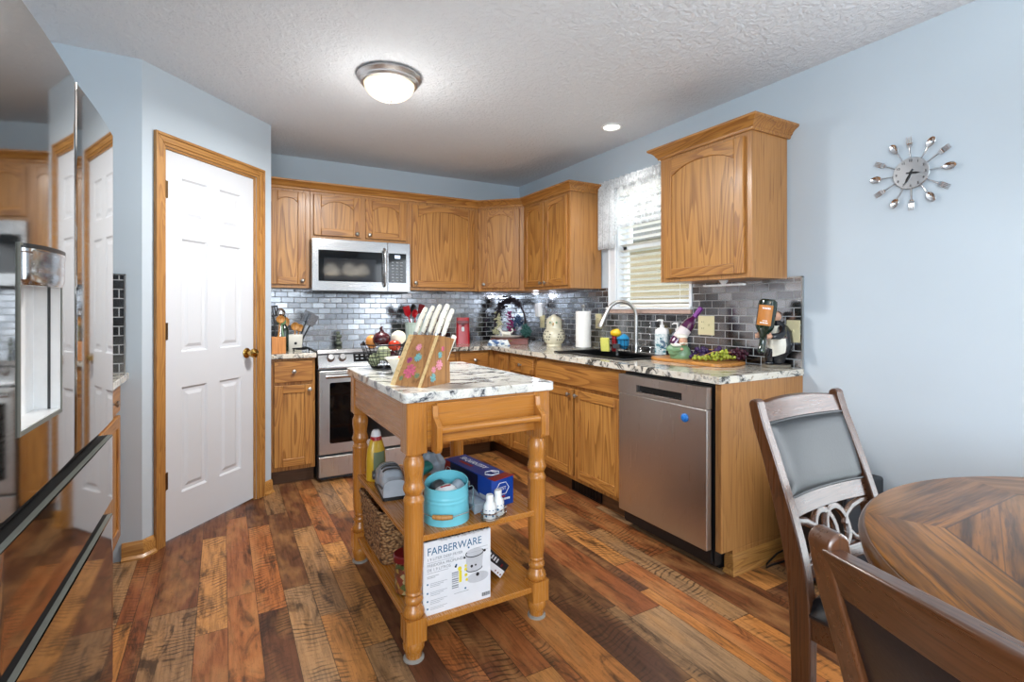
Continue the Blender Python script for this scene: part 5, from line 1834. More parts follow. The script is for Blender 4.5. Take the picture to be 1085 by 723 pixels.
# dish caddy with sponges, a cloth and a scrubber
t = thing('sink_caddy', 'black wire caddy on the sink edge holding sponges and cloth', 'caddy', (-0.28, -1.715, CT + 0.009))
mb = MB()
KF = frame((-0.245, -1.735, CT + 0.010), -63)
mb.M = KF
for z in (0.004, 0.045, 0.09):
    mb.tube([(-0.095, -0.03, z), (0.095, -0.03, z), (0.095, 0.03, z), (-0.095, 0.03, z)], 0.0022, 6, closed=True)
for i in range(9):
    x = -0.095 + i * 0.0238
    mb.tube([(x, -0.03, 0.09), (x, -0.03, 0.004), (x, 0.03, 0.004), (x, 0.03, 0.09)], 0.0015, 6)
mb.build('wire_basket', M['black_metal'], t)
mb = MB(KF @ Matrix.Translation((-0.062, -0.040, 0.055)) @ Matrix.Rotation(R(8), 4, 'X')); mb.box(-0.032, -0.012, -0.05, 0.032, 0.008, 0.045)
tag(mb.build('sponge', M['lemon'], bevel=0.006), 'pale yellow sponge propped against the sink caddy', 'sponge')
def lumpy(c, r, seed, amp=0.18, n=18, m=12, Mx=None):
    rnd = random.Random(seed)
    ph = [rnd.uniform(0, 6.28) for _ in range(6)]
    mb = MB(Mx)
    mb.ball(c, r, n, m)
    cc = (Mx @ Vector(c)) if Mx is not None else Vector(c)
    for i, v in enumerate(mb.v):
        d = v - cc
        k = 1 + amp * (math.sin(d.x * 90 + ph[0]) * math.sin(d.y * 80 + ph[1]) + 0.6 * math.sin(d.z * 110 + ph[2]))
        mb.v[i] = cc + d * k
    return mb
tag(lumpy((0.0, 0.0, 0.135), (0.036, 0.028, 0.028), 3, 0.12, Mx=KF).build('scrub_sponge', M['yellow']), 'bright yellow scrub sponge on top of the sink caddy', 'sponge')
mb = lumpy((0.055, 0.0, 0.075), (0.042, 0.026, 0.050), 5, 0.16, 22, 16, KF)
tag(mb.build('dish_cloth', M['blue_cloth']), 'crumpled blue dish cloth stuffed in the sink caddy', 'cloth')
mb = MB(KF); mb.lathe([(0, 0.0), (0.016, 0.0), (0.018, 0.03), (0.015, 0.095), (0.016, 0.105), (0, 0.108)], (-0.015, 0.008, 0.006), 16)
tag(mb.build('scrubber_pot', M['red']), 'small red scrubber standing in the sink caddy', 'scrubber')
mb = MB(KF); mb.tube([(0.02, -0.035, 0.03), (0.05, -0.10, -0.002), (0.065, -0.14, -0.002)][::-1], [0.009, 0.008, 0.006], 10)
mb.box(-0.004, -0.05, 0.03, 0.044, -0.033, 0.06)
tag(mb.build('dish_brush', M['grey_dark']), 'dark dish brush leaning from the sink caddy over the basin', 'brush')
for (x, y, lab) in ((-0.44, -1.52, 'black round sink strainer at the far end of the sink rim'), (-0.085, -2.05, 'black round sink strainer behind the sink by the soap bottle')):
    zz = CT if x > -0.12 else CT + 0.009
    if x < -0.12:
        x, y = -0.155, -1.50
    mb = MB(); mb.lathe([(0, 0), (0.036, 0), (0.040, 0.006), (0.036, 0.010), (0.012, 0.012), (0.010, 0.022), (0.014, 0.028), (0.010, 0.034), (0, 0.035)], (x, y, zz), 24)
    tag(mb.build('sink_strainer', M['black']), lab, 'strainer')
# soap bottles
def pump_bottle(name, label, x, y, w, h, mat, lab=None, rot=0):
    Fp = frame((x, y, CT), rot)
    t = thing(name, label, 'bottle', (x, y, CT), rot)
    mb = MB(Fp)
    def ring(z, k):
        return [(a * k, b * k, z) for a, b in rrect(-w / 2, -w / 2 * 0.8, w / 2, w / 2 * 0.8, w * 0.22, 4)]
    rings = [ring(0, 0.96), ring(0.004, 1), ring(h * 0.86, 1), ring(h * 0.93, 0.92), ring(h * 0.975, 0.62), ring(h, 0.36)]
    n = len(rings[0])
    fs = [tuple(range(n))[::-1]]
    for k in range(len(rings) - 1):
        fs += [(k * n + i, k * n + (i + 1) % n, (k + 1) * n + (i + 1) % n, (k + 1) * n + i) for i in range(n)]
    fs.append(tuple(range((len(rings) - 1) * n, len(rings) * n)))
    mb.add([p for r in rings for p in r], fs)
    mb.build('body', mat, t, angle=50)
    if lab is not None:
        mb = MB(Fp)
        r1, r2 = [(a * 1.012, b * 1.012) for a, b in rrect(-w / 2, -w / 2 * 0.8, w / 2, w / 2 * 0.8, w * 0.22, 4)], None
        vs = [(a, b, z) for z in (h * 0.06, h * 0.78) for a, b in r1]
        mb.add(vs, [(i, (i + 1) % n, n + (i + 1) % n, n + i) for i in range(n)])
        mb.build('label_band', lab, t)
        mb = MB(Fp)
        for kk in range(3):
            rr = 0.012 + 0.006 * kk
            mb.tube([(rr * math.cos(R(a)) + 0.006, -w / 2 * 0.8 * 1.02, h * 0.42 + rr * math.sin(R(a))) for a in range(-120, 121, 20)], 0.0022, 6)
        mb.build('swirl_print', M['print_teal'], t)
    mb = MB(Fp)
    mb.lathe([(0, h - 0.002), (0.014, h - 0.002), (0.015, h + 0.016), (0.006, h + 0.020), (0.005, h + 0.040), (0.009, h + 0.044), (0.009, h + 0.052), (0, h + 0.054)], (0, 0, 0), 18)
    mb.tube([(0, 0, h + 0.049), (-0.022, -0.006, h + 0.050), (-0.034, -0.009, h + 0.043)], [0.0055, 0.005, 0.0038], 10)
    mb.build('pump', M['white'], t)
pump_bottle('soap_bottle', 'white square pump bottle with teal pattern beside the sink', -0.085, -2.005, 0.085, 0.185, M['white'], M['pattern_soap'], -60)
pump_bottle('soap_bottle', 'grey pump bottle behind the white patterned soap bottle', -0.050, -2.105, 0.066, 0.165, plain('smoky_bottle', '6E7880', 0.15), None, -60)

# ------------------------------------------------------------------ counter by the window
t = thing('paper_towel_holder', 'roll of white paper towel on an upright holder', 'paper towel', (-0.185, -1.29, CT))
mb = MB(); mb.lathe([(0, CT), (0.075, CT), (0.075, CT + 0.008), (0.06, CT + 0.012), (0, CT + 0.012)], (-0.185, -1.29, 0), 32)
mb.lathe([(0, CT + 0.01), (0.006, CT + 0.01), (0.006, CT + 0.315), (0.013, CT + 0.32), (0.015, CT + 0.332), (0.009, CT + 0.342), (0, CT + 0.345)], (-0.185, -1.29, 0), 14)
mb.build('stand', M['nickel'], t)
mb = MB(); mb.lathe([(0.02, CT + 0.014), (0.058, CT + 0.014), (0.0585, CT + 0.02), (0.0585, CT + 0.286), (0.057, CT + 0.291), (0.02, CT + 0.291), (0.02, CT + 0.014)], (-0.185, -1.29, 0), 36)
mb.build('paper_roll', M['paper'], t)

OX, OY = -0.235, -0.965
t = thing('owl_jar', 'cream ceramic owl jar with pierced round belly', 'jar', (OX, OY, CT))
OF = frame((OX, OY, CT), -40)
mb = MB(OF); mb.lathe([(0, 0), (0.060, 0), (0.064, 0.006), (0.060, 0.020), (0.075, 0.035), (0.088, 0.060), (0.093, 0.085), (0.090, 0.110), (0.078, 0.135), (0.062, 0.150), (0.058, 0.156), (0, 0.156)], n=40)
body = mb.build('belly', M['cream_glaze'], t)
mb = MB(OF)
def head(u, v):
    a = 2 * math.pi * u
    z = 0.150 + 0.105 * v
    r = 0.066 * (1 - max(0, v - 0.55) ** 2 * 3.2) if v < 0.98 else 0.0
    r = max(r, 0.0)
    ear = 0.022 * math.exp(-((v - 0.86) / 0.12) ** 2) * (abs(math.sin(a)) ** 6)
    return (r * math.cos(a), r * 0.92 * math.sin(a), z + ear)
mb.grid(head, 36, 16, True)
hd = mb.build('head', M['cream_glaze'], t)
mb = MB(OF)
for sx in (-1, 1):
    mb.ball((sx * 0.026, -0.058, 0.198), (0.017, 0.007, 0.019), 14, 8)
mb.cur = 1
for sx in (-1, 1):
    mb.ball((sx * 0.026, -0.064, 0.198), (0.008, 0.005, 0.009), 12, 8)
mb.cur = 2
mb.tube([(0, -0.058, 0.192), (0, -0.074, 0.182), (0, -0.070, 0.170)], [0.008, 0.007, 0.002], 8)
mb.build('face', [M['cream_glaze'], M['chef_green'], plain('ochre_glaze', 'B08A4A', 0.3)], hd)
mb = MB(OF)
rnd = random.Random(4)
for sx in (-1, 1):
    for i in range(11):
        a = R(-90 + sx * (22 + 14 * (i % 4)) + (i // 4) * 4); zz = 0.060 + 0.022 * (i // 3)
        r = 0.0935 if 0.06 < zz < 0.11 else 0.089
        nx, ny = math.cos(a), math.sin(a)
        Q = Vector((0, 0, 1)).rotation_difference(Vector((nx, ny, 0))).to_matrix()
        mb.lathe([(0, 0), (0.0055, 0), (0.0055, 0.002), (0, 0.002)], (nx * (r - 0.0015), ny * (r - 0.0015), zz), 10, Q)
mb.build('pierced_holes', M['dark_gap'], body)

# cutting board with the chef bottle-holder and grapes
BF = frame((-0.205, -2.40, CT), 0)
mb = MB()
outl = [(-0.10, 0.265), (-0.155, 0.20), (-0.165, 0.08), (-0.15, -0.02), (-0.17, -0.12), (-0.155, -0.225), (-0.10, -0.262), (0.00, -0.262), (0.10, -0.235), (0.135, -0.15), (0.12, -0.03), (0.135, 0.09), (0.12, 0.20), (0.04, 0.26)]
sm_ = []
nO = len(outl)
for i in range(nO):
    p0, p1, p2, p3 = (Vector(outl[(i + k - 1) % nO]) for k in range(4))
    for q in range(5):
        u = q / 5
        sm_.append(tuple(0.5 * ((2 * p1) + (p2 - p0) * u + (2 * p0 - 5 * p1 + 4 * p2 - p3) * u * u + (3 * p1 - p0 - 3 * p2 + p3) * u ** 3)))
mb.prism([(-0.195 + a, -2.395 + b) for a, b in sm_], 'Z', CT, CT + 0.018)
tag(mb.build('cutting_board', M['board_wood'], bevel=0.004), 'wavy-edged wooden board on the counter under the grapes', 'cutting board')
BZ = CT + 0.018
HX, HY = -0.265, -2.325
t = thing('chef_bottle_holder', 'small chef figurine in sage green cradling the tilted wine bottle', 'figurine', (HX, HY, BZ))
HF = frame((HX, HY, BZ), -62)           # local x towards the camera's right
mb = MB(HF)
mb.lathe([(0, 0), (0.058, 0), (0.062, 0.012), (0.060, 0.035), (0.050, 0.060), (0.036, 0.078), (0.022, 0.086), (0, 0.088)], (0, 0, 0), 28, Matrix.Diagonal((1.0, 0.72, 1)))
mb.ball((-0.030, -0.035, 0.040), (0.034, 0.018, 0.026), 16, 10)
mb.tube([(-0.045, -0.01, 0.070), (-0.058, -0.032, 0.056), (-0.02, -0.048, 0.050), (0.012, -0.045, 0.058)], [0.017, 0.018, 0.015, 0.011], 12)
mb.build('coat', M['chef_green'], t)
mb = MB(HF)
mb.ball((0.020, -0.022, 0.104), (0.024, 0.024, 0.027), 18, 12)
mb.ball((0.034, -0.042, 0.102), (0.008, 0.009, 0.008), 10, 8)
mb.ball((0.018, -0.048, 0.058), (0.011, 0.009, 0.009), 10, 8)
hd = mb.build('head', M['skin_paint'], t)
mb = MB(HF)
mb.ball((0.012, -0.012, 0.128), (0.034, 0.032, 0.016), 18, 10); mb.ball((-0.004, -0.004, 0.132), (0.026, 0.028, 0.014), 14, 8)
mb.tube([(0.030, -0.045, 0.094), (0.042, -0.036, 0.090), (0.045, -0.022, 0.092)], [0.004, 0.006, 0.003], 8)
mb.tube([(0.030, -0.045, 0.094), (0.016, -0.046, 0.090), (0.004, -0.036, 0.092)], [0.004, 0.006, 0.003], 8)
mb.tube([(-0.050, -0.012, 0.078), (-0.02, -0.030, 0.080), (0.01, -0.035, 0.080)], [0.010, 0.012, 0.008], 10)
mb.build('hat_and_beard', M['cream_cloth'], hd)
# its wine bottle: a thing of its own, lying tilted in the figurine's lap
dB = (Vector((-0.152, -2.367, 1.216)) - Vector((-0.287, -2.291, 1.008))).normalized()
bo = Vector((-0.287, -2.291, 1.008))
QB = Vector((0, 0, 1)).rotation_difference(dB).to_matrix()
t = thing('wine_bottle', 'purple wine bottle tilted in the chef figurine holder', 'bottle', tuple(bo))
mb = MB(); mb.lathe([(0, 0.003), (0.028, 0.0), (0.034, 0.006), (0.036, 0.02), (0.036, 0.150), (0.032, 0.172), (0.018, 0.195), (0.0145, 0.21), (0.0145, 0.222), (0, 0.222)], bo, 28, QB)
bb = mb.build('glass', M['wine_glass'], t)
mb = MB(); mb.lathe([(0.0364, 0.045), (0.0366, 0.046), (0.0366, 0.118), (0.0364, 0.119)], bo, 28, QB, R(120), R(300))
lb = mb.build('label', M['label_paper'], bb)
mb = MB(); mb.lathe([(0.0150, 0.205), (0.0155, 0.206), (0.0155, 0.262), (0.0165, 0.264), (0.0165, 0.272), (0.014, 0.276), (0, 0.276)], bo, 20, QB)
mb.build('foil_cap', plain('purple_foil', '6A2C78', 0.3, 0.3), bb)
def grapes(label, name, pts, r, mat, seed):
    t = thing(name, label, 'fruit', (pts[0][0], pts[0][1], BZ), 0, None)
    rnd = random.Random(seed)
    gm = MB(); gm.ball((0, 0, 0), (r, r, r * 1.15), 12, 8)
    first = None
    (xa, ya, ha), (xb, yb, hb) = pts
    n = 0
    for i in range(300):
        u = rnd.random()
        x = xa + (xb - xa) * u; y = ya + (yb - ya) * u
        h = ha + (hb - ha) * u
        w = 0.030 * (0.5 + h / max(ha, hb))
        ox, oy, oz = rnd.uniform(-1, 1), rnd.uniform(-1, 1), rnd.uniform(0, 1)
        if ox * ox + oy * oy + oz * oz > 1.0:
            continue
        p = Vector((x + ox * w, y + oy * w, BZ + r * 1.15 + oz * h))
        if n >= 64:
            break
        n += 1
        if first is None:
            g2_ = MB(Matrix.Translation(p)); g2_.ball((0, 0, 0), (r, r, r * 1.15), 12, 8)
            first = g2_.build('grape', M[mat], t)
            fp = Vector(p)
        else:
            o = first.copy(); COL.objects.link(o); o.parent = t
            o.location = p - fp
    mb = MB(); mb.tube([(xa, ya, BZ + 0.012), ((xa + xb) / 2, (ya + yb) / 2, BZ + max(ha, hb) * 0.9), (xb, yb, BZ + 0.02 + hb * 0.5)], 0.0025, 6)
    mb.build('stem', M['spoon_wood'], t)
grapes('cluster of purple grapes beside the chef figurine', 'grape_cluster', [(-0.225, -2.385, 0.062), (-0.115, -2.475, 0.062)], 0.0115, 'grape_purple', 1)
grapes('cluster of small green grapes at the front of the board', 'grape_cluster', [(-0.295, -2.465, 0.016), (-0.165, -2.590, 0.058)], 0.0085, 'grape_green', 2)
grapes('cluster of dark red grapes at the right end of the board', 'grape_cluster', [(-0.095, -2.535, 0.062), (-0.080, -2.600, 0.055)], 0.0105, 'grape_red', 3)

# waiter figurine ----------------------------------------------------------
WX, WY = -0.066, -2.787
t = thing('waiter_figurine', 'stout waiter figurine in black tailcoat and white apron hugging a big bottle', 'figurine', (WX, WY, CT))
WF = frame((WX, WY, CT), -30)           # local x = camera right
mb = MB(WF); mb.prism([(a, b) for a, b in rrect(-0.062, -0.042, 0.072, 0.048, 0.03, 5)], 'Z', 0.0, 0.016)
mb.build('stand', plain('taupe_stand', '6E6658', 0.5), t, bevel=0.004)
mb = MB(WF)      # body: trousers, belly and shoulders as one surface
secs = [(0.020, 0.012, 0.030, 0.026), (0.055, 0.016, 0.038, 0.034), (0.085, 0.028, 0.052, 0.050), (0.120, 0.032, 0.058, 0.054), (0.155, 0.030, 0.056, 0.052), (0.190, 0.026, 0.054, 0.050), (0.220, 0.016, 0.042, 0.040), (0.240, 0.006, 0.026, 0.028), (0.250, 0.0, 0.018, 0.02)]
def bod(u, v):
    k = v * (len(secs) - 1)
    i = min(int(k), len(secs) - 2)
    f = k - i
    a, b = secs[i], secs[i + 1]
    z, cx, rx, ry = (a[q] + (b[q] - a[q]) * f for q in range(4))
    t_ = 2 * math.pi * u
    return (cx + rx * math.cos(t_), ry * math.sin(t_), z)
mb.grid(bod, 32, 32, True)
for sx in (-1, 1):
    mb.tube([(0.004 + sx * 0.022, 0.0, 0.095), (-0.006 + sx * 0.026, 0.002, 0.055), (-0.004 + sx * 0.026, 0.004, 0.022)], [0.026, 0.022, 0.018], 14)
    mb.ball((-0.014 + sx * 0.024, -0.008, 0.024), (0.024, 0.014, 0.010), 14, 8)
for sy, zz in ((-0.040, 0.205), (0.036, 0.205)):
    if sy < 0:
        mb.tube([(0.012, sy, zz), (-0.002, sy - 0.030, zz - 0.026), (-0.030, sy - 0.052, zz - 0.036), (-0.070, sy - 0.055, zz - 0.038)], [0.022, 0.021, 0.018, 0.014], 14)
    else:
        mb.tube([(0.012, sy, zz), (-0.030, sy, zz - 0.030), (-0.070, sy - 0.02, zz - 0.040), (-0.094, sy - 0.042, zz - 0.036)], [0.022, 0.021, 0.018, 0.014], 14)
body = mb.build('tailcoat', M['tux_black'], t, angle=80)
mb = MB(WF)
def apr(u, v):
    a = R(-208 + 112 * u)
    p = bod(0, 0)
    z = 0.158 - 0.098 * v * (0.78 + 0.22 * math.sin(math.pi * u))
    k = max(0, min(1, (z - 0.020) / 0.230)) * (len(secs) - 1)
    b = bod(a / (2 * math.pi) % 1.0, max(0, min(1, secidx(z))))
    cx = b[0]; 
    return (b[0] + 0.005 * math.cos(a) * (1 + 0.6 * v), b[1] + 0.005 * math.sin(a) * (1 + 0.6 * v), z)
def secidx(z):
    for i in range(len(secs) - 1):
        if secs[i][0] <= z <= secs[i + 1][0]:
            return (i + (z - secs[i][0]) / (secs[i + 1][0] - secs[i][0])) / (len(secs) - 1)
    return 0.0 if z < secs[0][0] else 1.0
mb.sheet(apr, 20, 12, 0.004)
def bib(u, v):
    a = R(-168 + 58 * u)
    z = 0.160 + 0.060 * v
    b = bod(a / (2 * math.pi) % 1.0, secidx(z))
    return (b[0] + 0.004 * math.cos(a), b[1] + 0.004 * math.sin(a), z)
mb.sheet(bib, 10, 8, 0.003)
mb.build('apron', M['cream_cloth'], body)
mb = MB(WF)
def belt(u, v):
    a = R(-208 + 118 * u)
    z = 0.155 + 0.008 * v
    b = bod(a / (2 * math.pi) % 1.0, secidx(z))
    return (b[0] + 0.009 * math.cos(a), b[1] + 0.009 * math.sin(a), z)
mb.sheet(belt, 16, 2, 0.003)
mb.build('belt', plain('brown_belt', '4A2E22', 0.4), body)
mb = MB(WF)
mb.ball((0.000, -0.004, 0.268), (0.026, 0.026, 0.027), 20, 14)
mb.tube([(0.002, -0.002, 0.238), (0.002, -0.004, 0.256)], [0.017, 0.018], 14)
mb.ball((-0.022, -0.017, 0.266), (0.007, 0.007, 0.007), 10, 8)
for sx in (-1, 1):
    mb.ball((0.004, sx * 0.025 - 0.004, 0.266), (0.005, 0.004, 0.008), 8, 6)
hd = mb.build('head', M['skin_paint'], body, angle=80)
for sy in (-1, 1):
    mb = MB(WF)
    hx_, hy_ = (-0.078, -0.098) if sy < 0 else (-0.098, -0.008)
    mb.ball((hx_, hy_, 0.168), (0.014, 0.010, 0.011), 12, 8)
    for q in range(4):
        mb.tube([(hx_ + 0.004, hy_ - 0.003, 0.160 + q * 0.0055), (hx_ - 0.012, hy_ + 0.004, 0.158 + q * 0.0055)], 0.0036, 6)
    mb.tube([(hx_ + 0.004, hy_ - 0.004, 0.174), (hx_ - 0.002, hy_ - 0.004, 0.184)], 0.004, 6)
    mb.build('hand', M['skin_paint'], body, angle=80)
mb = MB(WF)
mb.cur = 0
mb.ball((0.012, 0.004, 0.276), (0.023, 0.025, 0.021), 18, 10)
mb.cur = 0
mb.tube([(-0.020, -0.026, 0.272), (-0.026, -0.012, 0.272), (-0.026, 0.004, 0.272)], 0.003, 6)
mb.tube([(-0.018, -0.026, 0.256), (-0.026, -0.014, 0.254), (-0.024, 0.0, 0.256)], 0.0035, 6)
mb.build('hair', plain('dark_brown_hair_paint', '4A3A34', 0.4), hd)
t2 = thing('giant_bottle', 'dark green bottle with orange label held upside down by the waiter figurine', 'bottle', tuple(WF @ Vector((-0.085, -0.004, 0.085))))
QQ = Matrix.Rotation(R(8), 3, 'Y')
QW = (WF.to_3x3() @ QQ)
bo2 = WF @ Vector((-0.100, -0.050, 0.082))
mb = MB(); mb.lathe([(0, 0.0), (0.017, 0.0), (0.018, 0.004), (0.018, 0.024), (0.0155, 0.028), (0.017, 0.075), (0.023, 0.098), (0.038, 0.120), (0.044, 0.135), (0.045, 0.25), (0.042, 0.268), (0.030, 0.278), (0, 0.280)], bo2, 32, QW)
bb = mb.build('glass', M['bottle_green'], t2)
mb = MB(); mb.lathe([(0.0456, 0.140), (0.0459, 0.141), (0.0459, 0.244), (0.0456, 0.245)], bo2, 28, QW, R(-175), R(-80))
lb = mb.build('label', M['orange_label'], bb)
mb = MB()
for (a0, a1, z0, z1) in ((-145, -95, 0.224, 0.232), (-150, -100, 0.150, 0.156), (-135, -105, 0.162, 0.166)):
    n_ = 6
    for q in range(n_):
        b0 = a0 + (a1 - a0) * (q + 0.1) / n_; b1 = a0 + (a1 - a0) * (q + 0.75) / n_
        mb.lathe([(0.0461, z0), (0.0463, z0), (0.0463, z1), (0.0461, z1)], bo2, 3, QW, R(b0), R(b1))
mb.build('label_print', M['print_white'], lb)

# ------------------------------------------------------------------ back counter
t = thing('can_opener', 'tall red electric can opener on the back counter', 'can opener', (-0.735, -0.255, CT))
OF = frame((-0.735, -0.255, CT), -22)
mb = MB(OF)
def canbody(u, v):
    a = rr4[int(round(u * len(rr4))) % len(rr4)]
    z = 0.232 * v
    k = 1.0 - 0.22 * v ** 1.5
    return (a[0] * (1 - 0.10 * v), a[1] * k + 0.012 * v, z)
rr4 = rrect(-0.062, -0.055, 0.062, 0.055, 0.022, 5)
mb.grid(canbody, len(rr4), 14, True)
top = [canbody(i / len(rr4), 1) for i in range(len(rr4))]
mb.add(top, [tuple(range(len(top)))])
mb.build('body', M['red'], t, angle=50)
mb = MB(OF); mb.box(-0.05, -0.066, 0.180, 0.05, -0.02, 0.205); mb.lathe([(0, 0), (0.014, 0), (0.014, 0.014), (0, 0.015)], (0.0, -0.042, 0.172), 16, Ky)
mb.build('cutter_head', M['red_dark'], t, bevel=0.004)
mb = MB(OF); mb.prism(rrect(-0.012, 0.11, 0.012, 0.15, 0.010, 4), 'Y', -0.056, -0.047)
mb.build('emblem', M['print_silver'], t)

t = thing('utensil_crock', 'pale mint ribbed crock full of red and blue utensils right of the range', 'crock', (-1.175, -0.235, CT))
cx, cy = -1.175, -0.235
mb = MB()
def crk(u, v):
    a = 2 * math.pi * u
    r = 0.072 + 0.006 * v + 0.0022 * abs(math.sin(a * 8))
    return (cx + r * math.cos(a), cy + r * math.sin(a), CT + 0.185 * v)
mb.grid(crk, 96, 4, True)
mb.lathe([(0, CT + 0.001), (0.072, CT)], (cx, cy, 0), 48)
mb.lathe([(0.079, CT + 0.182), (0.083, CT + 0.188), (0.080, CT + 0.194), (0.070, CT + 0.190), (0.068, CT + 0.10), (0, CT + 0.10)], (cx, cy, 0), 48)
mb.build('pot', M['mint_glaze'], t, angle=60)
def utensil(name, label, cat, base, tipdir, ln, kind, mat, par_group, hmat=None):
    d = Vector(tipdir).normalized()
    b = Vector(base)
    side = d.cross(Vector((0.3, -1, 0))).normalized()
    nn = side.cross(d).normalized()
    A = Matrix(((side.x, nn.x, d.x, b.x), (side.y, nn.y, d.y, b.y), (side.z, nn.z, d.z, b.z), (0, 0, 0, 1)))
    t = thing(name, label, cat, tuple(b), 0, par_group)
    mb = MB(A); mb.tube([(0, 0, 0), (0, 0, ln * 0.66)], [0.007, 0.005], 8)
    mb.build('handle', M[hmat or mat], t)
    mb = MB(A)
    if kind == 'spoon':
        mb.sheet(lambda u, v: (0.030 * (0.02 + 0.98 * v) * math.cos(2 * math.pi * u), 0.012 * v * v - 0.006, ln * 0.83 + ln * 0.17 * (0.02 + 0.98 * v) * math.sin(2 * math.pi * u)), 20, 6, 0.004)
    elif kind == 'spatula':
        mb.prism([(-0.014, ln * 0.62), (0.014, ln * 0.62), (0.030, ln * 0.72), (0.032, ln * 0.98), (0.026, ln), (-0.026, ln), (-0.032, ln * 0.98), (-0.030, ln * 0.72)], 'Y', -0.004, 0.004)
    elif kind == 'turner':
        for k in range(5):
            x = -0.032 + k * 0.016
            mb.box(x - 0.0045, -0.0015, ln * 0.70, x + 0.0045, 0.0015, ln * 0.96)
        mb.box(-0.037, -0.0015, ln * 0.95, 0.037, 0.0015, ln); mb.box(-0.037, -0.0015, ln * 0.66, 0.037, 0.0015, ln * 0.71)
    elif kind == 'whisk':
        for k in range(6):
            a = R(30 * k)
            mb.tube([(math.cos(a) * 0.024 * math.sin(q * math.pi) * 1.0, math.sin(a) * 0.024 * math.sin(q * math.pi), ln * (0.62 + 0.38 * (1 - abs(2 * q - 1)) ** 0.8)) if q <= 0.5 else (-math.cos(a) * 0.024 * math.sin(q * math.pi), -math.sin(a) * 0.024 * math.sin(q * math.pi), ln * (0.62 + 0.38 * (1 - abs(2 * q - 1)) ** 0.8)) for q in [i / 14 for i in range(15)]], 0.0012, 5)
    elif kind == 'ladle':
        mb.ball((0, 0, ln * 0.90), (0.034, 0.030, 0.034), 16, 10)
    mb.build('head', M[mat], t)
    return t
G1 = 'utensils in the mint crock'
zc = CT + 0.105
utensil('spatula', 'bright red spatula leaning left in the mint crock', 'utensil', (cx - 0.02, cy - 0.01, zc), (-0.28, -0.05, 1), 0.235, 'spatula', 'red', G1)
utensil('spatula', 'red spoon-spatula upright in the middle of the mint crock', 'utensil', (cx + 0.0, cy - 0.03, zc), (-0.10, -0.12, 1), 0.20, 'spoon', 'red', G1)
utensil('turner', 'dark red slotted turner leaning right in the mint crock', 'utensil', (cx + 0.02, cy, zc), (0.20, 0.0, 1), 0.245, 'spatula', 'red_dark', G1)
utensil('serving_spoon', 'black serving spoon at the back of the mint crock', 'utensil', (cx - 0.0, cy + 0.03, zc), (0.02, 0.10, 1), 0.245, 'spoon', 'black', G1)
utensil('spoon', 'small pale blue spoon at the front of the mint crock', 'utensil', (cx + 0.015, cy - 0.035, zc), (0.04, -0.15, 1), 0.165, 'spoon', 'blue_spoon', G1)
utensil('spoon', 'large pale blue spoon leaning right in the mint crock', 'utensil', (cx + 0.04, cy - 0.01, zc), (0.42, 0.0, 1), 0.225, 'spoon', 'blue_spoon', G1)

# flower display, boxes, plate and goat in the corner
t = thing('storage_box', 'low red-brown wooden box in the counter corner under the plate', 'box', (-0.40, -0.52, CT))
BF = frame((-0.40, -0.52, CT), -33)
mb = MB(BF); mb.box(-0.16, -0.09, 0, 0.16, 0.09, 0.045); mb.box(-0.164, -0.094, 0.036, 0.164, 0.094, 0.050)
mb.build('body', M['mahogany'], t, bevel=0.003)
mb = MB(BF); mb.box(-0.02, -0.098, 0.028, 0.02, -0.093, 0.042)
mb.build('clasp', M['old_brass'], t)
PZ = CT + 0.050
pc = BF @ Vector((-0.035, 0.0, 0))
mb = MB(frame((pc.x, pc.y, 0), -33)); mb.lathe([(0, PZ), (0.08, PZ), (0.10, PZ + 0.006), (0.122, PZ + 0.018), (0.126, PZ + 0.022), (0.120, PZ + 0.021), (0.095, PZ + 0.010), (0, PZ + 0.006)], (0, 0, 0), 40, Matrix.Diagonal((1.15, 0.75, 1)))
tag(mb.build('serving_plate', M['ceramic']), 'white oval plate on the red-brown box', 'plate')
t = thing('goat_figurine', 'small white ceramic goat figurine with curled tail standing on the plate', 'figurine', (pc.x, pc.y, PZ + 0.008))
GF = frame((pc.x, pc.y, PZ + 0.008), -33)
mb = MB(GF)
mb.tube([(-0.040, 0, 0.040), (-0.025, 0, 0.036), (0.0, 0, 0.033), (0.025, 0, 0.034), (0.042, 0, 0.036)], [0.012, 0.018, 0.017, 0.018, 0.012], 14)
for x in (-0.030, 0.034):
    for y in (-0.008, 0.008):
        mb.tube([(x, y, 0.034), (x + 0.002, y, 0.018), (x, y, 0.0)], [0.008, 0.0055, 0.005], 8)
mb.tube([(-0.036, 0, 0.044), (-0.050, 0, 0.066), (-0.056, 0, 0.078)], [0.011, 0.009, 0.009], 10)
mb.tube([(-0.050, 0, 0.084), (-0.062, 0, 0.078), (-0.076, 0, 0.070)], [0.010, 0.0095, 0.006], 10)
for sy in (-1, 1):
    mb.tube([(-0.050, sy * 0.006, 0.090), (-0.042, sy * 0.012, 0.100), (-0.032, sy * 0.013, 0.098)], [0.004, 0.003, 0.001], 6)
mb.tube([(0.045, 0, 0.042), (0.056, 0, 0.052), (0.060, 0, 0.066), (0.052, 0, 0.074), (0.044, 0, 0.068)], [0.006, 0.0055, 0.005, 0.0045, 0.003], 8)
mb.build('body', M['ceramic'], t)
TF = frame((-0.585, -0.655, CT), -28)
def towel(k):
    return lambda u, v: ((u - 0.5) * (0.19 - 0.012 * k), (v - 0.5) * (0.10 - 0.006 * k) + 0.004 * math.sin(u * 9), 0.006 + 0.012 * k + 0.0022 * math.sin(u * 17 + k) + 0.002 * math.sin(v * 13 + k))
mb = MB(TF)
for k in range(4):
    mb.sheet(towel(k), 18, 10, 0.010)
tag(mb.build('folded_towel', M['blue_white']), 'folded blue and white tea towel in front of the red-brown box', 'towel')
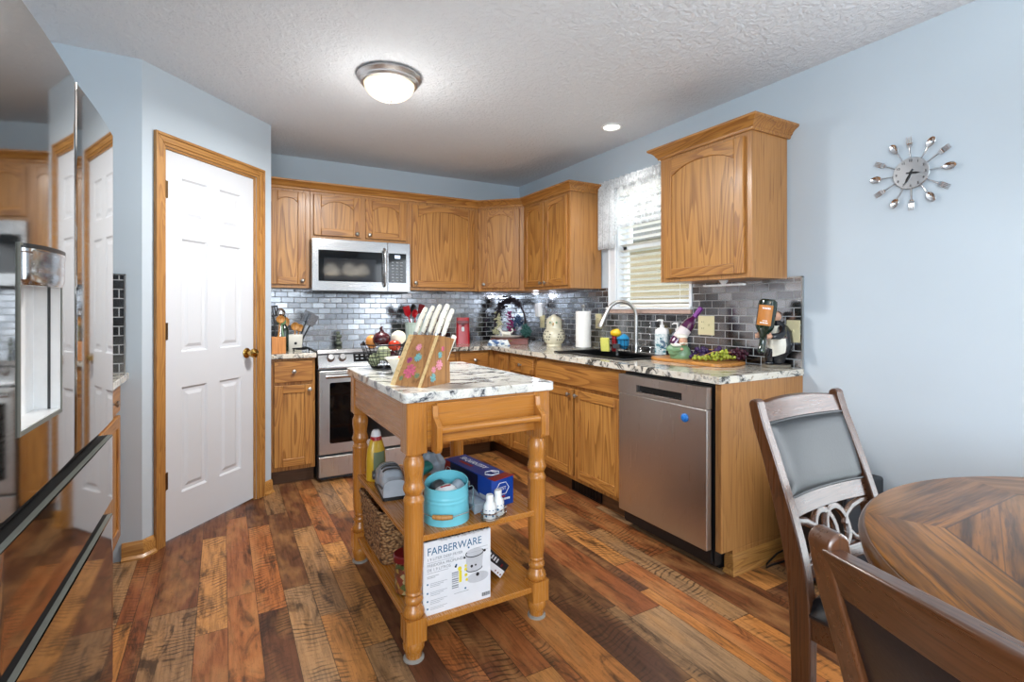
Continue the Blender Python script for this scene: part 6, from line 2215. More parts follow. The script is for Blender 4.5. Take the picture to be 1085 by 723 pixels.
# wreath-like arch of vine with flowers standing in the corner
AX, AY = -0.235, -0.235
t = thing('flower_arch', 'dark vine arch basket with cream, magenta and teal dried flowers in the counter corner', 'flower arrangement', (AX, AY, CT))
AF = frame((AX, AY, CT), -42)
mb = MB(AF)
mb.lathe([(0, 0), (0.10, 0), (0.13, 0.05), (0.125, 0.05), (0.095, 0.008), (0, 0.008)], n=32, Mx=Matrix.Diagonal((1.2, 0.6, 1)))
mb.build('basket', M['vine'], t)
rnd = random.Random(11)
mb = MB(AF)
for k in range(5):
    pts = []
    for i in range(25):
        a = R(180 - 180 * i / 24)
        pts.append((0.155 * math.cos(a) + rnd.uniform(-.004, .004), rnd.uniform(-.012, .012), 0.05 + (0.355) * math.sin(a) ** 0.8 + rnd.uniform(-.006, .006)))
    mb.tube(pts, 0.006, 6)
mb.build('vine_arch', M['vine'], t)
def blooms(name, mat, path, n, spread, r, seed):
    rr = random.Random(seed)
    mb = MB(AF)
    for i in range(n):
        u = rr.random() * (len(path) - 1)
        k = min(int(u), len(path) - 2)
        p = Vector(path[k]).lerp(Vector(path[k + 1]), u - k) + Vector([rr.gauss(0, spread) for _ in range(3)])
        s = r * rr.uniform(0.6, 1.2)
        Q = Matrix.Rotation(rr.uniform(0, 6.28), 3, Vector([rr.uniform(-1, 1) for _ in range(3)]).normalized())
        for q in range(5):
            a = R(72 * q)
            mb.ball(p + Q @ Vector((math.cos(a) * s * 0.7, math.sin(a) * s * 0.7, 0)), (s * 0.62, s * 0.62, s * 0.35), 6, 4)
    return mb.build(name, M[mat], t)
blooms('cream_flowers', 'floral_white', [(-0.115, -0.04, 0.24), (-0.09, -0.05, 0.17), (-0.115, -0.05, 0.10), (-0.15, -0.05, 0.07)], 60, 0.014, 0.014, 1)
blooms('magenta_flowers', 'floral_pink', [(0.0, -0.03, 0.27), (0.01, -0.04, 0.17), (0.01, -0.04, 0.09)], 54, 0.014, 0.012, 2)
blooms('teal_foliage', 'floral_teal', [(0.13, -0.04, 0.15), (0.17, -0.05, 0.10), (0.16, -0.05, 0.07)], 80, 0.018, 0.014, 3)
blooms('slate_flowers', 'floral_blue', [(0.06, -0.02, 0.23), (0.09, -0.02, 0.17)], 44, 0.022, 0.014, 4)
blooms('dark_leaves', 'vine', [(-0.15, 0, 0.22), (-0.08, 0, 0.36), (0.0, 0, 0.40), (0.09, 0, 0.35)], 110, 0.022, 0.016, 5)

# ------------------------------------------------------------------ counter left of the range
G2 = 'utensils beside the range'
t = thing('knife_caddy', 'orange beech utensil block at the pantry end of the counter', 'utensil holder', (-2.262, -0.545, CT))
mb = MB(); mb.box(-2.312, -0.60, CT, -2.222, -0.49, CT + 0.115)
mb.build('block', M['block_wood'], t, bevel=0.004)
for i, (dx, dy, ln, kind, mat, lab) in enumerate(((-0.02, 0.0, 0.22, 'turner', 'black', 'black slotted turner in the beech block'), (0.012, 0.02, 0.185, 'ladle', 'chrome', 'steel ladle in the beech block'), (-0.005, -0.025, 0.15, 'spoon', 'spoon_wood', 'short wooden spoon in the beech block'), (0.026, -0.01, 0.13, 'spoon', 'chef_green', 'green spoon in the beech block'))):
    utensil('kitchen_utensil', lab, 'utensil', (-2.262 + dx, -0.545 + dy, CT + 0.112), (0.10 * (i % 3 - 1), 0.05, 1), ln, kind, mat, G2)
mb = MB(); mb.lathe([(0, CT), (0.030, CT), (0.032, CT + 0.008), (0.032, CT + 0.15), (0.026, CT + 0.175), (0.011, CT + 0.20), (0.011, CT + 0.245), (0.013, CT + 0.247), (0.013, CT + 0.262), (0, CT + 0.262)], (-2.215, -0.40, 0), 24)
tag(mb.build('oil_bottle', M['bottle_green']), 'dark oil bottle standing behind the wooden spoons', 'bottle')
t = thing('utensil_crock', 'white square crock with a black dot holding wooden spoons left of the range', 'crock', (-2.145, -0.335, CT))
KF2 = frame((-2.145, -0.335, CT), 10)
mb = MB(KF2)
def sq(z, h):
    return [(a, b, z) for a, b in rrect(-h, -h, h, h, 0.014, 4)]
rings = [sq(0, 0.046), sq(0.004, 0.049), sq(0.115, 0.055), sq(0.12, 0.055), sq(0.118, 0.048), sq(0.03, 0.044)]
n = len(rings[0])
fs = [tuple(range(n))[::-1], tuple(range((len(rings) - 1) * n, len(rings) * n))]
for k in range(len(rings) - 1):
    fs += [(k * n + i, k * n + (i + 1) % n, (k + 1) * n + (i + 1) % n, (k + 1) * n + i) for i in range(n)]
mb.add([p for r in rings for p in r], fs)
mb.build('pot', M['ceramic'], t, angle=50)
mb = MB(KF2); mb.lathe([(0, 0), (0.010, 0), (0.010, 0.002), (0, 0.002)], (0, -0.0515, 0.055), 16, Ky); mb.build('dot', M['print_black'], t)
for (dx, dy, td, ln, lab) in ((-0.018, 0, (-0.22, 0, 1), 0.22, 'round wooden spoon leaning left in the white crock'), (0.012, -0.015, (-0.04, -0.08, 1), 0.175, 'middle wooden spoon in the white crock'), (0.022, 0.01, (0.16, 0.02, 1), 0.16, 'short wooden spoon leaning right in the white crock')):
    utensil('wooden_spoon', lab, 'utensil', (-2.145 + dx, -0.335 + dy, CT + 0.035), td, ln, 'spoon', 'spoon_wood', 'wooden spoons in the white crock')
utensil('turner', 'wide steel turner leaning toward the range from the white crock', 'utensil', (-2.118, -0.335, CT + 0.04), (0.36, 0.05, 1), 0.265, 'turner', 'metal_grey', G2, 'black')
utensil('tongs', 'dark steel tongs leaning toward the range beside the turner', 'utensil', (-2.105, -0.355, CT + 0.04), (0.50, 0.0, 1), 0.25, 'spatula', 'metal_grey', G2, 'black')
t = thing('spoon_rest', 'black wire spoon rest in front of the white crock', 'spoon rest', (-2.105, -0.46, CT))
mb = MB()
ring_ = [(-2.105 + 0.06 * math.cos(R(a)), -0.46 + 0.034 * math.sin(R(a)), CT + 0.022) for a in range(0, 360, 15)]
mb.tube(ring_, 0.0035, 6, closed=True)
for a in (30, 150, 210, 330):
    x, y = -2.105 + 0.06 * math.cos(R(a)), -0.46 + 0.034 * math.sin(R(a))
    mb.tube([(x, y, CT + 0.022), (x, y, CT + 0.002)], 0.003, 6)
mb.build('wire_frame', M['black_metal'], t)
mb = MB(); mb.lathe([(0, CT + 0.010), (0.035, CT + 0.012), (0.056, CT + 0.024), (0.054, CT + 0.024), (0.034, CT + 0.0145), (0, CT + 0.0125)], (-2.105, -0.46, 0), 24, Matrix.Diagonal((1, 0.56, 1)))
mb.build('dish', M['black_metal'], t)
# stacked shakers standing on the cooktop's back edge
t = thing('pebble_shakers', 'small stack of grey-green pebble shakers on the back of the cooktop', 'salt shaker', (-1.775, -0.09, 0.924))
zz = 0.924
mb = MB()
for r, h in ((0.026, 0.032), (0.021, 0.026), (0.025, 0.030), (0.018, 0.026)):
    mb.ball((-1.775 + (r - 0.022), -0.09, zz + h / 2), (r, r * 0.9, h / 2 + 0.002), 18, 10)
    zz += h
mb.build('stones', M['stone'], t)

# ------------------------------------------------------------------ things on the cart's granite top
KB = frame((-1.974, -2.675, IZ), 30.3)
t = thing('knife_block', 'leaning acacia knife block painted with pink and teal flowers', 'knife block', (-1.974, -2.675, IZ), 30.3)
prof = [(0.0, 0.0), (0.105, 0.186), (0.191, 0.168), (0.143, 0.084), (0.161, 0.081), (0.163, 0.0)]
mb = MB(KB)
W = 0.160
mb.cur = 0
mb.prism(prof, 'Y', 0.024, W - 0.024)
mb.cur = 1
mb.prism(prof, 'Y', 0.010, 0.024)
mb.prism(prof, 'Y', W - 0.024, W)
mb.cur = 0
mb.prism(prof, 'Y', 0.0, 0.010)
mb.build('block', [M['knife_wood'], M['knife_wood_pale']], t)
lean = Vector((0.105, 0, 0.186)).normalized()
nf = Vector((-lean.z, 0, lean.x))          # out of the front slope
def flower(u, y, r, mat, seed, side=False):
    """u along the slope, y across; petals laid on the front slope or on the y=0 cheek."""
    rr = random.Random(seed)
    mb = MB(KB)
    if not side:
        c = lean * u + Vector((0, y, 0)) + nf * 0.0004
        e1, e2, nn_ = lean, Vector((0, 1, 0)), nf
    else:
        c = Vector((u, -0.0004, y)); e1, e2, nn_ = Vector((1, 0, 0)), Vector((0, 0, 1)), Vector((0, -1, 0))
    for ring, cnt in ((1.0, 11), (0.62, 8), (0.28, 5)):
        for k in range(cnt):
            a = 2 * math.pi * k / cnt + ring * 2 + rr.uniform(-.15, .15)
            cc = c + (e1 * math.cos(a) + e2 * math.sin(a)) * r * ring * 0.78 + nn_ * (0.0003 * (2 - ring))
            pet = []
            for q in range(8):
                b = 2 * math.pi * q / 8
                dx, dy = math.cos(b) * r * 0.26, math.sin(b) * r * 0.17
                pet.append(cc + (e1 * math.cos(a) + e2 * math.sin(a)) * dx + (e2 * math.cos(a) - e1 * math.sin(a)) * dy)
            mb.add(pet + [p - nn_ * 0.0006 for p in pet], [tuple(range(8)), tuple(range(8, 16))[::-1]] + [(i, (i + 1) % 8, 8 + (i + 1) % 8, 8 + i) for i in range(8)])
    return mb.build('painted_flower', M[mat], t)
flower(0.060, 0.088, 0.029, 'pink_print', 1)
flower(0.105, 0.108, 0.013, 'plum_print', 2)
flower(0.118, 0.072, 0.018, 'teal_print', 3)
flower(0.160, 0.085, 0.015, 'rose_print', 4)
flower(0.045, 0.046, 0.012, 'leaf_print', 5); flower(0.030, 0.118, 0.010, 'leaf_print', 6)
flower(0.095, 0.075, 0.020, 'rose_print', 7, True); flower(0.058, 0.030, 0.017, 'teal_print', 8, True); flower(0.100, 0.112, 0.013, 'teal_print', 9, True); flower(0.062, 0.060, 0.013, 'rose_print', 10, True); flower(0.118, 0.135, 0.010, 'pink_print', 11, True)
topv = (Vector((0.191, 0, 0.168)) - Vector((0.105, 0, 0.186)))
def knife(label, s, y, ln, w):
    b = Vector((0.105, y, 0.186)) + topv * s
    tb = thing('kitchen_knife', label, 'knife', tuple(KB @ (b - lean * 0.0)), 30.3, 'white-handled knives in the block')
    mb = MB(KB)
    fwd = Vector((lean.z, 0, -lean.x))
    n = 12
    secs_ = []
    for i in range(n + 1):
        u = i / n
        ww = w * (0.80 + 0.22 * math.sin(u * 3.14) ** 2 + 0.25 * max(0, u - 0.75) * 2)
        off = 0.008 * max(0, u - 0.6) * 2
        k = 1.0 if 0 < i < n else 0.75
        c = b + lean * (0.010 + ln * u) + fwd * off
        secs_.append([c + fwd * (math.cos(a) * ww * k) + Vector((0, math.sin(a) * 0.0085 * k, 0)) for a in [2 * math.pi * q / 12 for q in range(12)]])
    vs = [p for s_ in secs_ for p in s_]
    fs = [tuple(range(12))[::-1], tuple(range(n * 12, n * 12 + 12))]
    for i in range(n):
        fs += [(i * 12 + q, i * 12 + (q + 1) % 12, (i + 1) * 12 + (q + 1) % 12, (i + 1) * 12 + q) for q in range(12)]
    mb.add(vs, fs)
    mb.build('handle', M['handle_white'], tb, angle=60)
    mb = MB(KB)
    c = b + lean * 0.004
    mb.tube([b - lean * 0.02, b + lean * 0.011], 0.0105, 10, flat=(1.0, 0.6))
    mb.build('bolster', M['chrome'], tb)
    mb = MB(KB)
    for u in (0.22, 0.5, 0.78):
        c = b + lean * (0.010 + ln * u) + fwd * (0.008 * max(0, u - 0.6) * 2)
        mb.tube([c + Vector((0, -0.0092, 0)), c + Vector((0, 0.0092, 0))], 0.0022, 8)
    mb.build('rivet', M['chrome'], tb)
knife('white-handled knife farthest left in the block, curved handle', 0.14, 0.138, 0.118, 0.012)
knife('white-handled knife second from the left in the block', 0.14, 0.104, 0.125, 0.011)
knife('white-handled knife in the middle of the front row of the block', 0.14, 0.070, 0.130, 0.012)
knife('white-handled broad knife at the right of the front row', 0.16, 0.034, 0.132, 0.0145)
knife('white-handled knife right of the broad one, behind the front row', 0.55, 0.030, 0.118, 0.0125)
knife('white-handled small knife in the rear row of the block', 0.88, 0.094, 0.085, 0.010)
# steak knife lying low along the back slope
b0 = Vector((0.150, 0.020, 0.086))
t3 = thing('steak_knife', 'white-handled small knife standing lowest at the right side of the block', 'knife', tuple(KB @ b0), 30.3, 'white-handled knives in the block')
mb = MB(KB)
mb.tube([b0 + lean * 0.003 + Vector((0.012, 0, 0)), b0 + lean * 0.05 + Vector((0.012, 0, 0)), b0 + lean * 0.105 + Vector((0.016, 0, 0))], [0.009, 0.010, 0.012], 12, flat=(1, 0.75))
mb.build('handle', M['handle_white'], t3)
mb = MB(KB); mb.tube([b0 - lean * 0.006 + Vector((0.012, 0, 0)), b0 + lean * 0.006 + Vector((0.012, 0, 0))], 0.009, 10, flat=(1, 0.6)); mb.build('bolster', M['chrome'], t3)

# wire basket of onions and friends
WBX, WBY = -1.925, -1.99
t = thing('fruit_basket', 'dark wire fruit basket on the far end of the cart top', 'basket', (WBX, WBY, IZ))
mb = MB()
def bask(a, v):
    r = 0.058 + 0.052 * v ** 0.8
    return (WBX + r * math.cos(a), WBY + r * math.sin(a), IZ + 0.006 + 0.112 * v)
for v in (0.0, 0.25, 0.5, 0.75, 1.0):
    mb.tube([bask(R(a), v) for a in range(0, 360, 12)], 0.0032 if v in (0.0, 1.0) else 0.0013, 6, closed=True)
for a in range(0, 360, 12):
    mb.tube([bask(R(a), v / 6) for v in range(7)], 0.0013, 5)
for a in range(0, 180, 20):
    mb.tube([bask(R(a), 0), (WBX, WBY, IZ + 0.006), bask(R(a + 180), 0)], 0.0013, 5)
for a in (200, 25):
    c = bask(R(a), 1.0)
    mb.tube([c, (c[0] + 0.006 * math.cos(R(a)), c[1] + 0.006 * math.sin(R(a)), c[2] + 0.018), (c[0] + 0.012 * math.cos(R(a)), c[1] + 0.012 * math.sin(R(a)), c[2] + 0.012)], 0.003, 6)
mb.build('wire_frame', M['black_metal'], t)
def fruit(name, label, cat, c, r, mat, stem=None, n=24):
    t = thing(name, label, cat, (c[0], c[1], c[2] - r[2]))
    mb = MB()
    mb.ball(c, r, n, 16)
    mb.build('flesh', M[mat], t)
    if stem == 'neck':
        mb = MB(); mb.tube([(c[0], c[1], c[2] + r[2] * 0.86), (c[0] + 0.002, c[1], c[2] + r[2] * 1.15), (c[0] - 0.003, c[1], c[2] + r[2] * 1.5), (c[0] + 0.005, c[1], c[2] + r[2] * 1.7)], [0.018, 0.009, 0.007, 0.004], 10)
        mb.build('stem', M[mat], t)
    elif stem == 'nub':
        mb = MB(); mb.tube([(c[0], c[1], c[2] + r[2] * 0.95), (c[0], c[1], c[2] + r[2] * 1.08)], [0.006, 0.003], 8)
        mb.build('stem', M['leaf_print'], t)
fruit('netted_fruit', 'green netted fruit at the front of the wire basket', 'fruit', (WBX - 0.018, WBY - 0.056, IZ + 0.078), (0.031, 0.031, 0.035), 'netted', 'nub')
fruit('netted_fruit', 'green netted fruit low at the left of the wire basket', 'fruit', (WBX - 0.048, WBY - 0.006, IZ + 0.044), (0.028, 0.028, 0.031), 'netted', 'nub')
fruit('onion', 'dark red onion with a long neck heaped on the wire basket', 'onion', (WBX - 0.012, WBY + 0.004, IZ + 0.140), (0.043, 0.043, 0.036), 'onion_red', 'neck')
fruit('onion', 'pale white onion on the right of the wire basket', 'onion', (WBX + 0.062, WBY - 0.030, IZ + 0.148), (0.036, 0.036, 0.034), 'onion_white', 'nub')
fruit('orange', 'orange fruit at the left rim of the wire basket', 'fruit', (WBX - 0.05, WBY + 0.036, IZ + 0.128), (0.030, 0.030, 0.032), 'orange', 'nub')
fruit('tomato', 'red tomato below the white onion in the wire basket', 'fruit', (WBX + 0.038, WBY - 0.048, IZ + 0.112), (0.031, 0.031, 0.026), 'tomato', 'nub')
fruit('onion', 'dark red onion at the bottom right inside the wire basket', 'onion', (WBX + 0.035, WBY + 0.012, IZ + 0.058), (0.038, 0.038, 0.036), 'onion_red', None)
# white bowl
bx_, by_ = -1.912, -2.215
t = thing('snack_bowl', 'white flared bowl of snacks between basket and knife block', 'bowl', (bx_, by_, IZ))
mb = MB(); mb.lathe([(0, IZ), (0.036, IZ), (0.038, IZ + 0.006), (0.044, IZ + 0.028), (0.058, IZ + 0.055), (0.072, IZ + 0.068), (0.073, IZ + 0.070), (0.070, IZ + 0.070), (0.055, IZ + 0.058), (0.040, IZ + 0.030), (0.030, IZ + 0.010), (0, IZ + 0.008)], (bx_, by_, 0), 40)
mb.build('bowl', M['ceramic'], t, angle=60)
mb = MB()
rnd = random.Random(9)
for i in range(60):
    a, r = rnd.uniform(0, 6.28), 0.054 * math.sqrt(rnd.random())
    mb.ball((bx_ + r * math.cos(a), by_ + r * math.sin(a), IZ + 0.056 + 0.014 * (1 - r / 0.054) + rnd.uniform(0, 0.004)), (rnd.uniform(.006, .011), rnd.uniform(.006, .011), 0.006), 8, 6)
o = mb.build('mixed_snacks', M['beige_bits'], t)
o['kind'] = 'stuff'

# ------------------------------------------------------------------ middle shelf of the cart
BX, BY = -1.868, -2.640
t = thing('bucket', 'turquoise enamel bucket with wire handle on the cart shelf', 'bucket', (BX, BY, SZ2))
BFm = frame((BX, BY, SZ2), -30)
mb = MB(BFm)
def rim_z(a):        # the rim dips towards the viewer and rises at the back
    return 0.128 + 0.026 * (0.5 + 0.5 * math.sin(a)) ** 1.5
def bk(inner):
    def f(u, v):
        a = 2 * math.pi * u
        r = (0.0865 - 0.006 * v) - (0.0018 if inner else 0)
        rib = 0.0016 * math.exp(-((v - 0.62) / 0.03) ** 2) + 0.0016 * math.exp(-((v - 0.72) / 0.03) ** 2)
        z0 = 0.003 if inner else 0.0
        return ((r + rib) * math.cos(a), (r + rib) * math.sin(a), z0 + (rim_z(a) - z0) * v)
    return f
mb.grid(bk(False), 64, 36, True); mb.grid(bk(True), 64, 36, True)
mb.lathe([(0, 0), (0.0865, 0)], n=64); mb.lathe([(0, 0.003), (0.0847, 0.003)], n=64)
mb.tube([(0.0806 * math.cos(R(a)), 0.0806 * math.sin(R(a)), rim_z(R(a))) for a in range(0, 360, 6)], 0.0026, 8, closed=True)
mb.build('pail', M['teal'], t, angle=70)
mb = MB(BFm)
def hpt(a):          # bail hanging down in front
    x = 0.098 * math.cos(R(a)); y = -0.020 - 0.078 * math.sin(R(a))
    return (x, y, 0.112 - 0.070 * math.sin(R(a)))
mb.tube([(0.084, 0, 0.118), (0.098, -0.004, 0.125), (0.103, -0.012, 0.122), (0.104, -0.022, 0.055), (0.088, -0.060, 0.046), (0.04, -0.094, 0.042), (0, -0.100, 0.041), (-0.04, -0.094, 0.042), (-0.088, -0.060, 0.046), (-0.104, -0.022, 0.055), (-0.103, -0.012, 0.122), (-0.098, -0.004, 0.125), (-0.084, 0, 0.118)], 0.0019, 8)
hd = mb.build('bail_handle', M['chrome'], t)
mb = MB(BFm); mb.tube([(-0.036, -0.0965, 0.042), (-0.018, -0.100, 0.0415), (0, -0.1012, 0.041), (0.018, -0.100, 0.0415), (0.036, -0.0965, 0.042)], [0.0075, 0.009, 0.0095, 0.009, 0.0075], 12)
mb.build('wooden_grip', M['spoon_wood'], hd)
for (dx, dy, r, mat, lab) in ((-0.038, 0.022, (0.034, 0.030, 0.03), 'grey_dark', 'dark grey crumpled packet inside the turquoise bucket'), (0.002, -0.018, (0.044, 0.032, 0.028), 'white', 'white packet with a red stripe inside the turquoise bucket'), (0.040, 0.022, (0.032, 0.034, 0.03), 'bag_clear', 'clear crumpled bag inside the turquoise bucket')):
    mb = lumpy((dx, dy, 0.104), r, int(dx * 1000) + 50, 0.10, 20, 14, BFm)
    tt = thing('packet', lab, 'packet', tuple(BFm @ Vector((dx, dy, 0.06))))
    mb.build('wrapper', M[mat], tt)
    if mat == 'white':
        m2 = MB(BFm); m2.tube([(dx - 0.018, dy - 0.022, 0.130), (dx + 0.0, dy - 0.020, 0.1345), (dx + 0.018, dy - 0.014, 0.136)], 0.0042, 8, flat=(0.5, 1.0)); m2.build('red_stripe', M['red'], tt)

# carton of bags
t = thing('bag_carton', 'long blue and red carton of bags on the cart shelf', 'carton', (-1.645, -2.45, SZ2))
bL, bW, bH = 0.375, 0.108, 0.112
ZF = frame((-1.626, -2.640, SZ2), 7)      # local x across the near end, y back along the box
mb = MB(ZF)
mb.cur = 0; mb.box(-bW / 2, 0.0, 0, bW / 2, bL, bH)
box_ = mb.build('carton_body', [M['blue_box']], t, bevel=0.0012)
mb = MB(ZF); mb.box(-bW / 2 - 0.0007, 0.10, 0.002, -bW / 2 + 0.001, bL - 0.002, bH - 0.004); mb.build('side_panel', M['navy_box'], box_)
mb = MB(ZF); mb.box(-bW / 2 - 0.001, bL - 0.05, 0.004, -bW / 2 + 0.001, bL - 0.0005, bH - 0.004); mb.build('red_corner', M['red_box'], box_)
mb = MB(ZF)
mb.add([(-bW / 2, -0.022, bH + 0.0035), (bW / 2, -0.016, bH + 0.009), (bW / 2, 0.02, bH + 0.0012), (bW / 2, 0.055, bH + 0.0006), (-bW / 2, 0.030, bH + 0.0006), (-bW / 2, -0.022, bH + 0.0022), (bW / 2, -0.016, bH + 0.0077), (bW / 2, 0.02, bH - 0.0002), (bW / 2, 0.055, bH - 0.0005), (-bW / 2, 0.030, bH - 0.0005)],
       [(0, 1, 2, 3, 4), (9, 8, 7, 6, 5), (0, 5, 6, 1), (1, 6, 7, 2), (2, 7, 8, 3), (3, 8, 9, 4), (4, 9, 5, 0)])
mb.build('red_flap', M['red_box'], box_)
rx, ry = ZF.to_3x3() @ Vector((1, 0, 0)), ZF.to_3x3() @ Vector((0, 1, 0))
P_ = lambda x, y, z: ZF @ Vector((x, y, z))
text('carton_text', '50-QUANTITY', 0.040, P_(0.004, 0.345, bH + 0.0004), -ry, rx, M['print_white'], box_, sx=0.78)
mb = MB(ZF); mb.prism([(-0.026, 0.20), (-0.010, 0.20), (-0.010, 0.30), (-0.026, 0.30)], 'Z', bH, bH + 0.0007); mb.build('red_band', M['red_box'], box_)
def hexagon(cx_, cy_, r, plane):
    mb = MB(ZF)
    pts = []
    for k in range(6):
        a = R(60 * k)
        u, v = cx_ + r * math.cos(a), cy_ + r * 0.86 * math.sin(a)
        pts.append((u, v, bH + 0.0012) if plane == 'top' else (u, -0.0008, v) if plane == 'end' else (-bW / 2 - 0.0015, u, v))
    mb.tube(pts, 0.0016, 6, closed=True)
    return mb.build('hexagon_mark', M['print_white'], box_)
hexagon(0.0, 0.075, 0.034, 'top'); hexagon(0.0, 0.070, 0.031, 'end'); hexagon(bL - 0.035, 0.062, 0.026, 'side')
text('mark_text', 'BEST', 0.019, P_(0.008, 0.099, bH + 0.0006), -ry, rx, M['print_white'], box_)
text('mark_text', 'BEST', 0.018, P_(-0.021, -0.0006, 0.064), rx, (0, 0, 1), M['print_white'], box_)
mb = MB(ZF); mb.box(-0.030, -0.001, 0.034, 0.012, 0.0, 0.040); mb.build('end_red_bar', M['red_box'], box_)
mb = MB(ZF)
for k in range(6):
    mb.box(-0.022 + k * 0.010, -0.001, 0.022, -0.0145 + k * 0.010, 0.0, 0.030)
mb.build('end_print', M['print_white'], box_)
mb = MB(ZF)
for k in range(5):
    mb.box(-bW / 2 - 0.0018, 0.16 + k * 0.018, 0.045, -bW / 2 - 0.0005, 0.172 + k * 0.018, 0.066)
mb.box(-bW / 2 - 0.0018, 0.022, 0.004, -bW / 2 - 0.0005, 0.085, 0.040)
mb.build('side_print', M['print_silver'], box_)

# caddy with two small white bottles
SCX, SCY = -1.708, -2.722
CFm = frame((SCX, SCY, SZ2), 30)
t = thing('shaker_caddy', 'clear little tray holding two white shakers on the cart shelf', 'tray', (SCX, SCY, SZ2))
mb = MB(CFm)
tray = rrect(-0.060, -0.030, 0.060, 0.030, 0.024, 5)
n = len(tray)
vs = [(a, b, z) for z in (0.002, 0.030) for a, b in tray]
mb.add(vs, [(i, (i + 1) % n, n + (i + 1) % n, n + i) for i in range(n)])
mb.prism(tray, 'Z', 0.0, 0.003)
mb.build('tray_wall', M['jar_glass'], t, solid=0.0)
mb = MB(CFm); mb.tube([(a, b, 0.030) for a, b in tray], 0.0022, 6, closed=True); mb.tube([(a * 1.01, b * 1.01, 0.012) for a, b in tray], 0.0015, 6, closed=True)
mb.build('rim_wire', M['chrome'], t)
for sx, lab in ((-1, 'left white printed shaker bottle in the clear tray'), (1, 'right white printed shaker bottle in the clear tray')):
    p = CFm @ Vector((sx * 0.029, 0, 0.003))
    ts = thing('shaker_bottle', lab, 'bottle', tuple(p), 0, 'white shakers on the cart shelf')
    mb = MB(); mb.lathe([(0, 0), (0.0225, 0), (0.024, 0.003), (0.024, 0.045), (0.021, 0.056), (0.014, 0.066), (0.0125, 0.070), (0, 0.070)], p, 24); bb = mb.build('body', M['white'], ts)
    mb = MB(); mb.lathe([(0.0126, 0.068), (0.0145, 0.069), (0.0145, 0.088), (0.012, 0.092), (0, 0.092)], p, 20); mb.build('cap', M['white'], ts)
    mb = MB()
    for q in range(4):
        a = R(-150 + q * 32)
        Q = Vector((0, 0, 1)).rotation_difference(Vector((math.cos(a), math.sin(a), 0))).to_matrix()
        mb.ball(p + Vector((math.cos(a) * 0.0238, math.sin(a) * 0.0238, 0.018 + 0.006 * (q % 2))), (0.0045, 0.0045, 0.0012), 8, 6, Q)
        mb.box(p.x + math.cos(a) * 0.0242 - 0.002, p.y + math.sin(a) * 0.0242 - 0.002, p.z + 0.038, p.x + math.cos(a) * 0.0242 + 0.002, p.y + math.sin(a) * 0.0242 + 0.002, p.z + 0.040)
    mb.build('print', M['print_teal'], bb)

# electric knife sharpener
t = thing('knife_sharpener', 'grey electric knife sharpener with black slots on the cart shelf', 'knife sharpener', (-1.965, -2.25, SZ2))
SF = frame((-1.972, -2.255, SZ2), 84)       # local x runs from front to back of the shelf
mb = MB(SF); mb.prism(rrect(-0.115, -0.050, 0.115, 0.050, 0.012, 4), 'Z', 0, 0.014); mb.build('base', M['black'], t)
mb = MB(SF)
def shell(u, v):
    x = -0.113 + 0.226 * u
    a = math.pi * v
    h = 0.082 + 0.018 * max(0, 1 - ((x + 0.0) / 0.10) ** 2) + (0.012 if abs(x) < 0.07 else 0)
    y = -0.048 * math.cos(a) if True else 0
    e = abs(math.sin(a)) ** 0.55
    return (x, math.copysign(abs(math.cos(a)) ** 0.55, -math.cos(a)) * 0.048, 0.014 + (h - 0.014) * e)
mb.grid(shell, 24, 24)
for u in (0, 1):
    mb.add([shell(u, v / 24) for v in range(25)], [tuple(range(25))])
bodyo = mb.build('housing', M['grey_light'], t, angle=60)
mb = MB(SF)
for x in (-0.045, -0.012, 0.022):
    def slot(u, v, x=x):
        a = math.pi * (0.10 + 0.62 * u)
        p = Vector(shell((x + 0.113) / 0.226, 0.10 + 0.62 * u))
        return (x + (v - 0.5) * 0.013 + 0.02 * (u - .5), p.y * 1.02, p.z * 1.012 + 0.001)
    mb.sheet(slot, 14, 2, 0.003)
mb.build('slots', M['black'], bodyo)
mb = MB(SF)
def cover(u, v):
    x = 0.02 + 0.085 * v
    p = Vector(shell((x + 0.113) / 0.226, 0.02 + 0.96 * u))
    return (x, p.y * 1.05, p.z * 1.04)
mb.sheet(cover, 18, 4, 0.003); mb.build('rear_cover', M['grey'], bodyo)
mb = MB(SF); mb.tube([(-0.10, 0.052, 0.05), (-0.02, 0.053, 0.04), (0.02, 0.052, 0.03)][::-1], 0.004, 8); mb.build('seam_trim', M['grey_dark'], bodyo)
mb = MB(SF); mb.lathe([(0, 0), (0.020, 0), (0.018, 0.010), (0, 0.011)], (0.105, 0.05, 0.045), 16, Matrix.Rotation(R(-90), 3, 'X')); mb.build('dial', M['grey_dark'], t)

mb_t = thing('sauce_bottle', 'yellow squeeze bottle with red band and white cap behind the knife sharpener', 'bottle', (-1.968, -2.055, SZ2))
mb = MB(frame((-1.984, -2.065, SZ2), 20) @ Matrix.Diagonal((1, 1, 0.88, 1))); mb.lathe([(0, 0), (0.040, 0), (0.044, 0.006), (0.044, 0.10), (0.040, 0.16), (0.028, 0.205), (0.021, 0.220), (0, 0.222)], (0, 0, 0), 28, Matrix.Diagonal((1.1, 0.75, 1)))
bb = mb.build('body', M['amber'], mb_t)
mb = MB(frame((-1.984, -2.065, SZ2), 20) @ Matrix.Diagonal((1, 1, 0.88, 1))); mb.lathe([(0.022, 0.208), (0.0265, 0.208), (0.0245, 0.228), (0.020, 0.229)], (0, 0, 0), 24); mb.build('red_band', M['red'], mb_t)
mb = MB(frame((-1.984, -2.065, SZ2), 20) @ Matrix.Diagonal((1, 1, 0.88, 1))); mb.lathe([(0, 0.228), (0.0235, 0.228), (0.020, 0.250), (0.013, 0.262), (0, 0.264)], (0, 0, 0), 24); mb.build('cap', M['white'], mb_t)
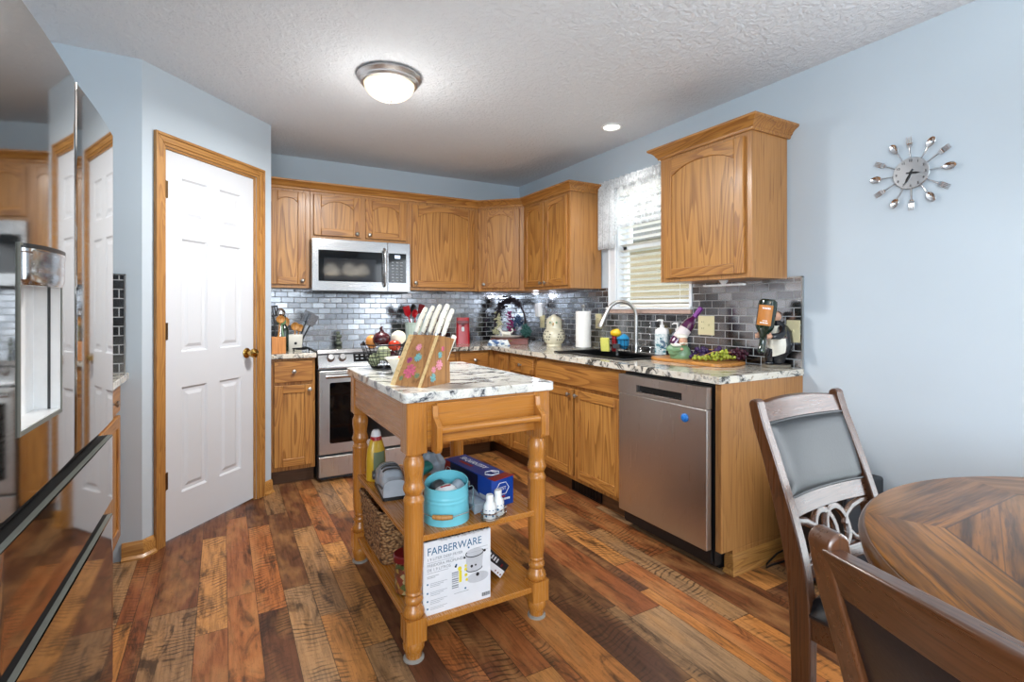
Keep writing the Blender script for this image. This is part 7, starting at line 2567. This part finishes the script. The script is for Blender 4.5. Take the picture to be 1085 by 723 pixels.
mb = MB(frame((-1.984, -2.065, SZ2), 20) @ Matrix.Diagonal((1, 1, 0.88, 1))); mb.lathe([(0.0446, 0.04), (0.0447, 0.04), (0.0447, 0.10), (0.0412, 0.15), (0.0408, 0.15)], (0, 0, 0), 20, Matrix.Diagonal((1.1, 0.75, 1)), R(-130), R(-50)); mb.build('label', plain('grey_green_label', '6E7A5E', 0.5), bb)

for (c, r, mat, lab, sd) in (((-1.80, -2.30, SZ2 + 0.075), (0.065, 0.05, 0.085), 'bag_clear', 'clear plastic bag behind the turquoise bucket', 21),
                             ((-1.862, -2.36, SZ2 + 0.11), (0.045, 0.04, 0.028), 'bag_teal', 'teal packet on top of the bags behind the bucket', 22),
                             ((-1.862, -2.36, SZ2 + 0.048), (0.05, 0.045, 0.05), 'bag_orange', 'orange snack bag between sharpener and bucket', 23),
                             ((-1.90, -2.47, SZ2 + 0.035), (0.035, 0.04, 0.036), 'jar_bits', 'small mixed snack bag left of the turquoise bucket', 24)):
    mb = lumpy((0, 0, 0), r, sd, 0.14, 22, 16, Matrix.Translation(c))
    tag(mb.build('snack_bag', M[mat]), lab, 'bag')
for mb_ in ():
    pass
mb = MB(frame((-1.734, -2.60, SZ2), 4)); mb.sheet(lambda u, v: ((u - 0.5) * 0.075, (v - 0.5) * 0.14, 0.022 + 0.010 * math.sin(u * 5) * math.sin(v * 4)), 14, 14, 0.040)
tag(mb.build('plastic_pouch', M['bag_clear']), 'flat clear pouch between the bucket and the blue carton', 'pouch')

# ------------------------------------------------------------------ bottom shelf of the cart
t = thing('wicker_basket', 'woven seagrass basket at the left of the bottom cart shelf', 'basket', (-1.945, -2.13, SZ1))
WBF = frame((-1.945, -2.13, SZ1), 90)
mb = MB(WBF)
bx0 = rrect(-0.165, -0.070, 0.165, 0.070, 0.03, 5); bx1 = rrect(-0.185, -0.088, 0.185, 0.088, 0.035, 5)
n = len(bx0)
rings = []
for k in range(15):
    v = k / 14
    bul = 0.004 * (k % 2)
    rings.append([((a0 + (a1 - a0) * v) * (1 + bul / 0.12), (b0 + (b1 - b0) * v) * (1 + bul / 0.07), 0.225 * v) for (a0, b0), (a1, b1) in zip(bx0, bx1)])
for k in range(14, -1, -1):
    v = k / 14
    rings.append([((a0 + (a1 - a0) * v) * 0.94, (b0 + (b1 - b0) * v) * 0.88, 0.225 * v + (0.008 if k == 0 else 0)) for (a0, b0), (a1, b1) in zip(bx0, bx1)])
fs = [tuple(range(n))[::-1], tuple(range((len(rings) - 1) * n, len(rings) * n))]
for k in range(len(rings) - 1):
    fs += [(k * n + i, k * n + (i + 1) % n, (k + 1) * n + (i + 1) % n, (k + 1) * n + i) for i in range(n)]
mb.add([p for r_ in rings for p in r_], fs)
mb.build('weave', M['wicker'], t, angle=80)
mb = MB(WBF)
mb.tube([(a, b, 0.226) for a, b in bx1], 0.009, 8, closed=True)
for sx in (-1, 1):
    mb.tube([(sx * 0.186, -0.04, 0.16), (sx * 0.198, -0.02, 0.15), (sx * 0.200, 0.0, 0.147), (sx * 0.198, 0.02, 0.15), (sx * 0.186, 0.04, 0.16)], 0.007, 8)
mb.build('rim_braid', M['wicker'], t)
JX, JY = -1.985, -2.525
t = thing('snack_jar', 'clear jar of mixed snacks with a dark red lid behind the front cart leg', 'jar', (JX, JY, SZ1))
mb = MB(); mb.lathe([(0, SZ1), (0.045, SZ1), (0.049, SZ1 + 0.006), (0.049, SZ1 + 0.125), (0.047, SZ1 + 0.130), (0.045, SZ1 + 0.125), (0.045, SZ1 + 0.008), (0, SZ1 + 0.006)], (JX, JY, 0), 32); mb.build('glass', M['jar_glass'], t)
mb = MB(); mb.lathe([(0, SZ1 + 0.007), (0.0445, SZ1 + 0.008), (0.0445, SZ1 + 0.100), (0.03, SZ1 + 0.108), (0, SZ1 + 0.104)], (JX, JY, 0), 28); o = mb.build('contents', M['jar_bits'], t); o['kind'] = 'stuff'
mb = MB(); mb.lathe([(0, SZ1 + 0.150), (0.048, SZ1 + 0.150), (0.052, SZ1 + 0.146), (0.052, SZ1 + 0.126), (0.0495, SZ1 + 0.126), (0.0495, SZ1 + 0.132), (0, SZ1 + 0.134)], (JX, JY, 0), 32); mb.build('lid', M['red_dark'], t)

# deep-fryer carton with its printing
FX0, FX1, FY0, FZ0, FZ1 = -1.990, -1.722, -2.722, SZ1, SZ1 + 0.262
t = thing('fryer_carton', 'white deep fryer carton with teal lettering at the front of the bottom cart shelf', 'carton', ((FX0 + FX1) / 2, FY0 + 0.07, SZ1))
mb = MB(); mb.box(FX0, FY0, FZ0, FX1, FY0 + 0.14, FZ1)
cb = mb.build('carton_body', M['white_card'], t, bevel=0.0012)
fw, fh = FX1 - FX0, FZ1 - FZ0
yq = FY0 - 0.0004
Xf = lambda u: FX0 + fw * u
Zf = lambda v: FZ1 - fh * v
def ftext(s, size, u, v, mat, sx=1.0):
    text('carton_text', s, size, (Xf(u), yq, Zf(v)), (1, 0, 0), (0, 0, 1), M[mat], cb, sx=sx)
ftext('FARBERWARE', 0.0385, 0.055, 0.185, 'print_teal', 0.90)
ftext('1.9 LITER DEEP FRYER', 0.0145, 0.055, 0.262, 'print_grey', 1.0)
ftext('FREIDORA PROFUNDA', 0.0145, 0.055, 0.345, 'print_grey', 1.0)
ftext('DE 1.9 LITROS', 0.0145, 0.055, 0.405, 'print_grey', 1.0)
mb = MB()
def bar(u0, u1, v, h=0.0016):
    mb.box(Xf(u0), yq - 0.0004, Zf(v) - h, Xf(u1), yq + 0.0008, Zf(v))
bar(0.055, 0.44, 0.285, 0.001); bar(0.055, 0.36, 0.425, 0.001); bar(0.74, 0.95, 0.235, 0.001); bar(0.62, 0.96, 0.285, 0.0006)
bar(0.055, 0.22, 0.470); bar(0.055, 0.17, 0.490)
for k, v in enumerate((0.57, 0.69, 0.80, 0.90)):
    for q in range(3 if k < 3 else 2):
        bar(0.10, 0.34 - 0.05 * q, v + 0.022 * q, 0.0010)
bar(0.44, 0.66, 0.80, 0.001)
mb.build('fine_print', M['print_grey'], cb)
mb = MB()
for v in (0.575, 0.695, 0.805, 0.905):
    mb.prism(arc(Xf(0.062), Zf(v), 0.0034, 0, 330, 10), 'Y', yq - 0.0004, yq + 0.0008)
for u, v, r in ((0.66, 0.205, 0.0036), (0.475, 0.405, 0.0036), (0.61, 0.765, 0.0036)):
    mb.prism(arc(Xf(u), Zf(v), r, 0, 330, 10), 'Y', yq - 0.0004, yq + 0.0008)
mb.build('bullet_dots', M['print_teal'], cb)
mb = MB()      # printed fryer
u0, u1, v0, v1 = 0.60, 0.88, 0.25, 0.52
def elp(cu, cv, ru, rv, a0=0, a1=360, n=24):
    return [(Xf(cu + ru * math.cos(R(a0 + (a1 - a0) * i / n))), Zf(cv - rv * math.sin(R(a0 + (a1 - a0) * i / n)))) for i in range(n + (0 if a1 - a0 == 360 else 1))]
mb.prism(elp(0.75, 0.29, 0.135, 0.055, 0, 180) + elp(0.745, 0.515, 0.120, 0.045, 180, 360), 'Y', yq - 0.0003, yq + 0.0008)
mb.prism(elp(0.80, 0.655, 0.165, 0.075), 'Y', yq - 0.0003, yq + 0.0008)
mb.build('fryer_picture', M['print_silver'], cb)
mb = MB()
mb.tube([(x, yq - 0.0006, z) for x, z in elp(0.75, 0.30, 0.135, 0.055, 150, 390, 30)], 0.0016, 6)
mb.tube([(x, yq - 0.0006, z) for x, z in elp(0.745, 0.515, 0.120, 0.048, 180, 360, 20)], 0.0014, 6)
for u, v, r in ((0.905, 0.30, 0.0048), (0.597, 0.335, 0.004), (0.705, 0.48, 0.0052), (0.765, 0.475, 0.0036), (0.795, 0.615, 0.0068), (0.465, 0.425, 0.004)):
    mb.prism(arc(Xf(u), Zf(v), r, 0, 345, 16), 'Y', yq - 0.0010, yq + 0.0008)
for k in range(14):
    w_ = (0.0012, 0.0022, 0.0009)[k % 3]
    mb.box(Xf(0.865) + k * 0.0024, yq - 0.0005, Zf(0.955), Xf(0.865) + k * 0.0024 + w_ * 0.7, yq + 0.0008, Zf(0.905))
mb.build('black_print', M['print_black'], cb)
mb = MB()
for k in range(8):
    mb.box(Xf(0.41), yq - 0.0006, Zf(0.50 + 0.030 * k), Xf(0.505), yq + 0.0008, Zf(0.50 + 0.030 * k + 0.018 - 0.004 * (k % 3)))
mb.build('sticker_bars', M['print_grey'], cb)
mb = MB()
for u, v, r in ((0.525, 0.47, 0.008), (0.615, 0.45, 0.005), (0.615, 0.50, 0.006), (0.535, 0.60, 0.006), (0.62, 0.58, 0.006), (0.63, 0.65, 0.0055)):
    mb.prism(arc(Xf(u), Zf(v), r, 0, 345, 8), 'Y', yq - 0.0005, yq + 0.0008)
mb.box(Xf(0.515), yq - 0.0004, Zf(0.66), Xf(0.555), yq + 0.0008, Zf(0.50))
mb.build('yellow_sticker', M['print_yellow'], cb)
mb = MB(); mb.box(FX0 + 0.01, FY0 + 0.004, FZ1 - 0.0004, FX1 - 0.003, FY0 + 0.135, FZ1 + 0.0006); mb.build('dark_top', M['print_black'], cb)
text('carton_text', 'FARBERWARE', 0.034, (Xf(0.95), FY0 + 0.006, FZ1 + 0.0009), (-1, 0, 0), (0, -1, 0), M['print_white'], cb, sx=0.95)

t = thing('product_box', 'black and white box leaning beside the fryer carton on the bottom shelf', 'box', (-1.66, -2.55, SZ1))
LM = Matrix.Translation((-1.628, -2.625, SZ1 + 0.001)) @ rz(3) @ Matrix.Rotation(R(-44), 4, 'Y')
mb = MB(LM); mb.box(0.0, 0.0, 0.0, 0.058, 0.17, 0.135)
bb = mb.build('box', M['print_black'], t, bevel=0.001)
mb = MB(LM); mb.add([(0.001, -0.0008, 0.002), (0.030, -0.0008, 0.002), (0.022, -0.0008, 0.133), (0.001, -0.0008, 0.133), (0.001, 0.001, 0.002), (0.030, 0.001, 0.002), (0.022, 0.001, 0.133), (0.001, 0.001, 0.133)],
       [(0, 1, 2, 3), (7, 6, 5, 4), (0, 4, 5, 1), (1, 5, 6, 2), (2, 6, 7, 3), (3, 7, 4, 0)])
mb.build('white_panel', M['white_card'], bb)
mb = MB(LM)
for k in range(3):
    mb.prism(arc(0.010, 0.012 + 0.016 * k, 0.0035, 0, 345, 10), 'Y', -0.0014, 0.0)
mb.box(0.034, -0.001, 0.028, 0.046, 0.0, 0.036)
mb.build('print', M['red_dark'], bb)
mb = MB(LM)
for k in range(4):
    mb.box(0.034, -0.001, 0.06 + k * 0.016, 0.050, 0.0, 0.068 + k * 0.016)
mb.build('lettering', M['print_silver'], bb)

# ------------------------------------------------------------------ by the wall behind the chair
t = thing('subwoofer', 'charcoal speaker box on the floor by the clock wall', 'speaker', (-0.19, -3.165, 0))
mb = MB(); mb.box(-0.34, -3.285, 0.018, -0.04, -3.05, 0.475)
bb = mb.build('cabinet', M['speaker'], t, bevel=0.012, seg=4)
mb = MB(); mb.box(-0.348, -3.272, 0.05, -0.338, -3.063, 0.45); mb.build('grille', M['dark_gap'], bb, bevel=0.004)
for x in (-0.31, -0.07):
    for y in (-3.26, -3.075):
        mb = MB(); mb.cyl((x, y, 0.0), (x, y, 0.02), 0.014, n=12); mb.build('foot', M['dark_gap'], t)
mb = MB()
mb.tube([(-0.06, -3.04, 0.012), (-0.10, -2.99, 0.006), (-0.22, -2.955, 0.006), (-0.34, -2.945, 0.006), (-0.385, -2.95, 0.007), (-0.36, -2.935, 0.012), (-0.26, -2.920, 0.03), (-0.16, -2.915, 0.035), (-0.08, -2.93, 0.02), (-0.05, -2.97, 0.006)], 0.0042, 8)
tag(mb.build('power_cord', M['dark_gap']), 'black power cord looping on the floor by the counter end', 'cord')
